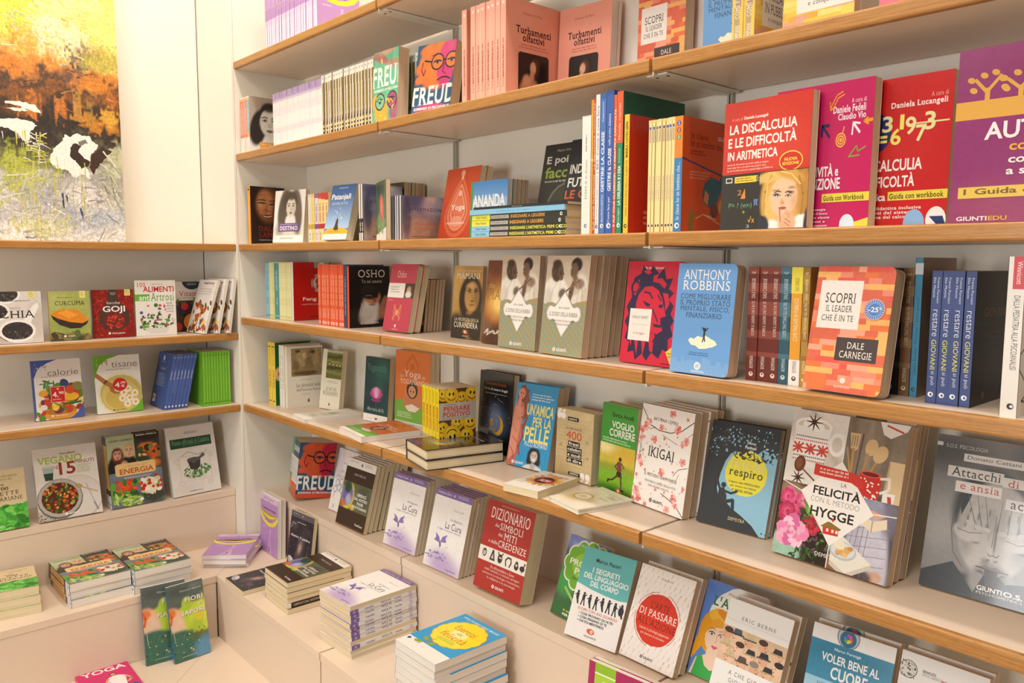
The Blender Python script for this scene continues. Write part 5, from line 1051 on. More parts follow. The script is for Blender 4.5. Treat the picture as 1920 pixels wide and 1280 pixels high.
@design('ikigai', (.15, .212, .02), 'f2ece6', 'f2ece6', None, PRINT, PG_TAN)
def _(a):
    B = '3a2a26'
    for q, w in (([(0, .04), (.08, .10), (.2, .2), (.38, .235), (.6, .235), (.8, .19), (1, .085)], .012), ([(.2, .2), (.3, .215), (.1, .26)], .008), ([(.45, .27), (.6, .3), (.75, .33)], .006), ([(.85, .28), (1, .19)], .006), ([(.02, .33), (.06, .40), (.05, .5), (.12, .45)], .009), ([(0, .38), (.1, .46), (.13, .52)], .006), ([(.74, .63), (.82, .56), (.98, .52)], .008), ([(.80, .68), (.84, .6)], .006), ([(.56, .83), (.7, .86), (.85, .9), (1, .985)], .011), ([(.0, .82), (.05, .86), (.04, .92)], .008)): a.l(q, w, B)
    for k, (u, v, z) in enumerate(((.12, .22, .07), (.18, .17, .045), (.04, .26, .06), (.06, .34, .05), (.60, .05, .06), (.88, .07, .03), (.72, .185, .07), (.42, .2, .05), (.9, .28, .06), (.30, .33, .06), (.84, .315, .05), (.06, .55, .06), (.1, .6, .05), (.88, .48, .06), (.52, .63, .06), (.04, .72, .03), (.08, .88, .07), (.14, .94, .06), (.02, .97, .05), (.80, .84, .06), (.84, .90, .045), (.70, .97, .06), (.28, .985, .04), (.5, .3, .025), (.2, .65, .025), (.95, .72, .03), (.14, .8, .03), (.45, .81, .025))): blossom(a, u, v, z, k)
    a.sc(46, (.04, .02, .97, .98), (.008, .018), ['e88a86', 'efa6a0', 'd9625e'], 8, (.5, .9), up=None) if 0 else a.sc(46, (.04, .02, .97, .98), (.008, .018), ['e88a86', 'efa6a0', 'd9625e'], 8, (.5, .9))
    a.t('BETTINA LEMKE', .25, .115, .72, .145, '7a706a', 's').t('IKIGAI', .22, .405, .72, .505, '2e2826', 's').t('IL METODO GIAPPONESE', .20, .665, .82, .695, '5a524c', 's').t('TROVARE IL SENSO DELLA VITA', .22, .735, .82, .757, '8a827c', 's').t('PER ESSERE FELICE', .30, .775, .70, .795, '8a827c', 's')
    a.logo(.38, .925, .026, '2e2826', 'f2ece6')
@design('respiro', (.146, .204, .012), '8fc0d8', '33363a', '33363a', PRINT, PG_TAN)
def _(a):
    K = '33363a'
    a.e(.60, .46, .30, 'ece040', .30)
    a.p([(0, 0), (1, 0), (1, .20), (.9, .24), (.8, .21), (.72, .26), (.62, .235), (.52, .28), (.42, .26), (.34, .30), (.28, .38), (.24, .5), (.22, .64), (.26, .72), (.36, .74), (.46, .80), (.62, .85), (.8, .92), (.92, 1), (0, 1)], K)
    R = random.Random(6)
    a.sc(150, (.2, .1, 1, .34), (.012, .035), [K], 3, (.4, .7), 'leaf', 0)
    a.sc(60, (.25, .04, 1, .22), (.01, .025), ['8fc0d8', 'a8d0e4'], 9, (.4, .7), 'leaf', 0); a.sc(60, (0, .06, .3, .34), (.01, .03), ['5a6a72', '8fc0d8', K], 10, (.4, .7), 'leaf', 0)
    a.l([(.22, .3), (.16, .46), (.14, .62), (.16, .78)], .1, K).l([(.5, .3), (.62, .33), (.74, .30)], .01, K)
    for x in (.4, .48, .56, .66, .78): a.l([(x, .24), (x + .03, .31 + .02 * math.sin(x * 30))], .012, K)
    a.e(.315, .605, .036, K).p([(.26, .64), (.33, .63), (.38, .70), (.40, .78), (.30, .78), (.25, .72)], K).l([(.35, .66), (.44, .67), (.52, .64)], .03, K).l([(.27, .65), (.22, .58), (.18, .54)], .03, K).l([(.36, .76), (.48, .73), (.5, .83)], .045, K).l([(.34, .78), (.44, .80), (.42, .86)], .04, K)
    a.t('Danny', .55, .16, .68, .19, 'e8e8e4', 'b').t('Penman', .53, .20, .69, .23, 'e8e8e4', 'b').t("l'arte del", .36, .335, .84, .42, 'f0ecb0', 's').t('respiro', .36, .425, .84, .52, '2a2c2e', 's')
    for i, s in enumerate(('Il segreto della MINDFULNESS', 'per vivere con felicità', 'e senza stress')): a.t(s, .38 + .03 * i, .545 + i * .035, .82 - .04 * i, .57 + i * .035, '5a5a3a')
    a.t('DEMETRA', .46, .885, .70, .915, 'e8dca0', 's').sc(40, (.5, .82, 1, .98), (.008, .02), [K], 12, (.4, .8), 'leaf', 0, lambda u, v: v > .78 + u * .17)
@design('hygge', (.204, .256, .0215), 'e6ded6', 'b8a898', None, GLOSS, PG_TAN)
def _(a):
    a.P(0, 0, .5, .5, 40, 40, 'e4ddd5', [(.1, .1, .25, .2, 'cfc6bc', .8, .7, 30), (.42, .3, .14, .5, 'd6cabc', .9, .5, -30), (.35, .2, .05, .5, 'bdb0a2', .7, .6, -35)], .06, 2)
    a.e(.20, .10, .17, 'f2eee8', .07).e(.20, .105, .145, 'd8c8b8', .055); a.p([(.035, .11), (.365, .11), (.34, .33), (.28, .385), (.12, .385), (.06, .33)], 'efeae4')
    a.e(.43, .2, .075, 'efeae4', .1).e(.43, .2, .045, 'd4cabe', .065)
    for i, r_ in enumerate((.18, .205, .315, .34)):
        for k in range(16): a.e(.06 + k * .0185, r_, .007, 'c0463c' if i % 2 else '5a5450', n=6, up=.05)
    for u in (.09, .2, .31): a.l([(u - .04, .23), (u + .04, .29)], .018, 'c8443a').l([(u + .04, .23), (u - .04, .29)], .018, 'c8443a').l([(u, .225), (u, .295)], .016, 'c8443a').l([(u - .05, .26), (u + .05, .26)], .016, 'c8443a')
    a.e(.16, .095, .06, 'f6f2ee', .04).e(.24, .11, .06, 'f6f2ee', .04).e(.22, .075, .05, 'f6f2ee', .035)
    def star(u, v, z):
        for k in range(8): t = rad(45 * k); a.l([(u, v), (u + z * math.cos(t), v + z * math.sin(t) * a.w / a.h)], z * .28, '4a2418', .1, z * .08)
    star(.20, .075, .07); star(.13, .465, .06)
    a.e(.13, .37, .05, '6a3a24', .07, 10).e(.125, .365, .03, '8a5034', .045, 10).l([(.16, .40), (.32, .485)], .014, '7a4a30')
    a.P(.5, 0, 1, .52, 36, 36, '8a7b6a', [(.55, .2, .06, .6, '6f6252', .7, .7), (.7, .2, .04, .6, 'a09080', .7, .7), (.85, .2, .05, .6, '766858', .7, .7), (.75, .5, .5, .06, '5a4a3a', .9, .5)], .12, 6)
    a.p([(.76, 0), (1, 0), (.98, .04), (.86, .10), (.80, .08)], 'e8e0d8').l([(.82, .02), (.95, .05)], .015, 'c04840')
    W1, W2 = 'd8b684', 'b88f5a'
    a.p([(.53, .1), (.62, .1), (.61, .2), (.58, .22), (.55, .2)], W1).l([(.575, .2), (.58, .42)], .022, W2)
    for x in (.555, .575, .595): a.l([(x, .115), (x, .185)], .008, '8a7b6a')
    a.e(.72, .175, .05, W1, .07, 12).l([(.70, .22), (.66, .42)], .018, W2).e(.80, .21, .055, W1, .075, 25).l([(.77, .27), (.68, .44)], .018, W2).l([(.52, .2), (.6, .45)], .016, W2).l([(.64, .1), (.62, .4)], .012, '5a5048')
    a.p([(.88, .24), (1.02, .24), (1.02, .5), (.86, .5)], 'd9bd92').l([(.885, .25), (.87, .5)], .01, 'b8986a')
    a.p([(.66, .345), (.83, .345), (.84, .40), (.83, .48), (.80, .53), (.71, .53), (.67, .48), (.65, .40)], 'c8342a').e(.745, .345, .085, 'e05a4a', .025).e(.745, .345, .07, '7a201a', .017).l([(.83, .36), (.90, .35), (.905, .42), (.84, .45)], .02, 'ece4dc')
    R = random.Random(2)
    for k in range(26): u, v = R.uniform(.665, .825), R.uniform(.375, .51); a.e(u, v, .008, 'f2ece6', n=6, up=.05)
    a.up(); a.p([(.86, .44), (.96, .44), (.95, .52), (.87, .52)], 'ece4dc').p([(.90, .46), (.93, .46), (.94, .50), (.91, .50)], 'c0463c')
    a.P(0, .5, .5, 1, 40, 40, '4a3a2a', [(.12, .95, .16, .2, '9cc0aa', 1, .2), (.4, .9, .2, .3, '2a2018', .9, .6), (.1, .56, .2, .1, 'a8866a', .8, .6)], .15, 8)
    def rose(u, v, z, cols, sd):
        R = random.Random(sd)
        for k in range(26):
            r_ = z * (1 - k / 30); t = k * 137.5; a.e(u + r_ * .35 * math.cos(rad(t)), v + r_ * .35 * math.sin(rad(t)) * a.w / a.h, r_ * .72, cols[k % len(cols)], r_ * .5, t, 9, m=.1, up=.25)
    rose(.08, .60, .09, ['d84a7c', 'c83a6c', 'e0689a'], 1); rose(.24, .60, .10, ['e0688c', 'd04a78', 'e88aa4'], 2); rose(.10, .70, .11, ['c8406a', 'b83058', 'd85a84'], 3); rose(.31, .76, .10, ['b83040', 'a02434', 'c8404e'], 4); rose(.44, .70, .09, ['d05a80', 'c04870', 'e07a98'], 5)
    a.sc(70, (.2, .6, .5, .95), (.012, .03), ['3f6a2e', '2f4f24', '5f8a3c', '6a4a5a'], 4, (.3, .6), 'leaf', .1); a.e(.30, .66, .05, '6fa03c').e(.30, .66, .03, '8fbc54')
    rose(.15, .83, .16, ['e88ab4', 'f0a8c6', 'd86aa0', 'f6c4d8'], 6)
    a.sc(24, (.15, .92, .4, 1), (.015, .03), ['2f4f24', '3f5a34'], 5, (.3, .6), 'leaf', .1)
    a.P(.5, .5, 1, 1, 44, 44, '5a5058', [(.72, .85, .14, .5, 'b4b0c0', 1, .3, 14), (.86, .8, .13, .55, 'c4c0cc', 1, .3, -8), (.72, .55, .3, .14, '8a8aa0', .9, .6), (.62, .55, .1, .12, 'c8a08a', .8, .5), (.95, .6, .1, .2, '7a7486', .8, .6), (.9, .97, .07, .06, 'c89a7c', .9, .4), (.6, .97, .2, .12, '8a6038', 1, .4), (.8, 1, .1, .1, '3a3034', .9, .5)], .12, 9)
    for k in range(5): a.l([(.64 + k * .04, .64), (.60 + k * .045, 1)], .005, '7a7484').l([(.62, .70 + k * .06), (.96, .66 + k * .06)], .005, '8a8494')
    a.p([(.72, .60), (.82, .635), (.93, .60), (.94, .66), (.82, .70), (.72, .665)], 'e4d4b8').l([(.82, .635), (.82, .70)], .008, 'a8906a').p([(.74, .58), (.80, .565), (.92, .585), (.84, .62)], 'd8a68a')
    a.p([(.52, .79), (.60, .77), (.86, .90), (.66, 1.0), (.52, .94)], 'e2dcd0').p([(.52, .94), (.66, 1.0), (.86, .90), (.86, .93), (.66, 1.03), (.52, .97)], 'c8c0b2').e(.62, .865, .115, 'b8bcc4', .075).e(.62, .86, .10, 'd4d6da', .062)
    a.sc(12, (.56, .84, .68, .885), (.022, .032), ['d8a860', 'c8924a', 'e4bc7c'], 3, (.5, .7)); a.e(.585, .83, .05, 'e8dcc4', .035)
    a.p([(.5, .30), (.82, .595), (.5, .86), (.18, .545)], 'efe8e1').l([(.5, 0), (.5, .3)], .008, 'f0eae4').l([(.5, .86), (.5, 1)], .008, 'f0eae4').l([(0, .5), (.2, .55)], .008, 'f0eae4').l([(.8, .59), (1, .575)], .008, 'f0eae4')
    a.p([(.27, .345), (.34, .35), (.62, .36), (.72, .40), (.70, .46), (.60, .425), (.36, .425), (.27, .42)], 'cf3a30').g(.32, .365, .64, .41, 2, 'f4d8d0', 4, .6)
    a.t('LA', .52, .44, .57, .465, '6a625c').t('FELICITÀ', .29, .475, .70, .545, '2e2a28', 'b').t('CON IL METODO', .28, .56, .70, .595, '8a827c', 'l').t('HYGGE', .29, .625, .67, .69, '2e2a28', 'b')
    a.p([(.42, .74), (.47, .71), (.56, .735), (.56, .785), (.43, .79)], 'cf3a30').p([(.40, .745), (.46, .705), (.48, .705), (.58, .735), (.57, .745)], '8a7030')
    for x in (.455, .50, .535): a.r(x, .75, x + .02, .77, 'f0e0d0')
    a.e(.5, .69, .012, 'cf3a30').t('DEMETRA', .39, .915, .60, .94, 'f0eae2', 's')
@design('attacchi', (.17, .242, .02), '4a4643', '3a3634', None, LAMIN, PG_WHITE)
def _(a):
    a.P(0, 0, 1, 1, 72, 90, '807c79', [(.1, .1, .6, .3, '4f4b49', .9, .9), (.95, .1, .5, .4, '454240', .9, .9), (.1, .55, .3, .4, 'a8a4a0', .7, .9),
        (.5, .46, .34, .46, '2a2725', .95, .25), (.56, .56, .32, .46, 'b3ada8', 1, .12), (.34, .62, .1, .3, '8a8480', .8, .8), (.78, .6, .12, .34, '7f7a76', .8, .8),
        (.5, 1.03, .8, .28, '2e2c2b', 1, .2), (.58, .88, .22, .2, '8f8a86', 1, .35), (.62, .9, .12, .18, '3a3735', .8, .8),
        (.52, .755, .055, .05, '6a6561', .7, .8), (.56, .70, .05, .1, 'c4beb9', .6, .8), (.54, .745, .02, .012, '2e2b29', .8, .6), (.60, .745, .02, .012, '2e2b29', .8, .6),
        (.57, .825, .13, .026, '6f6662', 1, .5), (.57, .82, .14, .006, '2c2826', .95, .5), (.57, .85, .09, .014, '9a918c', .7, .7), (.40, .655, .09, .01, '2c2826', .95, .6), (.78, .665, .08, .01, '2c2826', .95, .6),
        (.34, .60, .13, .09, 'b9b3ae', 1, .3, 20), (.74, .61, .14, .09, 'b9b3ae', 1, .3, -14)] +
        [(x, .49 + dy, .034, .17, c, 1, .35, r_) for x, dy, r_, c in ((.30, .03, 12, 'a8a29d'), (.38, .0, 9, 'bab4af'), (.46, -.005, 6, 'b0aaa5'), (.53, .03, 3, 'a49e99'), (.63, .03, -3, 'a8a29d'), (.70, -.005, -5, 'b6b0ab'), (.78, .0, -8, 'b0aaa5'), (.85, .04, -12, '9d9792'))] +
        [(x, .5, .006, .16, '4a4643', .85, .6, r_) for x, r_ in ((.34, 11), (.42, 8), (.50, 5), (.665, -4), (.74, -6), (.815, -10))] + [(.575, .6, .012, .2, '3a3634', .9, .6)], .05, 3, cells=40)
    D_, S_ = '2a2725', 'c0bab5'
    a.p([(0, .90), (.1, .86), (.26, .80), (.36, .88), (.46, .97), (.5, 1), (0, 1)], '2c2a29').p([(.5, 1), (.60, .90), (.72, .86), (.86, .84), (1, .88), (1, 1)], '2c2a29').p([(.44, .98), (.52, .84), (.58, .80), (.66, .84), (.74, .90), (.66, 1), (.46, 1)], '3f3c3a')
    a.p([(.27, .44), (.30, .34), (.37, .29), (.33, .40), (.28, .50)], D_).l([(.22, .46), (.215, .6), (.25, .74), (.34, .82)], .008, '5a5653')
    for x0, y0, x1, y1 in ((.315, .36, .40, .53), (.385, .335, .455, .545), (.455, .345, .51, .55), (.60, .36, .585, .56), (.675, .35, .665, .56), (.755, .37, .74, .555), (.83, .40, .80, .54)): a.l([(x0, y0), (x1, y1)], .003, '5f5b58', 0, .008)
    for x, y, ro in ((.36, .535, 20), (.43, .555, 14), (.50, .56, 8), (.625, .565, -4), (.70, .57, -8), (.77, .555, -12)): a.e(x, y, .034, S_, .02, ro)
    a.l([(.26, .585), (.36, .60), (.47, .585)], .005, '4a4643').l([(.66, .60), (.76, .615), (.86, .59)], .005, '4a4643').l([(.565, .46), (.555, .66)], .005, '5a5653').l([(.53, .70), (.545, .715), (.575, .708), (.605, .715), (.62, .70)], .006, '4a4643')
    a.p([(.46, .795), (.53, .775), (.57, .785), (.61, .775), (.70, .80), (.58, .80)], '7a716d').p([(.46, .795), (.58, .80), (.70, .80), (.62, .835), (.54, .835)], '8f8682').l([(.45, .795), (.58, .803), (.71, .80)], .008, D_).p([(.52, .80), (.63, .80), (.62, .9), (.54, .9)], '55514f')
    a.r(.0, .05, .05, .075, 'd8d4d0').t('S.O.S. PSICOLOGIA', .08, .055, .43, .08, 'c8c4c0')
    for x0, x1, v0, v1 in ((.24, 1.05, .105, .155), (.12, .58, .195, .265), (.20, .58, .285, .355), (.62, 1.05, .345, .41), (.58, 1.1, .215, .275), (.86, 1.1, .405, .45)): a.r(x0, v0, x1, v1, 'e0dad5')
    a.t('Donato Cattani | Paolo Scapellato', .27, .115, 1.22, .145, '4a4644').t('Attacchi', .15, .20, .56, .255, '2e2b2a', 's').t('di panico', .62, .225, 1.08, .285, 'c2453f', 's').t('e ansia', .24, .29, .56, .335, 'c2453f', 's').t('acuta', .66, .355, .92, .40, '2e2b2a', 's').t('Soc', .88, .412, .98, .438, '7a7672')
    a.t('GIUNTI', .48, .905, .68, .935, 'eae6e2', 'b').t('O.S.', .69, .905, .84, .935, 'eae6e2', 'b').t('PSYCHOMETRICS', .48, .942, .84, .957, 'd8d4d0')
# ---- display steps of the long wall
@design('freudA', (.129, .195, .0145), '2f5a78', 'f0ece8', None, GLOSS, PG_CREAM)
def _(a):
    freud_pop(a, '2c5674', 'd85a34', 'c02c48', 4); a.r(0, .93, 1, 1, 'd8502c')
    a.side = 's'; a.r(0, 0, 1, .3, '24405c').r(0, .76, 1, 1, 'd8502c').t('FREUD', .2, .34, .8, .72, 'd8d4d0', 'sb', 90).r(.2, .1, .8, .2, 'e8e4e0')
@design('freudA_green', (.129, .195, .0145), '3f9a80', '58b090', None, GLOSS, PG_CREAM)
def _(a):
    a.P(0, 0, 1, 1, 24, 34, '3f9a80', [(.2, .8, .3, .3, 'd88a2c', 1, .3), (.7, .3, .3, .2, 'a83a5a', .9, .3)], .25, 3).t('FREUD', .04, .3, 1, .6, 'f0ece8', 'sb')
    a.side = 's'; a.r(0, .3, 1, .62, 'ece8e4').t('FREUD', .2, .34, .8, .6, '3f7a70', 'sb', 90).r(0, .7, 1, .9, 'd88a2c').sc(8, (0, .65, 1, .98), (.1, .3), ['d88a2c', '8a4a2a', '3f8a70'], 3)
@design('white_mol', (.14, .207, .014), 'eee9e6', 'eee9e6', None, PRINT, PG_CREAM)
def _(a):
    a.P(0, 0, .3, .5, 8, 10, 'e0d8e4', [(0, .2, .15, .4, 'b8a4c8', .9, .9)], .03, 2).t('Myriam Lucifla', .3, .2, .8, .24, '9a90a4').t('Life Alignment', .26, .33, .9, .38, '6a5a80', 'l')
    C = '8a90a8'
    for u, v in ((.2, .55), (.36, .52), (.3, .62), (.14, .66), (.42, .64)):
        p_ = [(u + .08 * math.cos(rad(60 * k)), v + .08 * math.sin(rad(60 * k)) * a.w / a.h) for k in range(7)]; a.l(p_, .018, C)
    a.l([(.14, .72), (.1, .8)], .018, C).l([(.42, .7), (.6, .76)], .018, C).t('2', .14, .9, .22, .95, '5a5a5a', 's').g(.1, .42, .8, .46, 2, 'a8a0b0', 2)
@design('liberaci', (.16, .209, .0157), '3a281c', '3a281c', None, PRINT, PG_CREAM)
def _(a):
    a.r(0, 0, 1, .125, 'e8e2dc').g(.06, .03, .4, .055, 1, '8a8480', 2).e(.52, .06, .03, '4a6a70').g(.62, .03, .94, .08, 2, 'a88a80', 3)
    a.t('MARIO GERLOCK', .32, .20, .72, .235, 'a89a90', 'b')
    a.P(0, .345, 1, .745, 34, 30, '5f6048', [(.24, .55, .24, .3, 'e0c83c', 1, .25), (.2, .54, .24, .24, '8a8a98', 1, .15), (.22, .54, .2, .2, '6a62a0', 1, .3), (.2, .42, .16, .14, '2f4a34', 1, .35), (.28, .6, .12, .14, 'b8b4cc', .9, .5), (.1, .68, .1, .1, 'c8642c', .9, .4), (.46, .7, .1, .08, 'd8c050', .8, .5), (.75, .5, .3, .3, '4a4e40', .9, .7)], .2, 4)
    for i, s in enumerate(('LIBERACI', 'DAL NOSTRO', 'PANE', 'QUOTIDIANO')): w = (.34, .44, .22, .50)[i]; a.t(s, .70 - w / 2, .47 + i * .062, .70 + w / 2, .515 + i * .062, 'ece6de', 'sb')
    a.t('TerraNuova', .66, .90, .92, .935, 'e0d8d0', 'b').r(0, .985, 1, 1, '6a4a34')
    a.side = 's'; a.r(0, 0, 1, .06, 'ece6dc').r(0, .86, 1, 1, 'ece6dc').e(.5, .93, .28, '5a5a60').t('LIBERACI DAL NOSTRO PANE', .3, .1, .7, .6, 'd8ccc0', '', -90).t('M. GERLOCK', .3, .66, .7, .82, 'd8ccc0', '', -90)
@design('dizio', (.172, .222, .045), 'b0302a', 'a82a24', None, PRINT, PG_CREAM)
def _(a):
    a.g(.3, .03, .7, .05, 1, 'e0a89c', 2).t('DIZIONARIO', .12, .075, .93, .20, 'f2e8e0', 's').t('dei', .24, .245, .33, .285, 'f2e8e0', 's').t('SIMBOLI', .35, .225, .83, .30, 'f2e8e0', 's').t('dei', .34, .335, .43, .375, 'f2e8e0', 's').t('MITI', .46, .32, .73, .395, 'f2e8e0', 's').t('e delle', .16, .435, .35, .475, 'f2e8e0', 's').t('CREDENZE', .37, .415, .95, .49, 'f2e8e0', 's')
    a.r(0, .53, 1, .69, 'ece4dc'); K = '3a3634'
    a.e(.12, .60, .045, K, .06).e(.12, .60, .03, 'c8c0b8', .045).e(.12, .57, .02, K).p([(.24, .66), (.28, .56), (.32, .56), (.36, .66)], K).e(.30, .555, .02, K).p([(.27, .64), (.30, .58), (.33, .64)], 'c8c0b8')
    a.e(.46, .61, .05, K, .065).e(.45, .60, .012, 'ece4dc').e(.48, .60, .012, 'ece4dc').l([(.43, .57), (.41, .545)], .02, K).l([(.49, .57), (.51, .545)], .02, K)
    a.l([(.60, .66), (.58, .60), (.62, .565), (.68, .565), (.70, .61), (.67, .66)], .022, K).e(.81, .59, .03, K).e(.81, .625, .045, K, .05).e(.81, .61, .02, 'c8c0b8').e(.93, .625, .05, K, .04).l([(.95, .61), (.97, .57)], .02, K).e(.97, .57, .016, 'a83a34').l([(.93, .65), (.93, .67)], .012, K)
    for i, (s, x0, x1) in enumerate((('Da Abracadabra a Zeus', .30, .80), ('1000 simboli e concetti spiegati', .18, .92), ("attraverso la mitologia, l'esoterismo,", .15, .95), ('la religione e la psicologia', .26, .86))): a.t(s, x0, .715 + i * .042, x1, .745 + i * .042, 'f0dcd0', 's')
    a.logo(.42, .93, .026, 'f4ece4', 'b0302a')
    a.side = 's'; a.t('DIZIONARIO', .3, .1, .7, .6, 'f2e8e0', 's', 90)
@design('prossimo', (.13, .188, .018), '3a5a3a', '6a7ac0', None, GLOSS, PG_CREAM)
def _(a):
    a.P(0, 0, 1, 1, 20, 28, '3f4f44', [(.5, .05, .9, .3, '7a8acc', 1, .5), (.2, .5, .4, .5, '3f9a4a', .9, .5), (.3, .9, .5, .25, '2f6a34', .9, .6), (.7, .7, .3, .3, '2a3430', .9, .5)], .1, 3)
    a.p([(.0, .46), (.14, .44), (.36, .5), (.38, .6), (.24, .66), (.04, .64)], '3f9a4a').l([(.2, .64), (.5, .78)], .05, '9ac060').l([(.62, .56), (.6, .78)], .06, '9ac060').e(.66, .88, .2, 'a85a3a', .3).e(.66, .86, .13, 'c07a50', .2)
    for k in range(12): a.e(.62 + .46 * math.cos(rad(30 * k)), .33 + .34 * math.sin(rad(30 * k)) * a.w / a.h, .16, 'e8f0d8', up=.1)
    for k in range(12): a.e(.62 + .45 * math.cos(rad(30 * k)), .33 + .33 * math.sin(rad(30 * k)) * a.w / a.h, .14, '6fae2c', up=.1)
    a.e(.62, .33, .5, '6fae2c', .34).e(.62, .33, .4, '8cc83a', .26)
    a.t('SAMAIA MASCIA', .12, .07, .95, .105, 'c8d0f0', 'w').t('Il', .58, .21, .68, .255, '2a3a1a', 's').t('PROSSIMO', .15, .27, 1.12, .345, 'f2f0e8', 'b').t('PASSO', .32, .365, 1.0, .445, 'f2f0e8', 'b').t('della tua vita', .3, .475, .98, .51, '2a3a1a', 's')
    a.t('Il metodo segreto', .3, .89, 1.0, .92, 'f0e04a', 'b').t('PER FARE SCELTE', .3, .935, 1.0, .965, 'f2f0e8', 'b')
@design('segreti', (.138, .197, .016), 'ece8e6', 'd8e4e4', None, PRINT, PG_TAN)
def _(a):
    T = '62b4b4'
    a.p([(0, 0), (1, 0), (1, .46), (.85, .475), (.6, .47), (.3, .45), (0, .415)], T).t('Marco Pacori', .26, .10, .74, .145, '2a3436', 'b')
    for i, (s, x0, x1) in enumerate((('I SEGRETI', .24, .76), ('DEL LINGUAGGIO', .10, .96), ('DEL CORPO', .26, .80))): a.t(s, x0, .205 + i * .075, x1, .265 + i * .075, 'f0f0ec', 'b')
    K = '2e2a30'; R = random.Random(3)
    for i in range(8):
        u, v = .08 + i * .122, .55 + R.uniform(0, .02); a.e(u, v - .045, .022, K).p([(u - .028, v - .03), (u + .028, v - .03), (u + .026, v + .03), (u - .026, v + .03)], K)
        s = R.choice((-1, 1)); a.l([(u - .012, v + .02), (u - .03 * s, v + .085)], .022, K).l([(u + .012, v + .02), (u + .035, v + .085)], .022, K).l([(u, v - .015), (u + .05 * s, v - .005 - .03 * (i % 2))], .016, K)
    a.e(.93, .575, .05, K, .07)
    a.t('SCOPRI CON UNO SGUARDO', .14, .665, .90, .695, 'd8603c')
    for i, (s, x1) in enumerate((('COSA PROVANO GLI ALTRI', .84), ('COSA PENSANO DI TE', .74), ('CHI STA MENTENDO', .70))): a.e(.19, .725 + i * .04, .012, 'a8a8a8').t(s, .22, .71 + i * .04, x1, .738 + i * .04, '4a4a4a', 'b')
    a.e(.48, .885, .075, 'e0602c', .042, 5).e(.5, .885, .026, 'f4efe8').e(.5, .885, .012, 'e0602c').t('PICKWICK', .38, .935, .62, .955, '8a8a88', 'b')
@design('passare', (.139, .194, .018), 'eee8e2', 'e6ded4', None, PRINT, PG_TAN)
def _(a):
    R = random.Random(5)
    for j in range(17):
        for i in range(11):
            u, v = .03 + i * .092 + (j % 2) * .03, .03 + j * .058; c = R.choice(['e6d3c8', 'e2cbbf', 'dcb8a8', 'eddcd2']) if R.random() < .8 else 'd99a80'
            a.l([(u, v), (u + .015, v - .012), (u + .005, v + .015), (u - .01, v + .03)], .008, c); a.k -= .95
    a.up(2); pts = []
    for k in range(46): t = rad(k * 360 / 46); r_ = .375 + R.uniform(-.006, .006); pts.append((.5 + r_ * math.cos(t), .525 + r_ * math.sin(t) * a.w / a.h))
    a.p(pts, 'd4341c')
    for t0, t1, r_ in ((100, 190, .40), (200, 262, .405), (285, 350, .41), (20, 50, .40)): a.l([(.5 + r_ * math.cos(rad(t)), .525 + r_ * math.sin(rad(t)) * a.w / a.h) for t in range(t0, t1, 6)], .008, 'c03a28')
    a.t('Gregg Krech', .40, .085, .62, .11, '7a706a', 's').t("L'ARTE", .34, .345, .68, .42, '7a1a10', 's').t('DI PASSARE', .17, .435, .84, .51, 'f4ece6', 's').t("ALL'AZIONE", .16, .53, .86, .605, '7a1a10', 's').t('Lezioni di psicologia giapponese', .24, .63, .78, .665, 'f2dcd0', 's').t('per smettere di rimandare', .28, .68, .72, .71, 'f2dcd0', 's')
    a.logo(.40, .93, .024, '2e2826', 'eee8e2')
@design('rio', (.14, .19, .016), '5f86d0', '5f86d0', None, GLOSS, PG_TAN)
def _(a):
    a.e(.72, .42, .62, 'eeeae6', .62).e(.72, .75, .4, '9aa8c8', .5).t('Maria Letizia P', .36, .075, .8, .10, '3a4a7a', 's').t("L'ARTE DI", .15, .14, .98, .245, '2f7a44', 'sb').t('RIORDINARE', .36, .265, 1.3, .365, '2f7a44', 'sb')
    H = 'e8a028'
    a.e(.30, .50, .27, H, .33, 12).p([(.05, .52), (.12, .7), (.02, .84), (-.06, .86), (.0, .7)], H).p([(.5, .55), (.58, .7), (.52, .78), (.42, .72)], 'd88c20').e(.33, .36, .2, 'f0b83c', .1, 10).e(.38, .32, .14, 'd88c20', .05, 25)
    S = 'f0d0b8'
    a.p([(.22, .62), (.42, .62), (.44, .76), (.62, .82), (.64, 1), (.02, 1), (.08, .82), (.22, .76)], S).e(.32, .56, .175, S, .225).p([(.30, .36), (.16, .42), (.13, .56), (.2, .5), (.3, .46), (.44, .44), (.5, .54), (.5, .42)], H)
    a.p([(.1, .80), (.18, .79), (.24, .87), (.34, .90), (.44, .87), (.48, .79), (.54, .80), (.56, 1), (.06, 1)], '3fa850').l([(.17, .80), (.15, .74)], .025, '3fa850').l([(.5, .80), (.48, .74)], .025, '3fa850')
    for x, s in ((.245, 1), (.40, 1)): a.e(x, .53, .048, 'b894a8', .032).e(x, .535, .036, 'f4f0ee', .02).e(x, .535, .018, '4a3428').l([(x - .05, .525), (x, .51), (x + .05, .525)], .012, '3a2420').l([(x - .05, .49), (x + .01, .478), (x + .05, .49)], .01, 'a8701c')
    a.l([(.33, .53), (.345, .60), (.32, .61)], .008, 'd0a088').p([(.27, .655), (.31, .645), (.33, .652), (.36, .645), (.39, .655), (.33, .685)], 'd8607a')
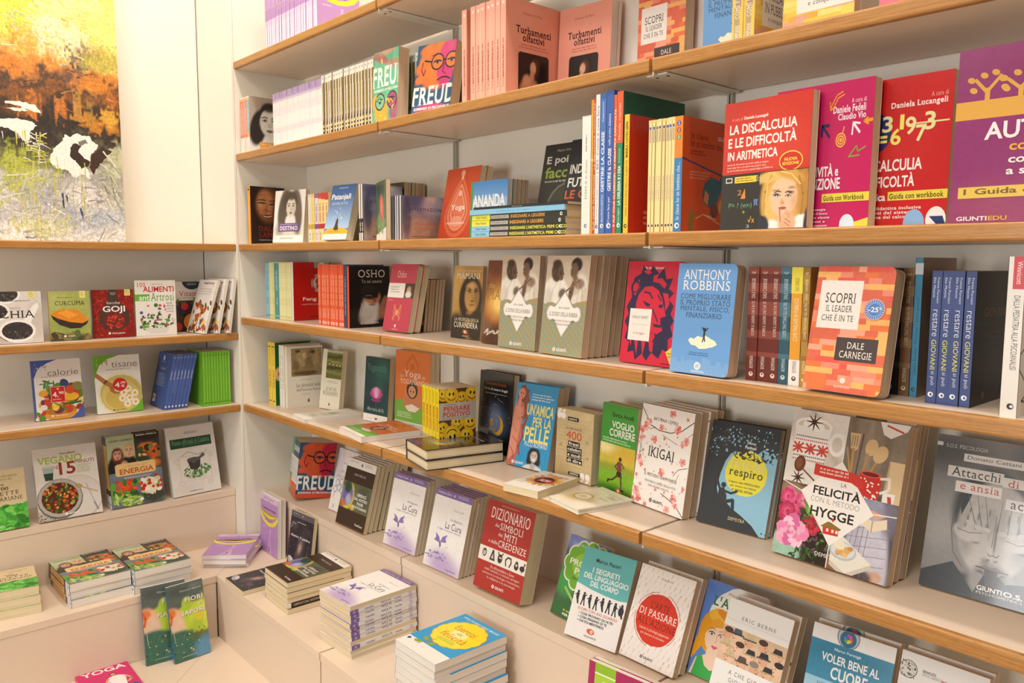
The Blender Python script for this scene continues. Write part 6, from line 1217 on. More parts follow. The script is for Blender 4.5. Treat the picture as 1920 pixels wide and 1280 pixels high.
@design('berne', (.135, .194, .02), 'eceae8', 'e6e2de', None, PRINT, PG_TAN)
def _(a):
    a.t('ERIC BERNE', .25, .14, .78, .175, '6a6a6e', 'ws')
    a.P(0, .26, 1, .60, 26, 18, 'd9bc9c', [(.3, .5, .5, .2, 'e0bcae', .8, .8), (.8, .3, .4, .2, 'd4b694', .8, .8)], .1, 2)
    R = random.Random(8)
    for k, (u, v) in enumerate(((.08, .33), (.24, .32), (.44, .33), (.66, .33), (.88, .36), (.1, .45), (.3, .43), (.5, .46), (.7, .44), (.92, .47), (.2, .54), (.4, .55), (.6, .55), (.8, .55))):
        s = R.choice((-1, 1)); z = .075
        a.e(u, v + .015, z * .95, R.choice(['e0b494', 'd8a888', 'e8c0a4']), z * 1.1, R.uniform(-15, 15)).e(u + s * z * .9, v + .02, z * .22, 'd8a080').e(u + s * z * .35, v + .008, z * .1, '4a342a').l([(u + s * z * .4, v + .042), (u + s * z * .8, v + .042)], z * .14, '8a4a3a')
        if k % 3: a.p([(u - z, v - .005), (u - z * .7, v - .055), (u + z * .7, v - .055), (u + z, v - .005)], R.choice(['2e2e34', '4a5a68', '3a3030', 'c8b48a', '5a4a3a']), .1).l([(u - z * 1.35, v), (u + z * 1.35, v - .004)], z * .25, R.choice(['2e2e34', '4a4a50', 'b8a070']))
        else: a.e(u - s * z * .2, v - .03, z * .95, R.choice(['4a3024', '8a8078', '2e2622']), z * .55)
    a.r(0, .20, 1, .262, 'eceae8').r(0, .60, 1, 1, 'eceae8')
    a.t('A CHE GIOCO', .24, .655, .82, .695, '5a5a5e', 'ws').t('GIOCHIAMO', .27, .725, .76, .765, '5a5a5e', 'ws').t('Un classico della psicologia contemporanea', .12, .81, .92, .83, '8a8a8c')
@design('cuore', (.142, .197, .02), '3f8cae', 'e8e6e4', None, GLOSS, PG_TAN)
def _(a):
    a.r(0, 0, 1, .13, 'eceae8').e(.44, .045, .14, '8a8a90').e(.44, .045, .125, 'a8c8d8').e(.44, .06, .1, '2f6a86').r(.2, -.1, .7, .0, 'eceae8')
    for k in range(8): t = rad(45 * k); a.e(.44 + .035 * math.cos(t), .055 + .035 * math.sin(t) * a.w / a.h, .022, ['d8504a', 'e8a03a', 'e8e04a', '6fae4a', '3f9ac0', '5a5ac0', 'a85ac0', 'd85a9a'][k])
    a.P(0, .13, 1, 1, 24, 26, '3f8cae', [(.5, .2, .8, .2, '2f7a9e', .8, .8), (.5, .95, .9, .35, '8ac0dc', 1, .6), (.3, .9, .3, .16, 'e8f0f4', .9, .7), (.8, .85, .25, .14, 'dce8f0', .8, .7), (.15, .75, .2, .1, 'e0ecf2', .7, .8)], .06, 3)
    a.t('Marco Formigli', .30, .165, .62, .195, 'd0e4ee', 'b').t('VOLER BENE AL', .16, .225, .86, .30, 'f4f4f2', 'b').t('CUORE', .30, .325, .74, .43, 'f4f4f2', 'b').r(0, .455, 1, .60, '9cc8de')
    a.t('conoscerlo per vivere meglio', .16, .475, .96, .515, '2f5a7a').t("e prevenire l'infarto", .30, .535, .84, .575, '2f5a7a')
@design('einaudi', (.129, .207, .02), 'eceae8', 'eceae8', None, PRINT, PG_TAN)
def _(a):
    a.e(.10, .13, .11, '6a6662').e(.10, .13, .1, 'dcd8d2')
    a.sc(40, (.02, .07, .18, .19), (.008, .02), ['5a5652', '8a8680', '3a3634'], 4, (.3, .7)); a.t('EINAUDI', .27, .10, .42, .12, '5a5652', 'b').t('STILE LIBERO', .27, .13, .48, .145, '8a8680').t('BIG', .49, .13, .56, .145, 'b0405a', 'b').r(.27, .123, .5, .125, 'a8a4a0')
    a.e(.6, .6, .3, 'b8b4b0', .3).t('stile', .3, .4, .8, .5, '4a4844', 's')
def space(a):
    a.r(0, 0, 1, .1, '5a5660').e(.5, .05, .025, 'a8a4b4').g(.1, .03, .4, .06, 1, '9a96a4', 3)
    a.P(0, .1, 1, 1, 30, 40, '26222a', [(.5, .6, .2, .5, '6a5a64', .9, .9, 20), (.5, .6, .1, .2, 'c8a088', .9, .9, 20), (.7, .3, .4, .2, '3a3440', .8, .9), (.2, .25, .2, .2, '4a4654', .7, .9), (.7, .8, .2, .1, '7a5a6a', .6, .8)], .3, 6, cells=20)
    a.sc(50, (0, .12, 1, .98), (.004, .012), ['b8b0b8', '8a7a84', 'd8d0cc'], 3, (.7, 1)); a.e(.15, .87, .14, 'b4b0b8', .09, 30).e(.18, .85, .1, 'd4d0d4', .05, 30).g(.2, .945, .5, .965, 1, 'a8a4ac', 4)
    a.l([(.05, .3), (.1, .2), (.25, .22)], .03, '8a8690').t('Siamo il padre', .08, .40, .90, .455, 'e8e4e4', 'sb').g(.3, .16, .7, .19, 1, 'c8c4cc', 2)
@design('space', (.139, .19, .014), '26222a', '26222a', None, GLOSS, PG_CREAM)
def _(a): space(a)
def eserc(a):
    a.r(0, 0, 1, .8, '2f9cd4').r(0, .8, 1, 1, 'efe9e4').t('VIRGIA GALIANO E GENNY MERCHET', .08, .05, .92, .085, 'c8e4f4', 'b').g(.2, .10, .9, .12, 1, '8cc4e4', 3)
    Y = 'f0dc2c'; R_ = 'd88a2a'
    for rr, c in ((.158, R_), (.148, Y)):
        for k in range(14): t = rad(k * 360 / 14); a.e(.52 + .30 * math.cos(t), .40 + .27 * math.sin(t) * a.w / a.h, rr, c, up=.1)
    a.up(); a.e(.52, .40, .36, Y, .32).e(.52, .40, .16, 'f4ec9c', .12)
    a.t('Esercizi', .28, .235, .74, .335, 'c8622a', 's').t('di', .46, .36, .58, .41, '5a9a3a', 's').t('felicità', .26, .425, .80, .535, 'c8622a', 's').g(.3, .555, .74, .625, 3, '4aa05a', 4, cen=True)
    a.l([(.40, .64), (.36, .74), (.30, .86)], .014, 'c8622a')
    for u, v, ro in ((.27, .72, 30), (.46, .76, 150), (.25, .82, -10)): a.sc(1, (u, v, u, v), (.085, .086), ['8aa83a'], 2, (.6, .61), 'leaf', .1, None, (ro, ro + 1))
    a.p([(.04, .84), (.08, .82), (.12, .85), (.07, .88)], '2a4a7a')
@design('eserc', (.157, .209, .0186), '2f9cd4', '2f9cd4', '2f7cb4', GLOSS, PG_WHITE)
def _(a): eserc(a)
@design('magenta', (.16, .211, .012), 'a8285c', 'b43a6a', None, PRINT, PG_WHITE)
def _(a):
    a.r(.1, 0, .42, .6, 'a4cc3c').r(.1, 0, .42, .09, '8fb82c').r(.1, .09, .42, .105, 'e8f0d0').e(.26, .2, .06, 'd8e8a8').t('RIMEDI', .16, .28, .36, .32, 'f0f4e0', 'b').t('NATURALI', .14, .34, .38, .38, 'f0f4e0', 'b').e(.68, .16, .14, 'c04a7a').e(.68, .16, .125, 'a8285c').g(.5, .4, .95, .5, 2, 'e8a8c4', 3)

# ---- left wall
@design('chia', (.135, .157, .014), 'dcd4cc', 'c8beb4', None, PRINT, PG_CREAM)
def _(a):
    a.P(0, 0, 1, 1, 24, 28, 'ddd5ce', [(.9, .6, .3, .8, 'c8bdb4', .8, .8), (.2, .9, .5, .2, 'b8a498', .7, .8)], .05, 2)
    for k in range(6): a.l([(0, .62 + k * .08), (.3, .78 + k * .06)], .008, 'b8a89c')
    for u, v, z in ((.30, .05, .30), (.08, .38, .30), (.50, .76, .36)):
        a.e(u, v, z, 'f2ede8', z * .72).e(u, v, z * .84, '3a3432', z * .56); a.sc(70, (u - z * .8, v - z * .5 * .86, u + z * .8, v + z * .5 * .86), (.008, .016), ['5a5250', '2a2422', '8a8280'], 3, (.5, .8), mask=lambda x, y, u=u, v=v, z=z: ((x - u) / (z * .78)) ** 2 + ((y - v) / (z * .5 * .86)) ** 2 < 1)
    a.p([(.62, .56), (.82, .28), (.92, .22), (.95, .3), (.76, .62)], 'f2ede8').t('semi', .38, .29, .58, .345, 'b8a8a8', '').g(.32, .17, .9, .2, 1, '6a625c', 3).t('CHIA', .18, .37, .86, .51, '2a2422', 's').l([(0, .76), (.3, .95)], .012, '4a2a1a')
    a.r(.74, 0, .88, .13, 'e8e08a').g(.76, .02, .86, .12, 3, 'a8983a', 3).e(.36, .93, .03, 'f4f0ec').t('GIUNTI DEMETRA', .42, .915, .80, .94, 'f4f0ec', 'b')
@design('curcuma', (.115, .155, .016), 'a3ab5c', 'd8902c', None, PRINT, PG_CREAM)
def _(a):
    a.P(0, 0, 1, 1, 28, 34, 'a8b05e', [(.5, .7, .7, .4, '8a9a4a', .8, .9), (.5, 1.0, .8, .24, '4a4a2c', 1, .5), (.2, .2, .5, .4, 'b8bc70', .7, .9)], .12, 5)
    a.p([(.04, .47), (.5, .42), (.96, .60), (.9, .68), (.74, .76), (.5, .76), (.24, .68), (.08, .56)], '3a2c26').p([(.04, .47), (.1, .42), (.3, .36), (.45, .37), (.62, .36), (.80, .46), (.96, .60), (.8, .66), (.5, .63), (.2, .55)], 'e08a28', .12).p([(.2, .44), (.44, .38), (.7, .48), (.5, .56)], 'eca03a', .12)
    a.sc(14, (.05, .86, .95, 1), (.06, .12), ['6a5a3a', '4a3a24', '8a7a4c', '5a6a34'], 4, (.5, .8)); a.l([(.1, .82), (.4, .9)], .02, '3a2a1a')
    a.g(.2, .12, .6, .145, 1, '4a4a1a', 2).t('CURCUMA', .15, .20, .88, .285, '2a2414', 's').r(.76, 0, .90, .14, 'e8e08a').g(.78, .02, .88, .12, 3, 'a8983a', 3).e(.36, .91, .03, 'f4f0ec').t('GIUNTI', .42, .90, .60, .925, 'f4f0ec', 'b')
@design('goji', (.125, .157, .016), '8a1e18', '4a1a18', None, PRINT, PG_CREAM)
def _(a):
    a.P(0, 0, 1, 1, 14, 18, '8a1e18', [], .2, 3); a.sc(330, (0, 0, 1, 1), (.03, .055), ['a8281e', 'c03a28', '7a1812', 'b4302a', '941f18'], 3, (.25, .4), m=.2)
    a.p([(.40, 0), (.58, 0), (.62, .12), (.62, .24), (.76, .34), (.88, .50), (.88, .68), (.76, .80), (.5, .86), (.26, .80), (.16, .66), (.18, .48), (.28, .34), (.36, .22), (.36, .1)], '4a3630').e(.52, .62, .27, '6a2a22', .26)
    a.sc(60, (.3, .5, .74, .8), (.03, .05), ['b8302a', 'd0482c', 'a8281e'], 5, (.3, .45), m=.2, mask=lambda u, v: ((u - .52) / .25) ** 2 + ((v - .64) / .17) ** 2 < 1)
    a.g(.42, .06, .58, .12, 2, 'd8c8c0', 2, cen=True).t('bacche', .34, .245, .66, .30, 'f0e4d8', 's').t('GOJI', .24, .34, .78, .50, 'f4ece4', 'b').r(.78, 0, .92, .13, 'e8e08a').g(.8, .02, .9, .12, 3, 'a8983a', 3).e(.38, .91, .03, 'f4f0ec').t('GIUNTI DEMETRA', .44, .90, .76, .925, 'f4f0ec', 'b')
@design('alimenti', (.13, .186, .012), 'ece8e2', '6ab03c', None, PRINT, PG_WHITE)
def _(a):
    a.r(0, .25, .36, .37, '6ab03c').t('100', .06, .04, .26, .12, 'c8302c', 's').g(.4, .06, .7, .09, 1, 'a8a49c', 2).t('ALIMENTI', .20, .11, .96, .21, 'c8302c', 'b').t('anti', .10, .265, .38, .36, 'e8f0d8', 'b').t('Artrosi', .38, .23, .96, .37, '5a9a30', 's')
    veg(a, (.3, .42, .75, .54), 6, 2, (.03, .05), ['5a8a4a', 'c85a6a', '8a5a7a', '4a6a2a']); a.sc(90, (.12, .58, .95, .92), (.03, .06), ['5f9a3c', '3f7a2a', '8ab85a', 'e8d8e0', 'b85a78', '2f5a24', '5a4a6a'], 3, (.4, .8), m=.15, mask=lambda u, v: ((u - .52) / .42) ** 2 + ((v - .75) / .17) ** 2 < 1)
    a.p([(.2, .86), (.84, .86), (.72, .96), (.34, .96)], 'dcd8d4').e(.14, .58, .04, '5a5a8a').e(.12, .84, .04, '5a5a8a').e(.5, .45, .05, '3f7a2a').g(.76, .4, .96, .6, 4, 'b0aca4', 3)
@design('vitamine', (.13, .177, .012), 'ece6e0', 'ece6e0', None, PRINT, PG_WHITE)
def _(a):
    a.e(.55, .0, .26, '2a3a4a', .22).g(.42, .03, .68, .08, 2, 'e4e0da', 2, cen=True).t('Vitamine', .18, .19, .96, .29, 'c8302c', 's').t('il sapore della salute', .2, .31, .92, .35, '9a948c', '')
    a.P(.05, .38, 1, 1, 12, 14, '4a2a2a', [(.3, .9, .4, .3, '2a1a1a', .8, .8)], .1, 2); a.sc(16, (.05, .36, .98, .5), (.06, .1), ['3f6a2a', '5f8a3c'], 3, (.3, .6), 'leaf'); a.sc(40, (.06, .48, .98, .72), (.045, .07), ['2a2030', '3a2a48', '4a1a2a', '1a1a2a'], 4, (.9, 1)); a.e(.32, .5, .10, 'c8322a').e(.5, .82, .24, 'e88a24', m=.1).e(.46, .79, .12, 'f0a040').e(.88, .8, .14, 'd8602a').e(.1, .9, .12, 'b83a2a').r(0, .36, .06, 1, 'ece6e0')
@design('white_lean', (.131, .191, .01), 'ece4dc', 'f0eae4', None, PRINT, PG_WHITE)
def _(a):
    a.g(.3, .04, .9, .1, 1, '7a3a2a', 2, .6).g(.15, .16, .95, .3, 3, 'b8aca4', 3); a.sc(50, (.1, .42, .98, .98), (.06, .13), ['c8642a', 'e08a3a', '8a4a2a', '5f7a3a', 'a83a2a', 'e8c87a', '6a3a24'], 4, (.3, .6), m=.2)
@design('calorie', (.141, .191, .012), 'ece6e0', '4a5f9a', None, PRINT, PG_CREAM)
def _(a):
    a.p([(0, 0), (.52, 0), (.3, .06), (.12, .16), (.04, .30), (0, .42)], '4a5fa8').sc(14, (.06, .05, .3, .2), (.03, .05), ['c8ccdc', '8a98c8'], 3, (.2, .3), 'leaf').p([(1, .74), (1, 1), (.6, 1), (.86, .92)], '4a5fa8').r(0, .3, .04, 1, '4a5f9a')
    a.t('calorie', .32, .165, .94, .27, '5a544e', 'l').g(.18, .275, .94, .3, 1, '9a948c', 3)
    a.e(.5, .88, .36, 'd89a3a', .2).e(.5, .84, .34, 'b8742a', .12)
    a.sc(70, (.1, .44, .95, .84), (.06, .12), ['e8a83a', 'e0842a', 'c8402a', 'f0c84a', '5f8a2e', '3f6a24', 'a83024', '6a3a4a'], 5, (.5, .9), m=.15, mask=lambda u, v: ((u - .52) / .46) ** 2 + ((v - .68) / .25) ** 2 < 1)
    a.e(.64, .42, .09, '3a4a7a', .12, -20).e(.9, .47, .12, '8a8a4a', .1).e(.74, .52, .1, 'd8502a').e(.76, .65, .15, 'f0b82c', .08).l([(.4, .72), (.66, .86)], .03, '5f8a2e').l([(.6, .76), (.95, .74)], .05, '3f6a2e').sc(14, (.18, .36, .45, .48), (.06, .1), ['4a7a34', '6a9a4a'], 2, (.2, .3), 'leaf').sc(10, (.02, .78, .2, .98), (.04, .08), ['c8302a', 'e8e0d8', '5f8a2e'], 3)
    a.e(.35, .94, .022, 'f4f0ec').t('GIUNTI DEMETRA', .40, .93, .66, .95, 'f4f0ec', 'b')
def back_blue(a):
    a.side = 'b'; a.e(.42, .1, .06, 'c8d0e4').g(.3, .16, .55, .18, 1, 'b8c4dc', 2).t('calorie', .3, .26, .62, .31, 'c8d0e4', 'l').g(.12, .38, .8, .62, 8, 'a8b4d4', 3).r(.12, .78, .3, .92, 'ece8e4').g(.14, .8, .28, .88, 1, '3a3a3a', 3, .8)
    a.side = 's'; a.t('calorie', .3, .30, .7, .46, 'd8dcea', '', -90).e(.5, .95, .26, 'eceaf0').e(.5, .06, .2, '98a8d0')
@design('blue_row', (.14, .191, .0112), 'ece6e0', '4c64a8', '3f5894', PRINT, PG_CREAM)
def _(a): back_blue(a)
@design('green_row', (.14, .191, .0097), 'ece6e0', '7cc03a', '6aae2e', PRINT, PG_CREAM)
def _(a): a.side = 's'; a.r(.0, 0, .09, 1, '5f9a28').r(.1, .05, .9, .08, '6aae2c').t('tisane', .3, .30, .7, .46, '6aa832', '', -90).e(.5, .94, .28, '3f6a1c').e(.5, .94, .1, '7cc03a')
@design('tisane', (.142, .192, .012), 'ece8e0', '6aae2e', None, PRINT, PG_CREAM)
def _(a):
    a.p([(0, 0), (.55, 0), (.3, .06), (.12, .16), (.04, .3), (0, .4)], '6aae2e').sc(14, (.06, .05, .3, .18), (.03, .05), ['9a7a3a', 'a8c878'], 3, (.2, .3), 'leaf')
    a.t('tisane', .38, .105, .94, .21, '5a544e', 'l').g(.26, .235, .92, .265, 1, '9a948c', 3)
    a.e(.55, .68, .50, 'e8dfb8', .50).e(.55, .68, .46, 'c8b468', .45).e(.52, .70, .40, 'd8c470', .38).e(.5, .74, .3, 'cdb258', .26)
    a.l([(.02, .32), (.22, .46), (.4, .56)], .09, 'b07a44', 0, .12).e(.42, .60, .13, 'a8703c', .09, 30).p([(1, .78), (1, 1), (.66, 1), (.86, .92)], '6aae2e')
    R = random.Random(4)
    for u, v in ((.48, .58), (.6, .66), (.70, .60), (.56, .76), (.72, .76), (.84, .68), (.66, .86), (.84, .84)):
        for k in range(10): t = rad(36 * k); a.e(u + .055 * math.cos(t), v + .055 * math.sin(t) * a.w / a.h, .036, 'f4efe8', .018, 36 * k, 8, up=.1)
        a.e(u, v, .034, 'e0b428', m=.1)
    a.e(.36, .95, .02, '5a5a4a').t('GIUNTI DEMETRA', .40, .94, .64, .96, '5a5a4a', 'b')
@design('recette_pile', (.135, .185, .027), 'd8c29a', 'cdb488', None, PRINT, PG_CREAM)
@design('recette', (.135, .185, .016), 'd8c29a', 'cdb488', None, PRINT, PG_CREAM)
def _(a):
    a.P(0, 0, 1, .66, 12, 12, 'd9c49c', [(.2, .5, .5, .4, 'ccb384', .8, .9)], .06, 2)
    a.t('Cucchiaino', .35, .08, .85, .125, '6a7a3a', 's').t('verde', .5, .14, .75, .175, '6a7a3a', 's').t('OLTRE', .40, .235, .58, .265, '4a3a2a', 'b').t('700', .44, .285, .66, .345, '4a3a2a', 'b').t('RICETTE', .2, .365, .86, .43, '4a3424', 's').t('VEGETARIANE', .06, .455, .92, .52, '4a3424', 's')
    a.P(0, .60, 1, 1, 20, 12, '3f9a34', [(.5, 1, .6, .2, '2f7a24', .8, .8)], .3, 3); a.sc(70, (0, .6, 1, 1), (.06, .14), ['4fae3c', '3f9a30', '7acc58', '2f7a24', '5fba44'], 3, (.4, .8), 'leaf', .25); a.r(0, .55, 1, .575, 'd9c49c').e(.2, .93, .025, 'f4f0ec').t('GIUNTI', .27, .92, .5, .945, 'f4f0ec', 'b')
def vegano(a):
    a.P(0, 0, 1, 1, 30, 34, 'e2dbd3', [(.1, .95, .3, .2, 'b8ac9c', .9, .7), (.8, .3, .4, .4, 'e8e2da', .8, .9)], .04, 2)
    a.sc(60, (0, .8, .35, 1), (.006, .014), ['5a4a34', '3a2e20', '8a7a5a'], 3); a.t('PAUL GERSON', .42, .085, .66, .11, '4a4a44', 'b').t('VEGANO', .06, .125, .76, .225, 'a8c04a', 'b').t('IN', .26, .255, .36, .305, '8a3a2a').t('15', .38, .22, .64, .395, '9a3424', 'b').t('MINUTI', .64, .215, .95, .265, '9a3424').g(.66, .28, .9, .4, 5, '9ab86a', 2)
    a.p([(.12, .26), (.30, .26), (.27, .45), (.15, .45)], 'a8b8ac').p([(.135, .35), (.285, .35), (.27, .45), (.15, .45)], '2f4a3c').e(.21, .26, .09, 'c4ccc4', .02)
    a.e(.62, .74, .42, 'c4bdb6', .40).e(.62, .73, .40, 'd8d2cb', .38).e(.35, .72, .36, '6a635e', .35).e(.35, .71, .345, 'b4aca4', .33).e(.35, .71, .29, '5a2a1a', .27)
    a.sc(130, (.05, .48, .66, .95), (.02, .035), ['c8502a', 'd8702a', '6a8a2e', '3f6a24', 'b03a24', 'e0a04a', '8aa84a', '2f5a1c'], 5, (.5, .9), m=.2, mask=lambda u, v: ((u - .35) / .28) ** 2 + ((v - .71) / .21) ** 2 < 1)
    a.e(.66, .58, .06, 'b89a5a', .035, 20).l([(.70, .60), (.95, .70)], .016, 'b89a5a').l([(.78, .56), (.90, .88)], .012, 'a8a4a0').l([(.88, .84), (.93, .95)], .03, '9a9692').e(.42, .94, .022, 'f4f0ec').t('GIUNTI', .46, .93, .62, .955, 'f4f0ec', 'b')
@design('vegano', (.183, .23, .02), 'e2dbd3', 'd8d0c8', None, GLOSS, PG_WHITE)
def _(a): vegano(a); a.side = 's'; a.r(0, 0, .3, 1, 'c8beb4').g(.4, .1, .7, .6, 1, 'a8a090', 3, .7, rot=90)
def energia(a):
    a.P(0, 0, .52, .55, 26, 28, 'a8b890', [(.25, .12, .4, .2, 'c4ccac', .8, .8), (.16, .5, .2, .36, '1f1c1e', 1, .2), (.40, .48, .2, .3, '1f1c1e', 1, .2), (.30, .42, .08, .1, 'd4a488', 1, .4)] + head(.19, .265, .11, Q(a), 'd9a68a', '6a3020', .5, '4a2820', 'b0584a', .25) + head(.41, .225, .115, Q(a), 'e0b494', 'd0b078', .2, '6a4a38', 'b8605a', .2), .03, 2); feat(a, .19, .275, .11, '3a2018', 'b0484a', nose='a8705a'); feat(a, .41, .235, .115, '4a3020', 'b8505a', nose='b08060')
    a.P(.52, 0, 1, .55, 18, 18, '3a3f3a', [(.8, .06, .4, .1, '26241f', .9, .6), (.75, .2, .2, .1, 'e07a34', 1, .4), (.9, .3, .2, .14, 'd8602a', .9, .5), (.62, .35, .12, .14, '2f4a2a', .9, .5), (.85, .45, .2, .1, 'c87a3a', .9, .5)], .2, 3); a.sc(24, (.55, .14, 1, .5), (.03, .06), ['e8843a', 'd8602a', '3f5a2a', '2a3a1c', 'f0b060', '6a8a3c'], 5, (.5, .9), m=.2)
    a.P(0, .52, 1, 1, 20, 16, '6a7480', [(.5, .56, .7, .1, '7a8492', .9, .7), (.8, .9, .4, .2, '3a3a34', .9, .6)], .06, 3)
    a.sc(40, (.02, .66, .5, .9), (.05, .09), ['c83a24', 'e0562c', '3f7a2e', '5f9a3c', 'd84a2a', '2f5a24'], 6, (.5, .9), m=.2); a.sc(40, (.02, .84, .55, 1), (.05, .1), ['a8c85a', 'c4d884', '7aa83c', '8ab84a'], 7, (.2, .4), 'leaf'); a.p([(.54, .68), (.72, .63), (.95, .68), (.96, .80), (.8, .9), (.6, .84)], 'e4dcc4', .15).sc(16, (.56, .66, .95, .86), (.03, .06), ['d8c894', 'f0ead8', '8a9a4a', 'b8a868'], 8); a.sc(12, (.52, .62, 1, .8), (.025, .045), ['c8281e', 'd8402c'], 9, (.9, 1)).sc(12, (.55, .86, 1, .98), (.03, .05), ['4a7a2a', '2f4a1c'], 4, (.3, .6), 'leaf')
    a.p([(.12, .42), (.16, .40), (.84, .40), (.88, .42), (.88, .55), (.84, .57), (.16, .57), (.12, .55)], 'ecc88a').t('Le Ricette dell\'', .26, .425, .74, .46, 'c8a05a', 's').t('ENERGIA', .20, .475, .84, .55, 'b8521c', 'b').g(.2, .595, .85, .625, 2, 'e8e4e0', 3, cen=True)
    a.r(.52, 0, 1, .055, '1f1c1a').t('MARINA PORELLO', .56, .015, .96, .04, 'e0d8c8', 'b').t('LAURA LIGABOU', .06, .055, .48, .085, '6a7a4a', 'b').p([(.52, .92), (.58, .90), (.6, .94), (.54, .96)], 'e8ecf4')
    a.side = 's'; a.r(0, .04, 1, .1, '3a4a34').r(.1, .12, .9, .74, 'e0b060').t("LE RICETTE DELL'ENERGIA", .3, .18, .72, .70, 'a8601c', 'b', -90).r(0, .74, 1, .82, '2a2a24').r(0, .82, 1, 1, 'dfe4ea').p([(.3, .93), (.7, .92), (.5, .97)], '2a3a6a')
@design('energia', (.171, .24, .0245), 'a8b890', '2a2a26', 'c8642a', GLOSS, PG_WHITE)
def _(a): energia(a)
@design('piante', (.174, .244, .014), 'e0d9d2', 'c8c0b6', None, PRINT, PG_TAN)
def _(a):
    a.P(0, 0, 1, 1, 16, 20, 'e2dbd4', [(.5, .3, .3, .1, 'b8c0b0', .6, .9), (.3, .9, .4, .2, 'd4ccc4', .6, .9)], .03, 2)
    for u, v in ((.15, .5), (.2, .58), (.86, .46), (.8, .86), (.2, .82)): a.e(u, v, .06, 'd0cac2').e(u, v, .045, 'dcd5ce')
    a.l([(.6, .98), (.62, .84), (.75, .72)], .01, 'c8c2ba').g(.36, .085, .66, .125, 2, '6a6a64', 2, cen=True)
    a.r(.06, .175, .92, .315, '1f4a2c').t('Piante officinali di Calabria', .10, .195, .88, .265, '7aa88a', 's').g(.3, .275, .7, .295, 1, '5a8a6a', 2).l([(.2, .46), (.4, .38), (.6, .44), (.8, .4)], .02, 'b4bcac')
    a.r(.2, .44, .84, .80, 'c8c2b4').r(.21, .447, .83, .793, 'e4ddd6').P(.22, .46, .82, .78, 14, 12, 'e4ddd6', [(.5, .74, .3, .1, 'b0a890', .7, .8)], .02, 3); a.sc(120, (.22, .58, .84, .78), (.02, .045), ['3f7a34', '2f6a2a', '5f9a4c', '4a8a3c'], 5, (.3, .6), 'leaf', .2, lambda u, v: ((u - .54) / .3) ** 2 + ((v - .67) / .1) ** 2 < 1)
    a.p([(.36, .50), (.64, .50), (.62, .62), (.52, .66), (.42, .64)], '3f3a3a').e(.50, .50, .14, '5a5454', .045).l([(.48, .54), (.70, .46)], .055, '5f585a').e(.70, .455, .04, '6a6264').t('RUBBETTINO', .34, .945, .60, .957, '6a6a64', 'b')
def fiori(a, l1, l2, l3):
    a.P(0, 0, 1, 1, 36, 60, '59645f', [(.3, .1, .5, .2, '4a5554', .9, .8), (.8, .06, .3, .14, '6a7674', .9, .8), (.62, .5, .6, .5, 'b9cf3e', 1, .16), (.5, .28, .16, .22, 'a9c63c', 1, .25), (.8, .5, .34, .6, 'c6d84a', .95, .5), (.95, .42, .2, .6, 'd0dc58', .8, .6), (.72, .62, .3, .34, '9fbc3c', .8, .6), (.08, .44, .30, .36, 'e8b294', 1, .3), (.04, .36, .18, .16, 'dd7a3a', .95, .4), (.2, .54, .26, .34, 'e0c0a8', .95, .5), (.2, .82, .7, .5, '3a6a58', 1, .2), (.75, .72, .4, .14, '5a6a3a', .9, .6), (1.0, .93, .6, .5, '5f92b4', .95, .5)], .10, 4)
    a.e(.82, .46, .12, 'd8c83a', .16, m=.1); a.sc(26, (.02, .62, .75, .95), (.012, .022), ['1f3a34', '6a7a5a', 'e0dcc8'], 5, (.6, 1)); a.sc(12, (.5, .62, .98, .7), (.015, .03), ['6a4a2a', '3a2a1a', 'b8a04a'], 6).l([(0, .33), (.06, .4), (.02, .5)], .05, 'd8602a').l([(.05, .52), (.08, .75)], .01, 'd0c8b8')
    a.t('Alessandra Buzzichi', .34, .085, .94, .11, 'c4c8c4', 's')
    for s, q in ((l1, (.45, .195, .97, .255)), (l2, (.82, .30, .9, .325)), (l3, (.32, .365, .99, .425))):
        a.t(s, q[0] + .012, q[1] + .005, q[2] + .012, q[3] + .005, '5a5a3a', 'sb').t(s, *q, 'ece8dc', 'sb')
    a.t('S', .5, .875, .56, .905, 'd8c83a', 'b').g(.2, .945, .75, .96, 1, 'c8d0d4', 3)
@design('fiori', (.113, .232, .012), '4a5450', '3a6a8a', None, GLOSS, PG_WHITE)
def _(a): fiori(a, 'FIORI', 'e', 'SAPORI')
@design('flora', (.128, .236, .012), '4a5450', '3a6a8a', None, GLOSS, PG_WHITE)
def _(a): fiori(a, 'FLORA', 'e', 'FLAVOUR')
@design('yoga_mag', (.144, .21, .012), 'd0286e', 'd0286e', None, GLOSS, PG_WHITE)
def _(a):
    a.t('YOGA', .09, .06, .93, .19, 'f6eee8', 'b').e(.62, .30, .06, '4a2c20').e(.62, .31, .045, 'd8a078').p([(.5, .4), (.6, .36), (.7, .37), (.84, .44), (.8, .5), (.76, .7), (.52, .7), (.5, .52), (.42, .55)], 'f0ece8').l([(.5, .42), (.4, .56), (.5, .66)], .05, 'd8a078').l([(.8, .44), (.9, .56), (.8, .64)], .05, 'd8a078').p([(.3, .72), (.9, .72), (1, .85), (.2, .85)], '5a4a8a')

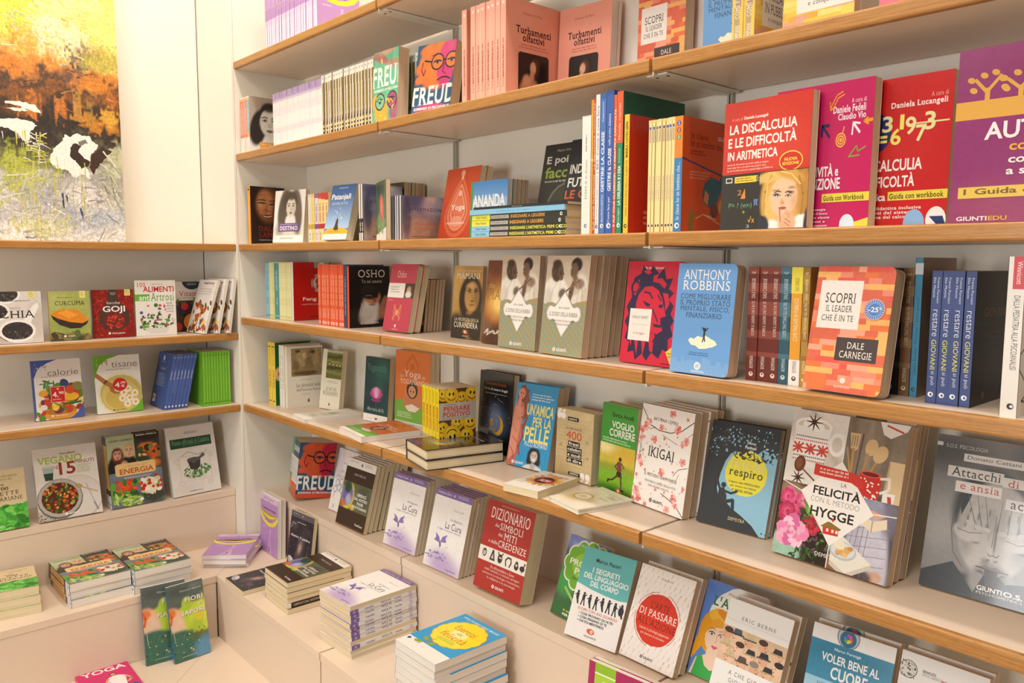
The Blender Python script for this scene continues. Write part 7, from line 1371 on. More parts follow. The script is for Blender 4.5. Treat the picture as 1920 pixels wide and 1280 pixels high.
# ------------------------------------------------------------------ the abstract painting
def canvas_art(a):
    H_ = a.h / a.w; rng = random.Random(11); nr = np.random.default_rng(5)
    u0, nx, ny = .52, 230, 420
    U = np.linspace(u0, 1, nx)[None, :] * np.ones((ny, 1)); V = np.linspace(0, 1, ny)[:, None] * np.ones((1, nx))
    nz = lambda c, ax=1.0: vnoise(nx, ny, c, nr, ax) - .5
    big, mid, fin = nz(7), nz(26), nz(95)
    stops = [(.0, 'f6ea6a'), (.18, 'f4e04e'), (.24, 'f8ec9a'), (.30, 'f6dc80'), (.35, 'f4c860'), (.40, 'f0c070'), (.43, 'e8943a'), (.46, 'a86a34'), (.49, '4a382c'), (.53, '8a5428'), (.57, '4a3424'), (.62, '2e2620'), (.68, '3a302a'), (.735, '6a6450'), (.78, 'b0aca4'), (.86, 'c8c4c0'), (.93, 'bcb8bc'), (1.0, 'dcd8d0')]
    sv = [q[0] for q in stops]; sc_ = np.array([hx(q[1])[:3] for q in stops])
    t = np.clip(V + .07 * big + .07 * mid + .05 * fin, 0, 1)
    img = np.stack([np.interp(t, sv, sc_[:, k]) for k in range(3)], -1)
    def blend(mask, col):
        nonlocal img
        m = np.clip(mask, 0, 1)[..., None]; img = img * (1 - m) + np.array(hx(col)[:3]) * m
    def reg(cu, cv, ru, rv, s=.5, n=.9):
        d = np.sqrt(((U - cu) / ru) ** 2 + ((V - cv) / rv) ** 2) + n * (1.0 * mid + 1.1 * fin + .5 * big); return np.clip((1 - d) / s, 0, 1)
    blend(reg(.60, .26, .12, .14) * .9, 'e6e23a'); blend(reg(.64, .33, .07, .05) * .8, 'b8c43a'); blend(reg(.70, .37, .14, .05) * .9, 'f0a43e'); blend(reg(.62, .44, .12, .03) * .9, 'e2802c'); blend(reg(.80, .34, .14, .08) * .7, 'fbeec4'); blend(reg(.95, .28, .1, .08) * .7, 'f6ee7a')
    blend(reg(.90, .395, .10, .045) * .9, '6a5a50'); blend(reg(.93, .40, .07, .05) * .8, 'c8b84a'); blend(reg(.83, .455, .05, .03) * .9, '5a4844'); blend(reg(.93, .475, .09, .035) * .9, 'd8842a'); blend(reg(.97, .52, .05, .03) * .7, 'b86a2a'); blend(reg(.92, .60, .1, .05) * .95, 'c8842c'); blend(reg(.95, .58, .05, .03) * .8, 'e0a83c'); blend(reg(.97, .665, .07, .03) * .8, '3a2c24')
    stripes = np.clip((vnoise(nx, 4, 46, nr)[0] - .45) * 4, 0, 1)[None, :] * np.ones((ny, 1))
    blend(reg(.76, .565, .12, .055, .3) * stripes * .9, 'cc7a34'); blend(reg(.86, .56, .06, .05, .3) * stripes * .6, 'a8883c')
    blend(reg(.62, .74, .14, .05) * .8, '6a7030'); blend(reg(.62, .80, .12, .09) * .85, 'b8bc52'); blend(reg(.70, .86, .1, .06) * .6, '9a9ab0'); blend(reg(.86, .84, .1, .06) * .7, 'e6dcd8'); blend(reg(.95, .78, .09, .09) * .85, 'a8a494'); blend(reg(.97, .72, .06, .06) * .8, 'c8c8a0'); blend(reg(.80, .93, .1, .05) * .7, '9aa2b8'); blend(reg(.92, .92, .12, .03) * .7, 'b8c0c4'); blend(reg(.66, .95, .14, .05) * .7, 'd0cc8a'); blend(reg(.9, .98, .16, .03) * .6, 'ece6e2')
    diag = vnoise(nx, ny, 150, nr, .3) - .5; d2 = vnoise(nx, ny, 130, nr, 2.5) - .5
    img *= (1 + .35 * diag[..., None] + .3 * d2[..., None] + .25 * fin[..., None]); img = np.clip(img, .004, .9)
    a.up(); i0 = len(a.V); off = 4e-5
    for j in range(ny):
        for i in range(nx): a.V.append((U[j, i] * a.w, -off, (1 - V[j, i]) * a.h))
    L = img.tolist()
    for j in range(ny - 1):
        for i in range(nx - 1):
            q = i0 + j * nx + i; a.F.append([q + nx, q + nx + 1, q + 1, q])
            a.C.append([tuple(L[j + 1][i]) + (.3,), tuple(L[j + 1][i + 1]) + (.3,), tuple(L[j][i + 1]) + (.3,), tuple(L[j][i]) + (.3,)])
    def rag(pts, c, n=5, am=.0022):
        o = []
        for k in range(len(pts)):
            (x0, y0), (x1, y1) = pts[k], pts[(k + 1) % len(pts)]
            for q in range(n): o.append((x0 + (x1 - x0) * q / n + rng.uniform(-am, am), y0 + (y1 - y0) * q / n + rng.uniform(-am, am)))
        a.p(o, c, .15)
    def stroke(u, v, L, w, ang, c):
        n = 6; pts = []; cur = rng.uniform(-.3, .3)
        for k in range(n + 1):
            x = (k / n - .5) * L; b = ang + cur * x / L
            pts.append((u + x * math.cos(b), v + (x * math.sin(b) + rng.uniform(-1, 1) * w * .2) / H_))
        a.l(pts, w * .6, c, 0, w * rng.uniform(.1, .4)); a.k -= .9
    WH = 'f2ece4'
    rag([(.58, .562), (.63, .558), (.68, .565), (.70, .58), (.70, .59), (.67, .585), (.62, .572), (.58, .57)], WH); rag([(.58, .582), (.64, .578), (.66, .585), (.62, .59)], WH)
    rag([(.54, .62), (.62, .613), (.67, .62), (.685, .63), (.66, .65), (.655, .675), (.64, .685), (.61, .655), (.58, .645), (.54, .645)], WH)
    rag([(.725, .725), (.74, .70), (.775, .668), (.785, .65), (.80, .655), (.83, .642), (.855, .648), (.875, .645), (.885, .66), (.91, .675), (.90, .69), (.88, .705), (.872, .735), (.85, .74), (.865, .76), (.875, .79), (.84, .775), (.81, .79), (.79, .765), (.75, .76), (.725, .745)], WH)
    rag([(.80, .69), (.82, .675), (.845, .68), (.83, .70), (.85, .72), (.875, .73), (.86, .75), (.84, .755), (.82, .735), (.80, .72)], '3a2a22'); rag([(.83, .668), (.86, .66), (.87, .672), (.84, .68)], '7a7470'); rag([(.88, .71), (.92, .68), (.96, .69), (.93, .72), (.90, .75), (.885, .775), (.872, .75)], '402c22')
    for k in range(26): u = rng.uniform(.64, .72); v = rng.uniform(.655, .745); stroke(u, v, rng.uniform(.015, .05), rng.uniform(.004, .010), rng.gauss(.15, .3), rng.choice([WH, WH, 'e8e4da', 'd8d03a']))
    for k in range(20): u = rng.uniform(.56, .70); stroke(u, rng.uniform(.66, .74), rng.uniform(.02, .06), rng.uniform(.004, .009), 1.5, rng.choice(['d8d63a', 'b8c03a', WH]))
    for k in range(60): u = rng.uniform(.57, .86); v = rng.uniform(.78, .97); stroke(u, v, rng.uniform(.05, .16), rng.uniform(.0025, .006), 1.57, rng.choice(['d0c858', 'c8c070', 'dcd890', 'b8b04a']))
    for k in range(34): stroke(rng.uniform(.92, .99), rng.uniform(.70, .88), rng.uniform(.04, .10), rng.uniform(.004, .012), rng.gauss(1.05, .2), rng.choice(['d8d6b4', 'b4b09c', '8a8678', 'e8e6d0', 'c4c8a8']))
    for k in range(70): stroke(rng.uniform(.57, .99), rng.uniform(.78, .99), rng.uniform(.03, .08), rng.uniform(.004, .014), rng.gauss(-.4, .6), rng.choice(['e4e0dc', 'b0acb4', 'c8c4a0', '9a98a4', 'd4d0cc', 'aab0a0']))
    for k in range(40): stroke(rng.uniform(.57, .99), rng.uniform(.18, .42), rng.uniform(.02, .06), rng.uniform(.003, .01), rng.gauss(.7, .6), rng.choice(['fbf0b0', 'f4e25a', 'f0b04a', 'f8e48a', 'c8b04a']))
    for k in range(16): stroke(rng.uniform(.57, .99), rng.uniform(.43, .62), rng.uniform(.02, .06), rng.uniform(.003, .009), rng.gauss(.2, .5), rng.choice(['2e2420', 'd8803a', '6a4a34', 'e8b060', '1f1a18']))
    for u, v in ((.765, .855), (.765, .875), (.78, .86), (.83, .90), (.835, .91)): stroke(u, v, .03, .012, 1.5, rng.choice(['4a4a78', '5a5a8a', '6a6a80']))
# ------------------------------------------------------------------ placing everything
def painting():
    a = Art(.80, 1.0, .03, 0, 'd8c8a0', 'e8e0d0', 'e8e0d0'); canvas_art(a)
    me, mp = book_meshes(a, mat_print('oil_paint_on_canvas', .38), LAM_CREAM, True)
    r = empty('painting', (-0.238, -1.100, L3 + 0.0012)); r.rotation_euler = rot_of(90, 1.2).to_euler()
    for nm, m in (('canvas', me), ('stretcher', mp)):
        o = bpy.data.objects.new(nm, m); COL.objects.link(o); o.parent = r
    tag(r, 'large abstract painting, yellow above brown with white splashes, leaning on the left wall', 'painting')
painting()
def sticker(root, dims, label, fn):
    a = Art(dims[0], dims[1], .01); a.k = 90; fn(a)
    me = bpy.data.meshes.new('price_sticker'); me.from_pydata(a.V, [], a.F); me.update()
    at = me.color_attributes.new('Col', 'FLOAT_COLOR', 'CORNER')
    at.data.foreach_set('color', np.array([v for cs in a.C for v in cs], dtype=np.float32).ravel()); me.materials.append(GLOSS)
    o = bpy.data.objects.new('price_sticker', me); COL.objects.link(o); o.parent = root; o['label'] = label
def B(key, x, y, z, yaw, lean, label, n=1, copies=None, group=None, zoff=None, **kw):
    t = SPECS[key][0][2]; zz = z + max(0, t * math.sin(rad(lean))) + .0003
    if n == 1: return book(key, x, y, zz, yaw, lean, label, group, **kw)
    stack_back(key, (x, y, zz, yaw, lean), n, label, copies, group); return BOOKS[-n]

# ---- highest shelf
row('lilac', linspace(.141, .497, 24), .05, L1, '{} lilac paperback from the left in the row on the highest shelf', 'lilac paperbacks on the highest shelf')
# ---- second shelf
row(['portrait_red', 'portrait_red', 'portrait_red', 'portrait'], linspace(.005, .0795, 4), .015, L2,
    ['slim book with striped blue and orange spine, against the corner panel on the second shelf', 'slim orange-spined book, second from the corner panel on the second shelf',
     'slim orange-spined book, third from the corner panel on the second shelf', 'book with grey portrait of a smiling long-haired person and orange label'], 'slim books by the corner panel')
row('cura_row', linspace(.204, .5295, 26), .04, L2, '{} white paperback with lilac-topped spine from the left, second shelf', 'white lilac-topped spines on the second shelf')
row('gold_row', linspace(.531, .8155, 18), .04, L2, '{} gold and brown striped spine from the left on the second shelf', 'gold striped spines on the second shelf')
row('gold_row', linspace(.893, .971, 5), .09, L2, '{} white-topped gold striped book from the left, behind the two pop-art portrait books', 'gold striped books behind the pop-art books')
B('freud_green', .826, .03, L2, .8, 2.6, 'thick green and yellow pop-art book with white title on the second shelf')
B('freud_orange', .979, .05, L2, 12, 10, 'orange and blue pop-art book with pink bespectacled face on the second shelf')
row('turb', [1.216, 1.2332], .03, L2, ['salmon pink paperback leaning alone left of the other salmon spines'], None)
row('turb', linspace(1.25, 1.3705, 7), .03, L2, '{} salmon pink spine from the left in the packed salmon row', 'salmon pink books in a row')
B('turb_slim', 1.376, .186, L2, 6.4, 3.1, 'salmon pink book facing out beside the salmon row on the second shelf', 3, '{} copy from the front behind the facing-out salmon pink book', 'facing-out salmon pink books')
B('scopri', 1.588, .218, L2, -.7, 1.2, 'red and yellow brick-pattern book facing out on the second shelf')
B('robbins', 1.784, .178, L2, 0, .8, 'light blue book cut off by the top of the picture')
row('parlare', [1.913, 1.9345, 1.956], .08, L2, ['yellow brick-pattern book, left one of the two showing their spines at the top', 'yellow brick-pattern book showing spine and cover at the top'], 'yellow brick-pattern books')
B('parlare', 1.998, .10, L2, -.9, 2.6, 'yellow brick-pattern book facing out at the top of the picture')
B('pink_plain', 2.156, .11, L2, 0, 2, 'pink book at the top right, only its lower edge in view')
# ---- third shelf
B('dalai', .038, .03, L3, 94, 0, 'black book with brown smiling face and orange spine beside the corner panel')
B('destino', .226, .019, L3, 12, 5.9, 'white book with sepia long-haired portrait and purple title band')
row(['small%d' % i for i in range(6)], linspace(.4096, .5430, 6), .05, L3, ['thin cream and gold spine right of the sepia portrait book', 'thin yellow spine, second right of the sepia portrait book', 'thin purple-banded spine among the small yellow spines',
    'thin red-banded yellow spine, left of three before the blue book with a tree', 'thin red-banded yellow spine, middle of three before the blue book with a tree', 'thin red-banded yellow spine touching the blue book with a tree'], 'small yellow and red spines')
B('patanjali', .558, .019, L3, 5.8, 14.7, 'blue book with a white tree over a yellow field, leaning back')
row('afferm_tall', [.730, .7443, .7586], .04, L3, ['tall misty lilac book, left of the pair beside the green lotus booklet', 'tall misty lilac book, right of the pair beside the green lotus booklet'], 'tall misty lilac books')
B('lotus_bklt', .806, .052, L3, -21, 0, 'green booklet with a red flower standing edge-on')
B('darkgreen', .622, .172, L3, 1.2, 2, 'dark green book with a peach round shape, at the rear of the third shelf', 6, '{} copy from the front in the dark green stack at the rear', 'dark green books at the rear')
row('afferm', [.9093, .9196, .9299, .9402, .9505, .9608], .03, L3, ['thin white-edged misty lilac book, leftmost of the short row'] + ['thin white-edged misty lilac book, %s of the short row' % ORD[k] for k in (1, 2, 3)] + ['short wide misty lilac book with orange lines on its cover'], 'short misty lilac books')
B('yoga_or', .984, .13, L3, -4, 11.3, 'orange-red book with a pale seated figure outline', 2, 'copy behind the orange-red book with the seated figure', 'orange-red seated figure books')
B('ananda', 1.145, .111, L3, 0, 3, 'sky blue book with green left edge and large white capitals')
for k in range(4): B('ananda_dark', 1.147, .1255 + .0132 * k, L3, 0, 3, '%s dark-edged copy behind the sky blue book with green edge' % ORD[k], group='dark-edged copies behind the sky blue book')
_z = L3 + .0003
for k, (key, lb) in enumerate((('len_blu', 'light blue and black workbook at the very bottom of the flat pile'), ('len_blu', 'light blue and black workbook, second from the bottom of the flat pile'), ('len_yel', 'yellow and black workbook, lower of two in the flat pile'),
        ('len_yel', 'yellow and black workbook, upper of two in the flat pile'), ('len_pale', 'pale blue book just under the black one on the flat pile'), ('len_blk', 'thin black book on top of the flat pile'))):
    t = SPECS[key][0][2]; _z += t + .0001
    book(key, 1.580 + (0, .001, -.001, .0015, -.003, .002)[k], .012 + (0, .002, .001, .003, 0, .003)[k], _z, 90 + (0, .2, -.3, .2, .3, -.4)[k], 90, lb, 'workbooks lying in a pile', flat=True)
B('epoi', 1.334, .151, L3, 0, 11.5, 'dark grey book with olive title and a pencil, behind the flat pile')
B('indov', 1.445, .119, L3, 0, 13.5, 'black book with white and orange hand lettering, behind the flat pile')
_x = 1.6296
for key, lb in (('dsm', 'white-spined guide with grey lettering, left end of the tall guides'), ('edu_or', 'thin orange-yellow spine beside the white-spined guide'), ('flip_red', 'very thin red-orange spine left of the pale grey guide'), ('bes', 'pale grey tall guide left of the two blue guides'),
        ('classe1', 'tall blue guide with bold capitals, left of the two blue guides'), ('classe2', 'tall blue guide, right of the two blue guides'), ('flip_or', 'thin orange tall guide right of the blue guides'), ('dsa', 'tall green guide with orange upper spine and dark green cover')):
    t = SPECS[key][0][2]; _x += t + .0002; book(key, _x, .005, L3 + .0002, 90, 0, lb, 'tall school guides')
row(['puberta'], [1.736, 1.749], .005, L3, ['red book with a yellow spine between the green guide and cream spines'], None)
row('cream', linspace(1.790, 1.850, 8), .01, L3, '{} slim cream spine from the left beside the orange book with blue spine', 'slim cream spines')
B('inclasse', 1.8715, .004, L3, 90.5, 0, 'orange book with a teal whale and blue and orange spine')
B('discal', 1.943, .018, L3, -5, 1.5, 'red book with a blonde child holding a finger to the lips')
B('fedeli', 2.032, .033, L3, -1.7, 1, 'magenta book with drawn arrows and spirals')
B('lucang', 2.131, .058, L3, -.9, 1.2, 'red book with yellow numerals between magenta and purple books')
B('autis', 2.308, .017, L3, .1, 2.1, 'purple book with yellow trees at the right end of the third shelf')
# ---- fourth shelf
_x = .054
for key, lb in (('th_sky', 'light blue spine at the left end of the fourth shelf'), ('th_pale', 'slim pale yellow spine, first right of the light blue spine'), ('th_pale', 'slim pale yellow spine, second right of the light blue spine'), ('th_pale', 'slim pale yellow spine touching the teal spine'), ('th_teal_s', 'teal spine between pale yellow spines'),
        ('th_lemon', 'lemon spine, first right of the teal spine'), ('th_lemon', 'lemon spine, second right of the teal spine'), ('th_lemon', 'lemon spine, third right of the teal spine'), ('th_lemon', 'lemon spine, fourth right of the teal spine'), ('th_lemon', 'lemon spine, fifth right of the teal spine'), ('th_white', 'thin white spine next to the red cover')):
    t = SPECS[key][0][2]; _x += t + .0002; book(key, _x, .07, L4 + .0002, 90, 0, lb, 'pale spines at the left of the fourth shelf')
B('feng', .2705, .067, L4, 90, 0, 'red book with a round emblem beside the pale spines')
for k in range(9): book('osho_s', .452 + .0174 * (k + 1), .06 + .002 * (k % 3 == 1), L4 + .0002, 90, 0, '%s orange spine from the left in the orange row' % ORD[k], 'orange spines on the fourth shelf')
book('osho_nv', .6262, .06, L4 + .0002, 90, 0, 'dark blue spine at the right end of the orange row')
B('osho', .6400, .06, L4, 90, 0, 'black book with a white-bearded person in a dark cap, hands pressed together')
B('osho_pink', .787, .079, L4, 1.7, 11.6, 'rose pink book with a white band and rounded corners', 2, 'copy behind the rose pink book', 'rose pink books')
B('grey_small', .784, .150, L4, .5, 6, 'small grey-green booklet with a pink blossom', 6, '{} copy from the front behind the small grey-green booklet', 'small grey-green booklets')
B('mamani', 1.054, .12, L4, 0, 4.6, 'dark gold book with a veiled face')
B('magic', 1.220, .088, L4, 0, 7.1, 'glowing brown and gold parchment book')
B('dono', 1.311, .063, L4, -3.6, 4.2, 'book with sepia photo of two people and white diamond, single copy on the left')
B('dono', 1.469, .046, L4, -3.5, 6.8, 'book with sepia photo and white diamond, front of the right-hand stack', 6, '{} copy from the front in the sepia photo book stack', 'sepia photo books in a stack')
B('lion', 1.683, .066, L4, -2.5, 7.3, 'crimson book with a dark blue lion head')
B('robbins', 1.840, .024, L4, -1.8, 6.4, 'light blue book with a small figure on a cream cloud')
row('bomp_dred', [1.982, 2.0021, 2.0222, 2.0423], .05, L4, '{} dark red patterned spine from the left', 'dark red patterned spines')
for x, key, lb in ((2.0618, 'bomp_bteal', 'dark teal patterned spine right of the dark red spines'), (2.0816, 'bomp_yel', 'yellow, orange and white spine beside the dark teal spine'), (2.0946, 'bomp_gold', 'gold spine behind the facing-out brick-pattern book')): book(key, x, .05, L4 + .0002, 90, 0, lb)
_s = B('scopri', 2.108, .012, L4, -3, 10.5, 'red and yellow brick-pattern book with a blue discount sticker, fourth shelf')
def _f(a):
    a.e(.80, .335, .135, 'e8a08a').e(.80, .335, .12, '5a86c8')
    for k in range(24): t = rad(15 * k); a.l([(.80 + .075 * math.cos(t), .335 + .075 * math.sin(t) * a.w / a.h), (.80 + .118 * math.cos(t), .335 + .118 * math.sin(t) * a.w / a.h)], .007, 'c8d4ea'); a.k -= .9
    a.t('-25', .725, .315, .85, .355, 'f2f0ee', 'b').t('%', .855, .315, .885, .335, 'f2f0ee', 'b')
sticker(_s, (.124, .195), 'round blue discount sticker', _f)
for x, key, lb in ((2.2235, 'bomp_dark', 'dark slate spine right of the facing-out brick-pattern book'), (2.2408, 'bomp_brn', 'brown spine beside the dark slate spine'), (2.2524, 'teal_blue', 'tall light blue spine left of the navy spines')): book(key, x, .088, L4 + .0002, 90, 0, lb)
row('giovani', [2.279, 2.2938, 2.3088, 2.3236, 2.3384], .05, L4, '{} navy spine from the left with white and yellow lettering', 'navy spines')
row(['winni'], [2.3853, 2.406], .015, L4, ['white book with red spine top and line drawing at the right edge'], None)
# ---- fifth shelf
row('green_book', [.045, .0741, .1033], .075, L5, ['yellow spine with green cover, left of the pair by the corner panel', 'green book with a round emblem and yellow spine'], 'green books with yellow spines')
row('ivory', [.1186, .1391, .1596], .08, L5, ['ivory spine beside the green book', 'ivory spine touching the cream book with a stone relief'], 'ivory spines')
B('divinita', .1795, .082, L5, 84, 0, 'cream book with a stone relief photo')
B('buddh', .243, .167, L5, 7.6, 6.7, 'cream book with a green rice terrace photo')
book('white_flat', .338, .022, L5 + .0123, -9, 90, 'white book lying flat in front of the cream books', flat=True)
B('lotus', .522, .173, L5, 5.2, 4.5, 'dark teal book with a pink lotus')
B('yogananda', .654, .206, L5, 4, 2, 'orange and green book with a seated cartoon figure, standing', 2, 'copy behind the standing orange and green book', 'standing orange and green books')
book('yogananda_s', .640, .020, L5 + .0183, -9, 90, 'orange and green book lying flat at the shelf edge', flat=True)
pile('fragili', (1.035, -.012, L5 + .0262 * 2.004 + .0004, -14), 2, ['upper glossy dark hardcover with a yellow moon, lying flat', 'lower dark hardcover of the two lying flat'], 'dark hardcovers lying flat', (), .002)
for k in range(5):
    book('pensare', 1.098 - .0213 * k * math.sin(rad(78)), .048 + .0213 * k * math.cos(rad(78)), L5 + .0262 * 2.004 + .0008, 78, 0, 'small book with many yellow smiling balls on its cover' if k == 0 else '%s yellow spine to the left of the smiling ball cover' % ORD[k - 1], 'yellow spines on the dark hardcovers')
B('fragili', 1.058, .208, L5, -2, 3.5, 'standing dark hardcover with a yellow crescent moon')
B('amica', 1.251, .144, L5, 4.1, 12.2, 'bright blue book with a standing long-haired figure and a grey portrait', 2, 'copy behind the bright blue book with the standing figure', 'bright blue books')
book('poncia', 1.416, -.010, L5 + .0168, 7, 90, 'small flat book with a sunflower and a red price sticker', flat=True)
sticker(BOOKS[-1].children[0], (.1, .145), 'red price sticker', lambda a: (a.r(.42, .40, .78, .56, 'd42a24'), a.t('4,90', .46, .43, .74, .53, 'f6eee8', 'b')))
B('frasi', 1.404, .165, L5, -2.9, 2.8, 'thick tan book with white quotation marks')
book('quad_flat', 1.540, .012, L5 + .0113, -12, 90, 'cream square hardcover lying flat at the shelf edge', flat=True)
B('correre', 1.543, .164, L5, -8.5, 3.9, 'green book with a runner on a meadow', 2, 'copy behind the green runner book', 'green runner books')
B('ikigai', 1.661, .139, L5, -8.3, 8.4, 'white book with pink blossom branches', 4, '{} copy from the front in the blossom book stack', 'blossom books in a stack')
B('respiro', 1.832, .133, L5, 3, 16.1, 'dark book with a tree silhouette and yellow disc', 2, 'copy behind the tree silhouette book', 'tree silhouette books')
B('hygge', 2.021, .091, L5, -2.3, 13.3, 'large book with cup, utensils and peonies around a white diamond', 3, '{} copy from the front behind the cup and peonies book', 'large cup and peonies books')
B('attacchi', 2.253, .136, L5, 1.3, 12.7, 'grey glossy book with hands covering a face')
# ---- upper step
for k in range(7):
    key = 'freudA' if k < 5 else 'freudA_green'; t = .0148; M = rot_of(76, 0, 7)
    book(key, .232 - t * k * math.sin(rad(76)), .074 + t * k * math.cos(rad(76)), ZA + .0164, 76, 0,
         'orange, red and blue pop-art book with white title on the upper step' if k == 0 else ('%s blue, white and orange spine behind the pop-art cover on the upper step' % ORD[k - 1] if k < 5 else 'green pop-art book, %s one at the left end of the upper step' % ('inner', 'outer')[k - 5]), 'pop-art books on the upper step', roll=7)
B('white_mol', .372, .125, ZA, 0, 13.6, 'white book with molecule drawing behind the thick brown stack')
B('liberaci', .515, .070, ZA, 1.4, 15.2, 'brown book with a dark bird picture, front of its leaning stack', 7, '{} copy from the front in the leaning brown book stack', 'brown books in a leaning stack')
B('cura', .770, .084, ZA, 2.3, 13.3, 'white book with a violet hummingbird, front of the left stack of two', 3, '{} copy from the front in the left hummingbird stack', 'hummingbird books, left stack')
B('cura', .981, .077, ZA, 1.5, 14.5, 'white book with a violet hummingbird, front of the stack beside the red dictionary', 5, '{} copy from the front in the hummingbird stack beside the red dictionary', 'hummingbird books, right stack')
B('dizio', 1.201, .077, ZA, 1, 14.4, 'thick red dictionary with a band of small black symbols')
B('prossimo', 1.438, .120, ZA, -3, 21, 'green book with a speech balloon shape, half behind the teal and white book')
B('segreti', 1.537, .066, ZA, 6, 24, 'teal and white book with a row of black figures')
B('passare', 1.679, .087, ZA, .2, 23, 'white book with a large red disc', 2, 'copy behind the red disc book', 'red disc books')
B('rio', 1.820, .134, ZA, 0, 22, 'book with an orange-haired drawn woman in a green top')
B('berne', 1.905, .075, ZA, -1.5, 22.6, 'white book with a band of drawn people in hats', 2, 'copy behind the drawn people in hats book', 'drawn people books')
B('cuore', 2.076, .095, ZA, 2.8, 19, 'white and blue book with clouds and a small rainbow flower', 2, 'copy behind the blue cloud book', 'blue cloud books')
B('einaudi', 2.231, .088, ZA, .6, 17.2, 'white book with a round grey emblem at the bottom right', 2, 'copy behind the white book with the round emblem', 'white emblem books')
# ---- middle step
B('lilac', .069, .018, ZB, -2, 2, 'lilac book with a yellow arc standing in the corner', 2, 'copy behind the lilac book standing in the corner', 'lilac books standing in the corner')
B('space', .284, .012, ZB, 4, 8, 'dark galaxy book standing against the upper step')
pile('lilac', (.117, -.208, ZB + .0146 * 3.01 + .0003, 52.3), 3, ['top lilac book of the flat pile in the corner', 'middle lilac book of the flat pile in the corner', 'bottom lilac book of the flat pile in the corner'], 'lilac books lying in the corner', (), .006, 4)
book('space', .282, -.196, ZB + .0144, -1.3, 90, 'dark galaxy book lying flat at the step edge', flat=True)
pile('liberaci', (.474, -.150, ZB + .0157 * 6.024 + .0003, -2.0), 6, ['top brown book with a dark bird picture of the flat pile'] + ['%s book from the top of the flat brown pile' % ORD[k] for k in range(1, 6)], 'brown books lying in a pile', (4,), .002, .5)
pile('cura', (.835, -.160, ZB + .0118 * 12.05 + .0003, 1.7), 12, ['top white hummingbird book of the tall flat pile'] + ['%s book from the top of the tall hummingbird pile' % ORD[k] for k in range(1, 12)], 'hummingbird books lying in a pile', (1, 2, 3, 4, 5, 6, 7, 9), .002, .5)
pile('eserc', (1.225, -.176, ZB + .0186 * 8.032 + .0003, -.5), 8, ['top blue book with a big yellow flower of the flat pile'] + ['%s blue book from the top of the yellow flower pile' % ORD[k] for k in range(1, 8)], 'blue yellow flower books in a pile', (), .003, .7)
B('magenta', 1.672, -.016, ZB, 5, 6, 'magenta book with a green label at the bottom edge of the picture', 2, 'copy behind the magenta book with green label', 'magenta books')
# ---- left wall
B('chia', -.06, -.739, LL4, 87.4, 4.9, 'beige cookbook with bowls of dark seeds at the left edge')
B('curcuma', -.07, -.582, LL4, 87.1, 2.7, 'olive green cookbook with a bowl of orange powder')
B('goji', -.085, -.455, LL4, 87.7, 1.5, 'dark red cookbook with red berries in a spoon')
B('alimenti', -.079, -.326, LL4, 87.3, 1, 'white and green cookbook with a salad bowl')
B('vitamine', -.163, -.172, LL4, 92, 6, 'white cookbook with dark berries and an orange')
for k, (y, ln, lb) in enumerate(((-.141, 17, 'white book leaning over the berry cookbook'), (-.098, 12, 'white book, middle of three leaning at the panel'), (-.062, 8.5, 'white book, last of three leaning at the panel'))): B('white_lean', -.137 + .008 * k, y, LL4, 5, ln, lb, group='white books leaning at the panel')
for key, q, lb in (('calorie', (-.115, -.627, LL5, 89.1, 10.4), 'white and blue cookbook with vegetables and a red price sticker'), ('tisane', (-.111, -.448, LL5, 87, 10.6), 'white and green cookbook with daisies in a bowl and a red price sticker')):
    r = B(key, *q, lb)
    if key == 'calorie': sticker(r, (.141, .191), 'square red price sticker', lambda a: (a.r(.345, .455, .635, .72, 'e8d0c8'), a.r(.355, .462, .625, .713, 'd42a24'), a.t('4.', .38, .545, .50, .635, 'f6eee8', 'b'), a.t('90', .51, .54, .61, .59, 'f6eee8', 'b'), a.t('€', .47, .475, .52, .515, 'f6eee8', 'b'), a.g(.38, .66, .6, .69, 1, 'f0d0c8', 3)))
    else: sticker(r, (.142, .192), 'round red price sticker', lambda a: (a.e(.53, .515, .155, 'd42a24'), a.t('4', .42, .475, .52, .565, 'f6eee8', 'b'), a.t(',90', .53, .465, .65, .51, 'f6eee8', 'b'), a.t('€', .55, .52, .63, .565, 'f6eee8', 'b')))
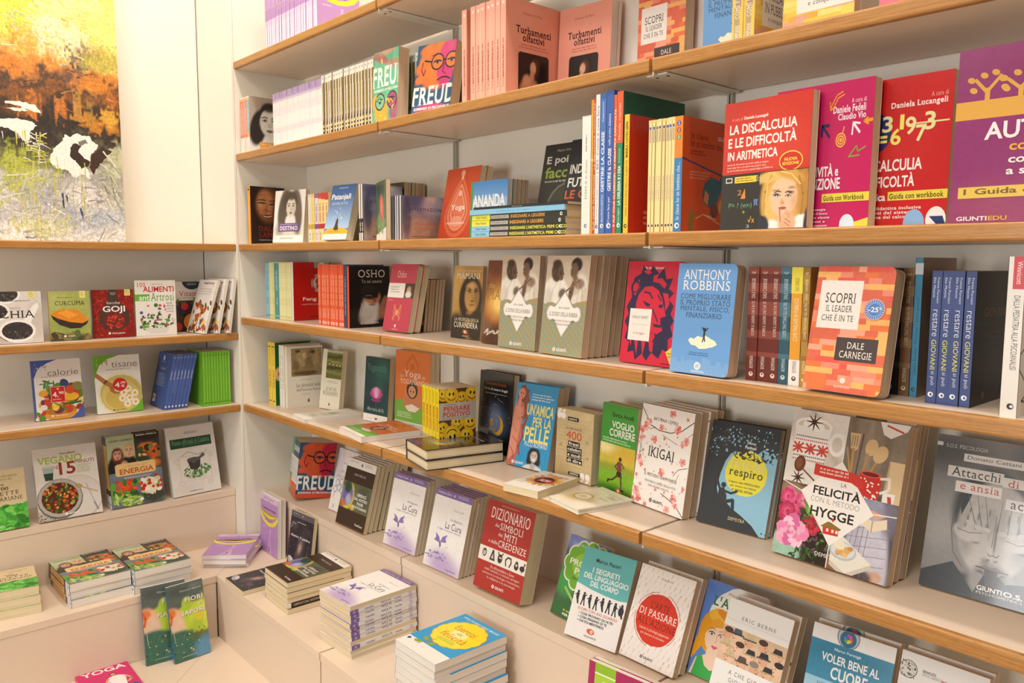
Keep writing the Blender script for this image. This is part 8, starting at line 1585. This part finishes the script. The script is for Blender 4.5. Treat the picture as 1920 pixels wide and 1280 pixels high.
for k in range(7): book('blue_row', -.06, -.256 + .0115 * (k + 1) , LL5 + .0003, 180, -12.5, 'blue book showing its back cover, leaning right beside the green spines' if k == 0 else '%s leaning blue spine from the left on the left wall shelf' % ORD[k], 'leaning blue books')
for k in range(10): book('green_row', -.04 - .001 * (k % 3), -.1262 + .0099 * (k + 1), LL5 + .0003, 180, 0, '%s bright green spine from the left on the left wall shelf' % ORD[k], 'bright green spines')
B('recette', -.074, -.801, ZA, 89.8, 15.4, 'tan cookbook with green salad at the left edge, standing')
B('vegano', -.080, -.637, ZA, 89.4, 16, 'white cookbook with a bowl of stew and a glass')
B('energia', -.083, -.424, ZA, 90.5, 11.1, 'cookbook with two smiling people and vegetables, standing', 2, 'copy behind the standing cookbook with two people', 'standing cookbooks with two people')
B('piante', -.083, -.224, ZA, 94, 13.7, 'white book with a mortar and green herbs', 2, 'copy behind the mortar and herbs book', 'mortar and herbs books')
pile('energia', (.176, -.619, ZB + .0245 * 3.008 + .0003, 90.9), 3, ['top cookbook with two people, left flat pile', 'middle cookbook with two people, left flat pile', 'bottom cookbook with two people, left flat pile'], 'cookbooks in the left flat pile', (), .003, .8)
pile('energia', (.196, -.444, ZB + .0245 * 3.008 + .0003, 89.8), 3, ['top cookbook with two people, flat pile behind the leaning cactus books', 'middle cookbook with two people, flat pile behind the leaning cactus books', 'bottom cookbook with two people, flat pile behind the leaning cactus books'], 'cookbooks in the right flat pile', (), .003, .8)
pile('recette_pile', (.124, -.824, ZB + .027 * 3.01 + .0003, 83), 3, ['top salad cookbook of the flat pile at the left edge', 'middle salad cookbook of the flat pile at the left edge', 'bottom salad cookbook of the flat pile at the left edge'], 'salad cookbooks in a pile', (), .003, 1.5)
B('flora', .262, -.440, ZC, 85, 9, 'cactus fruit book, left and rear one of two against the step')
B('fiori', .308, -.370, ZC, 93, 13, 'cactus fruit book, right and front one of two against the step')
book('yoga_mag', .407, -.629, ZC + .0124, 88.6, 90, 'magenta book lying flat at the bottom left', flat=True)
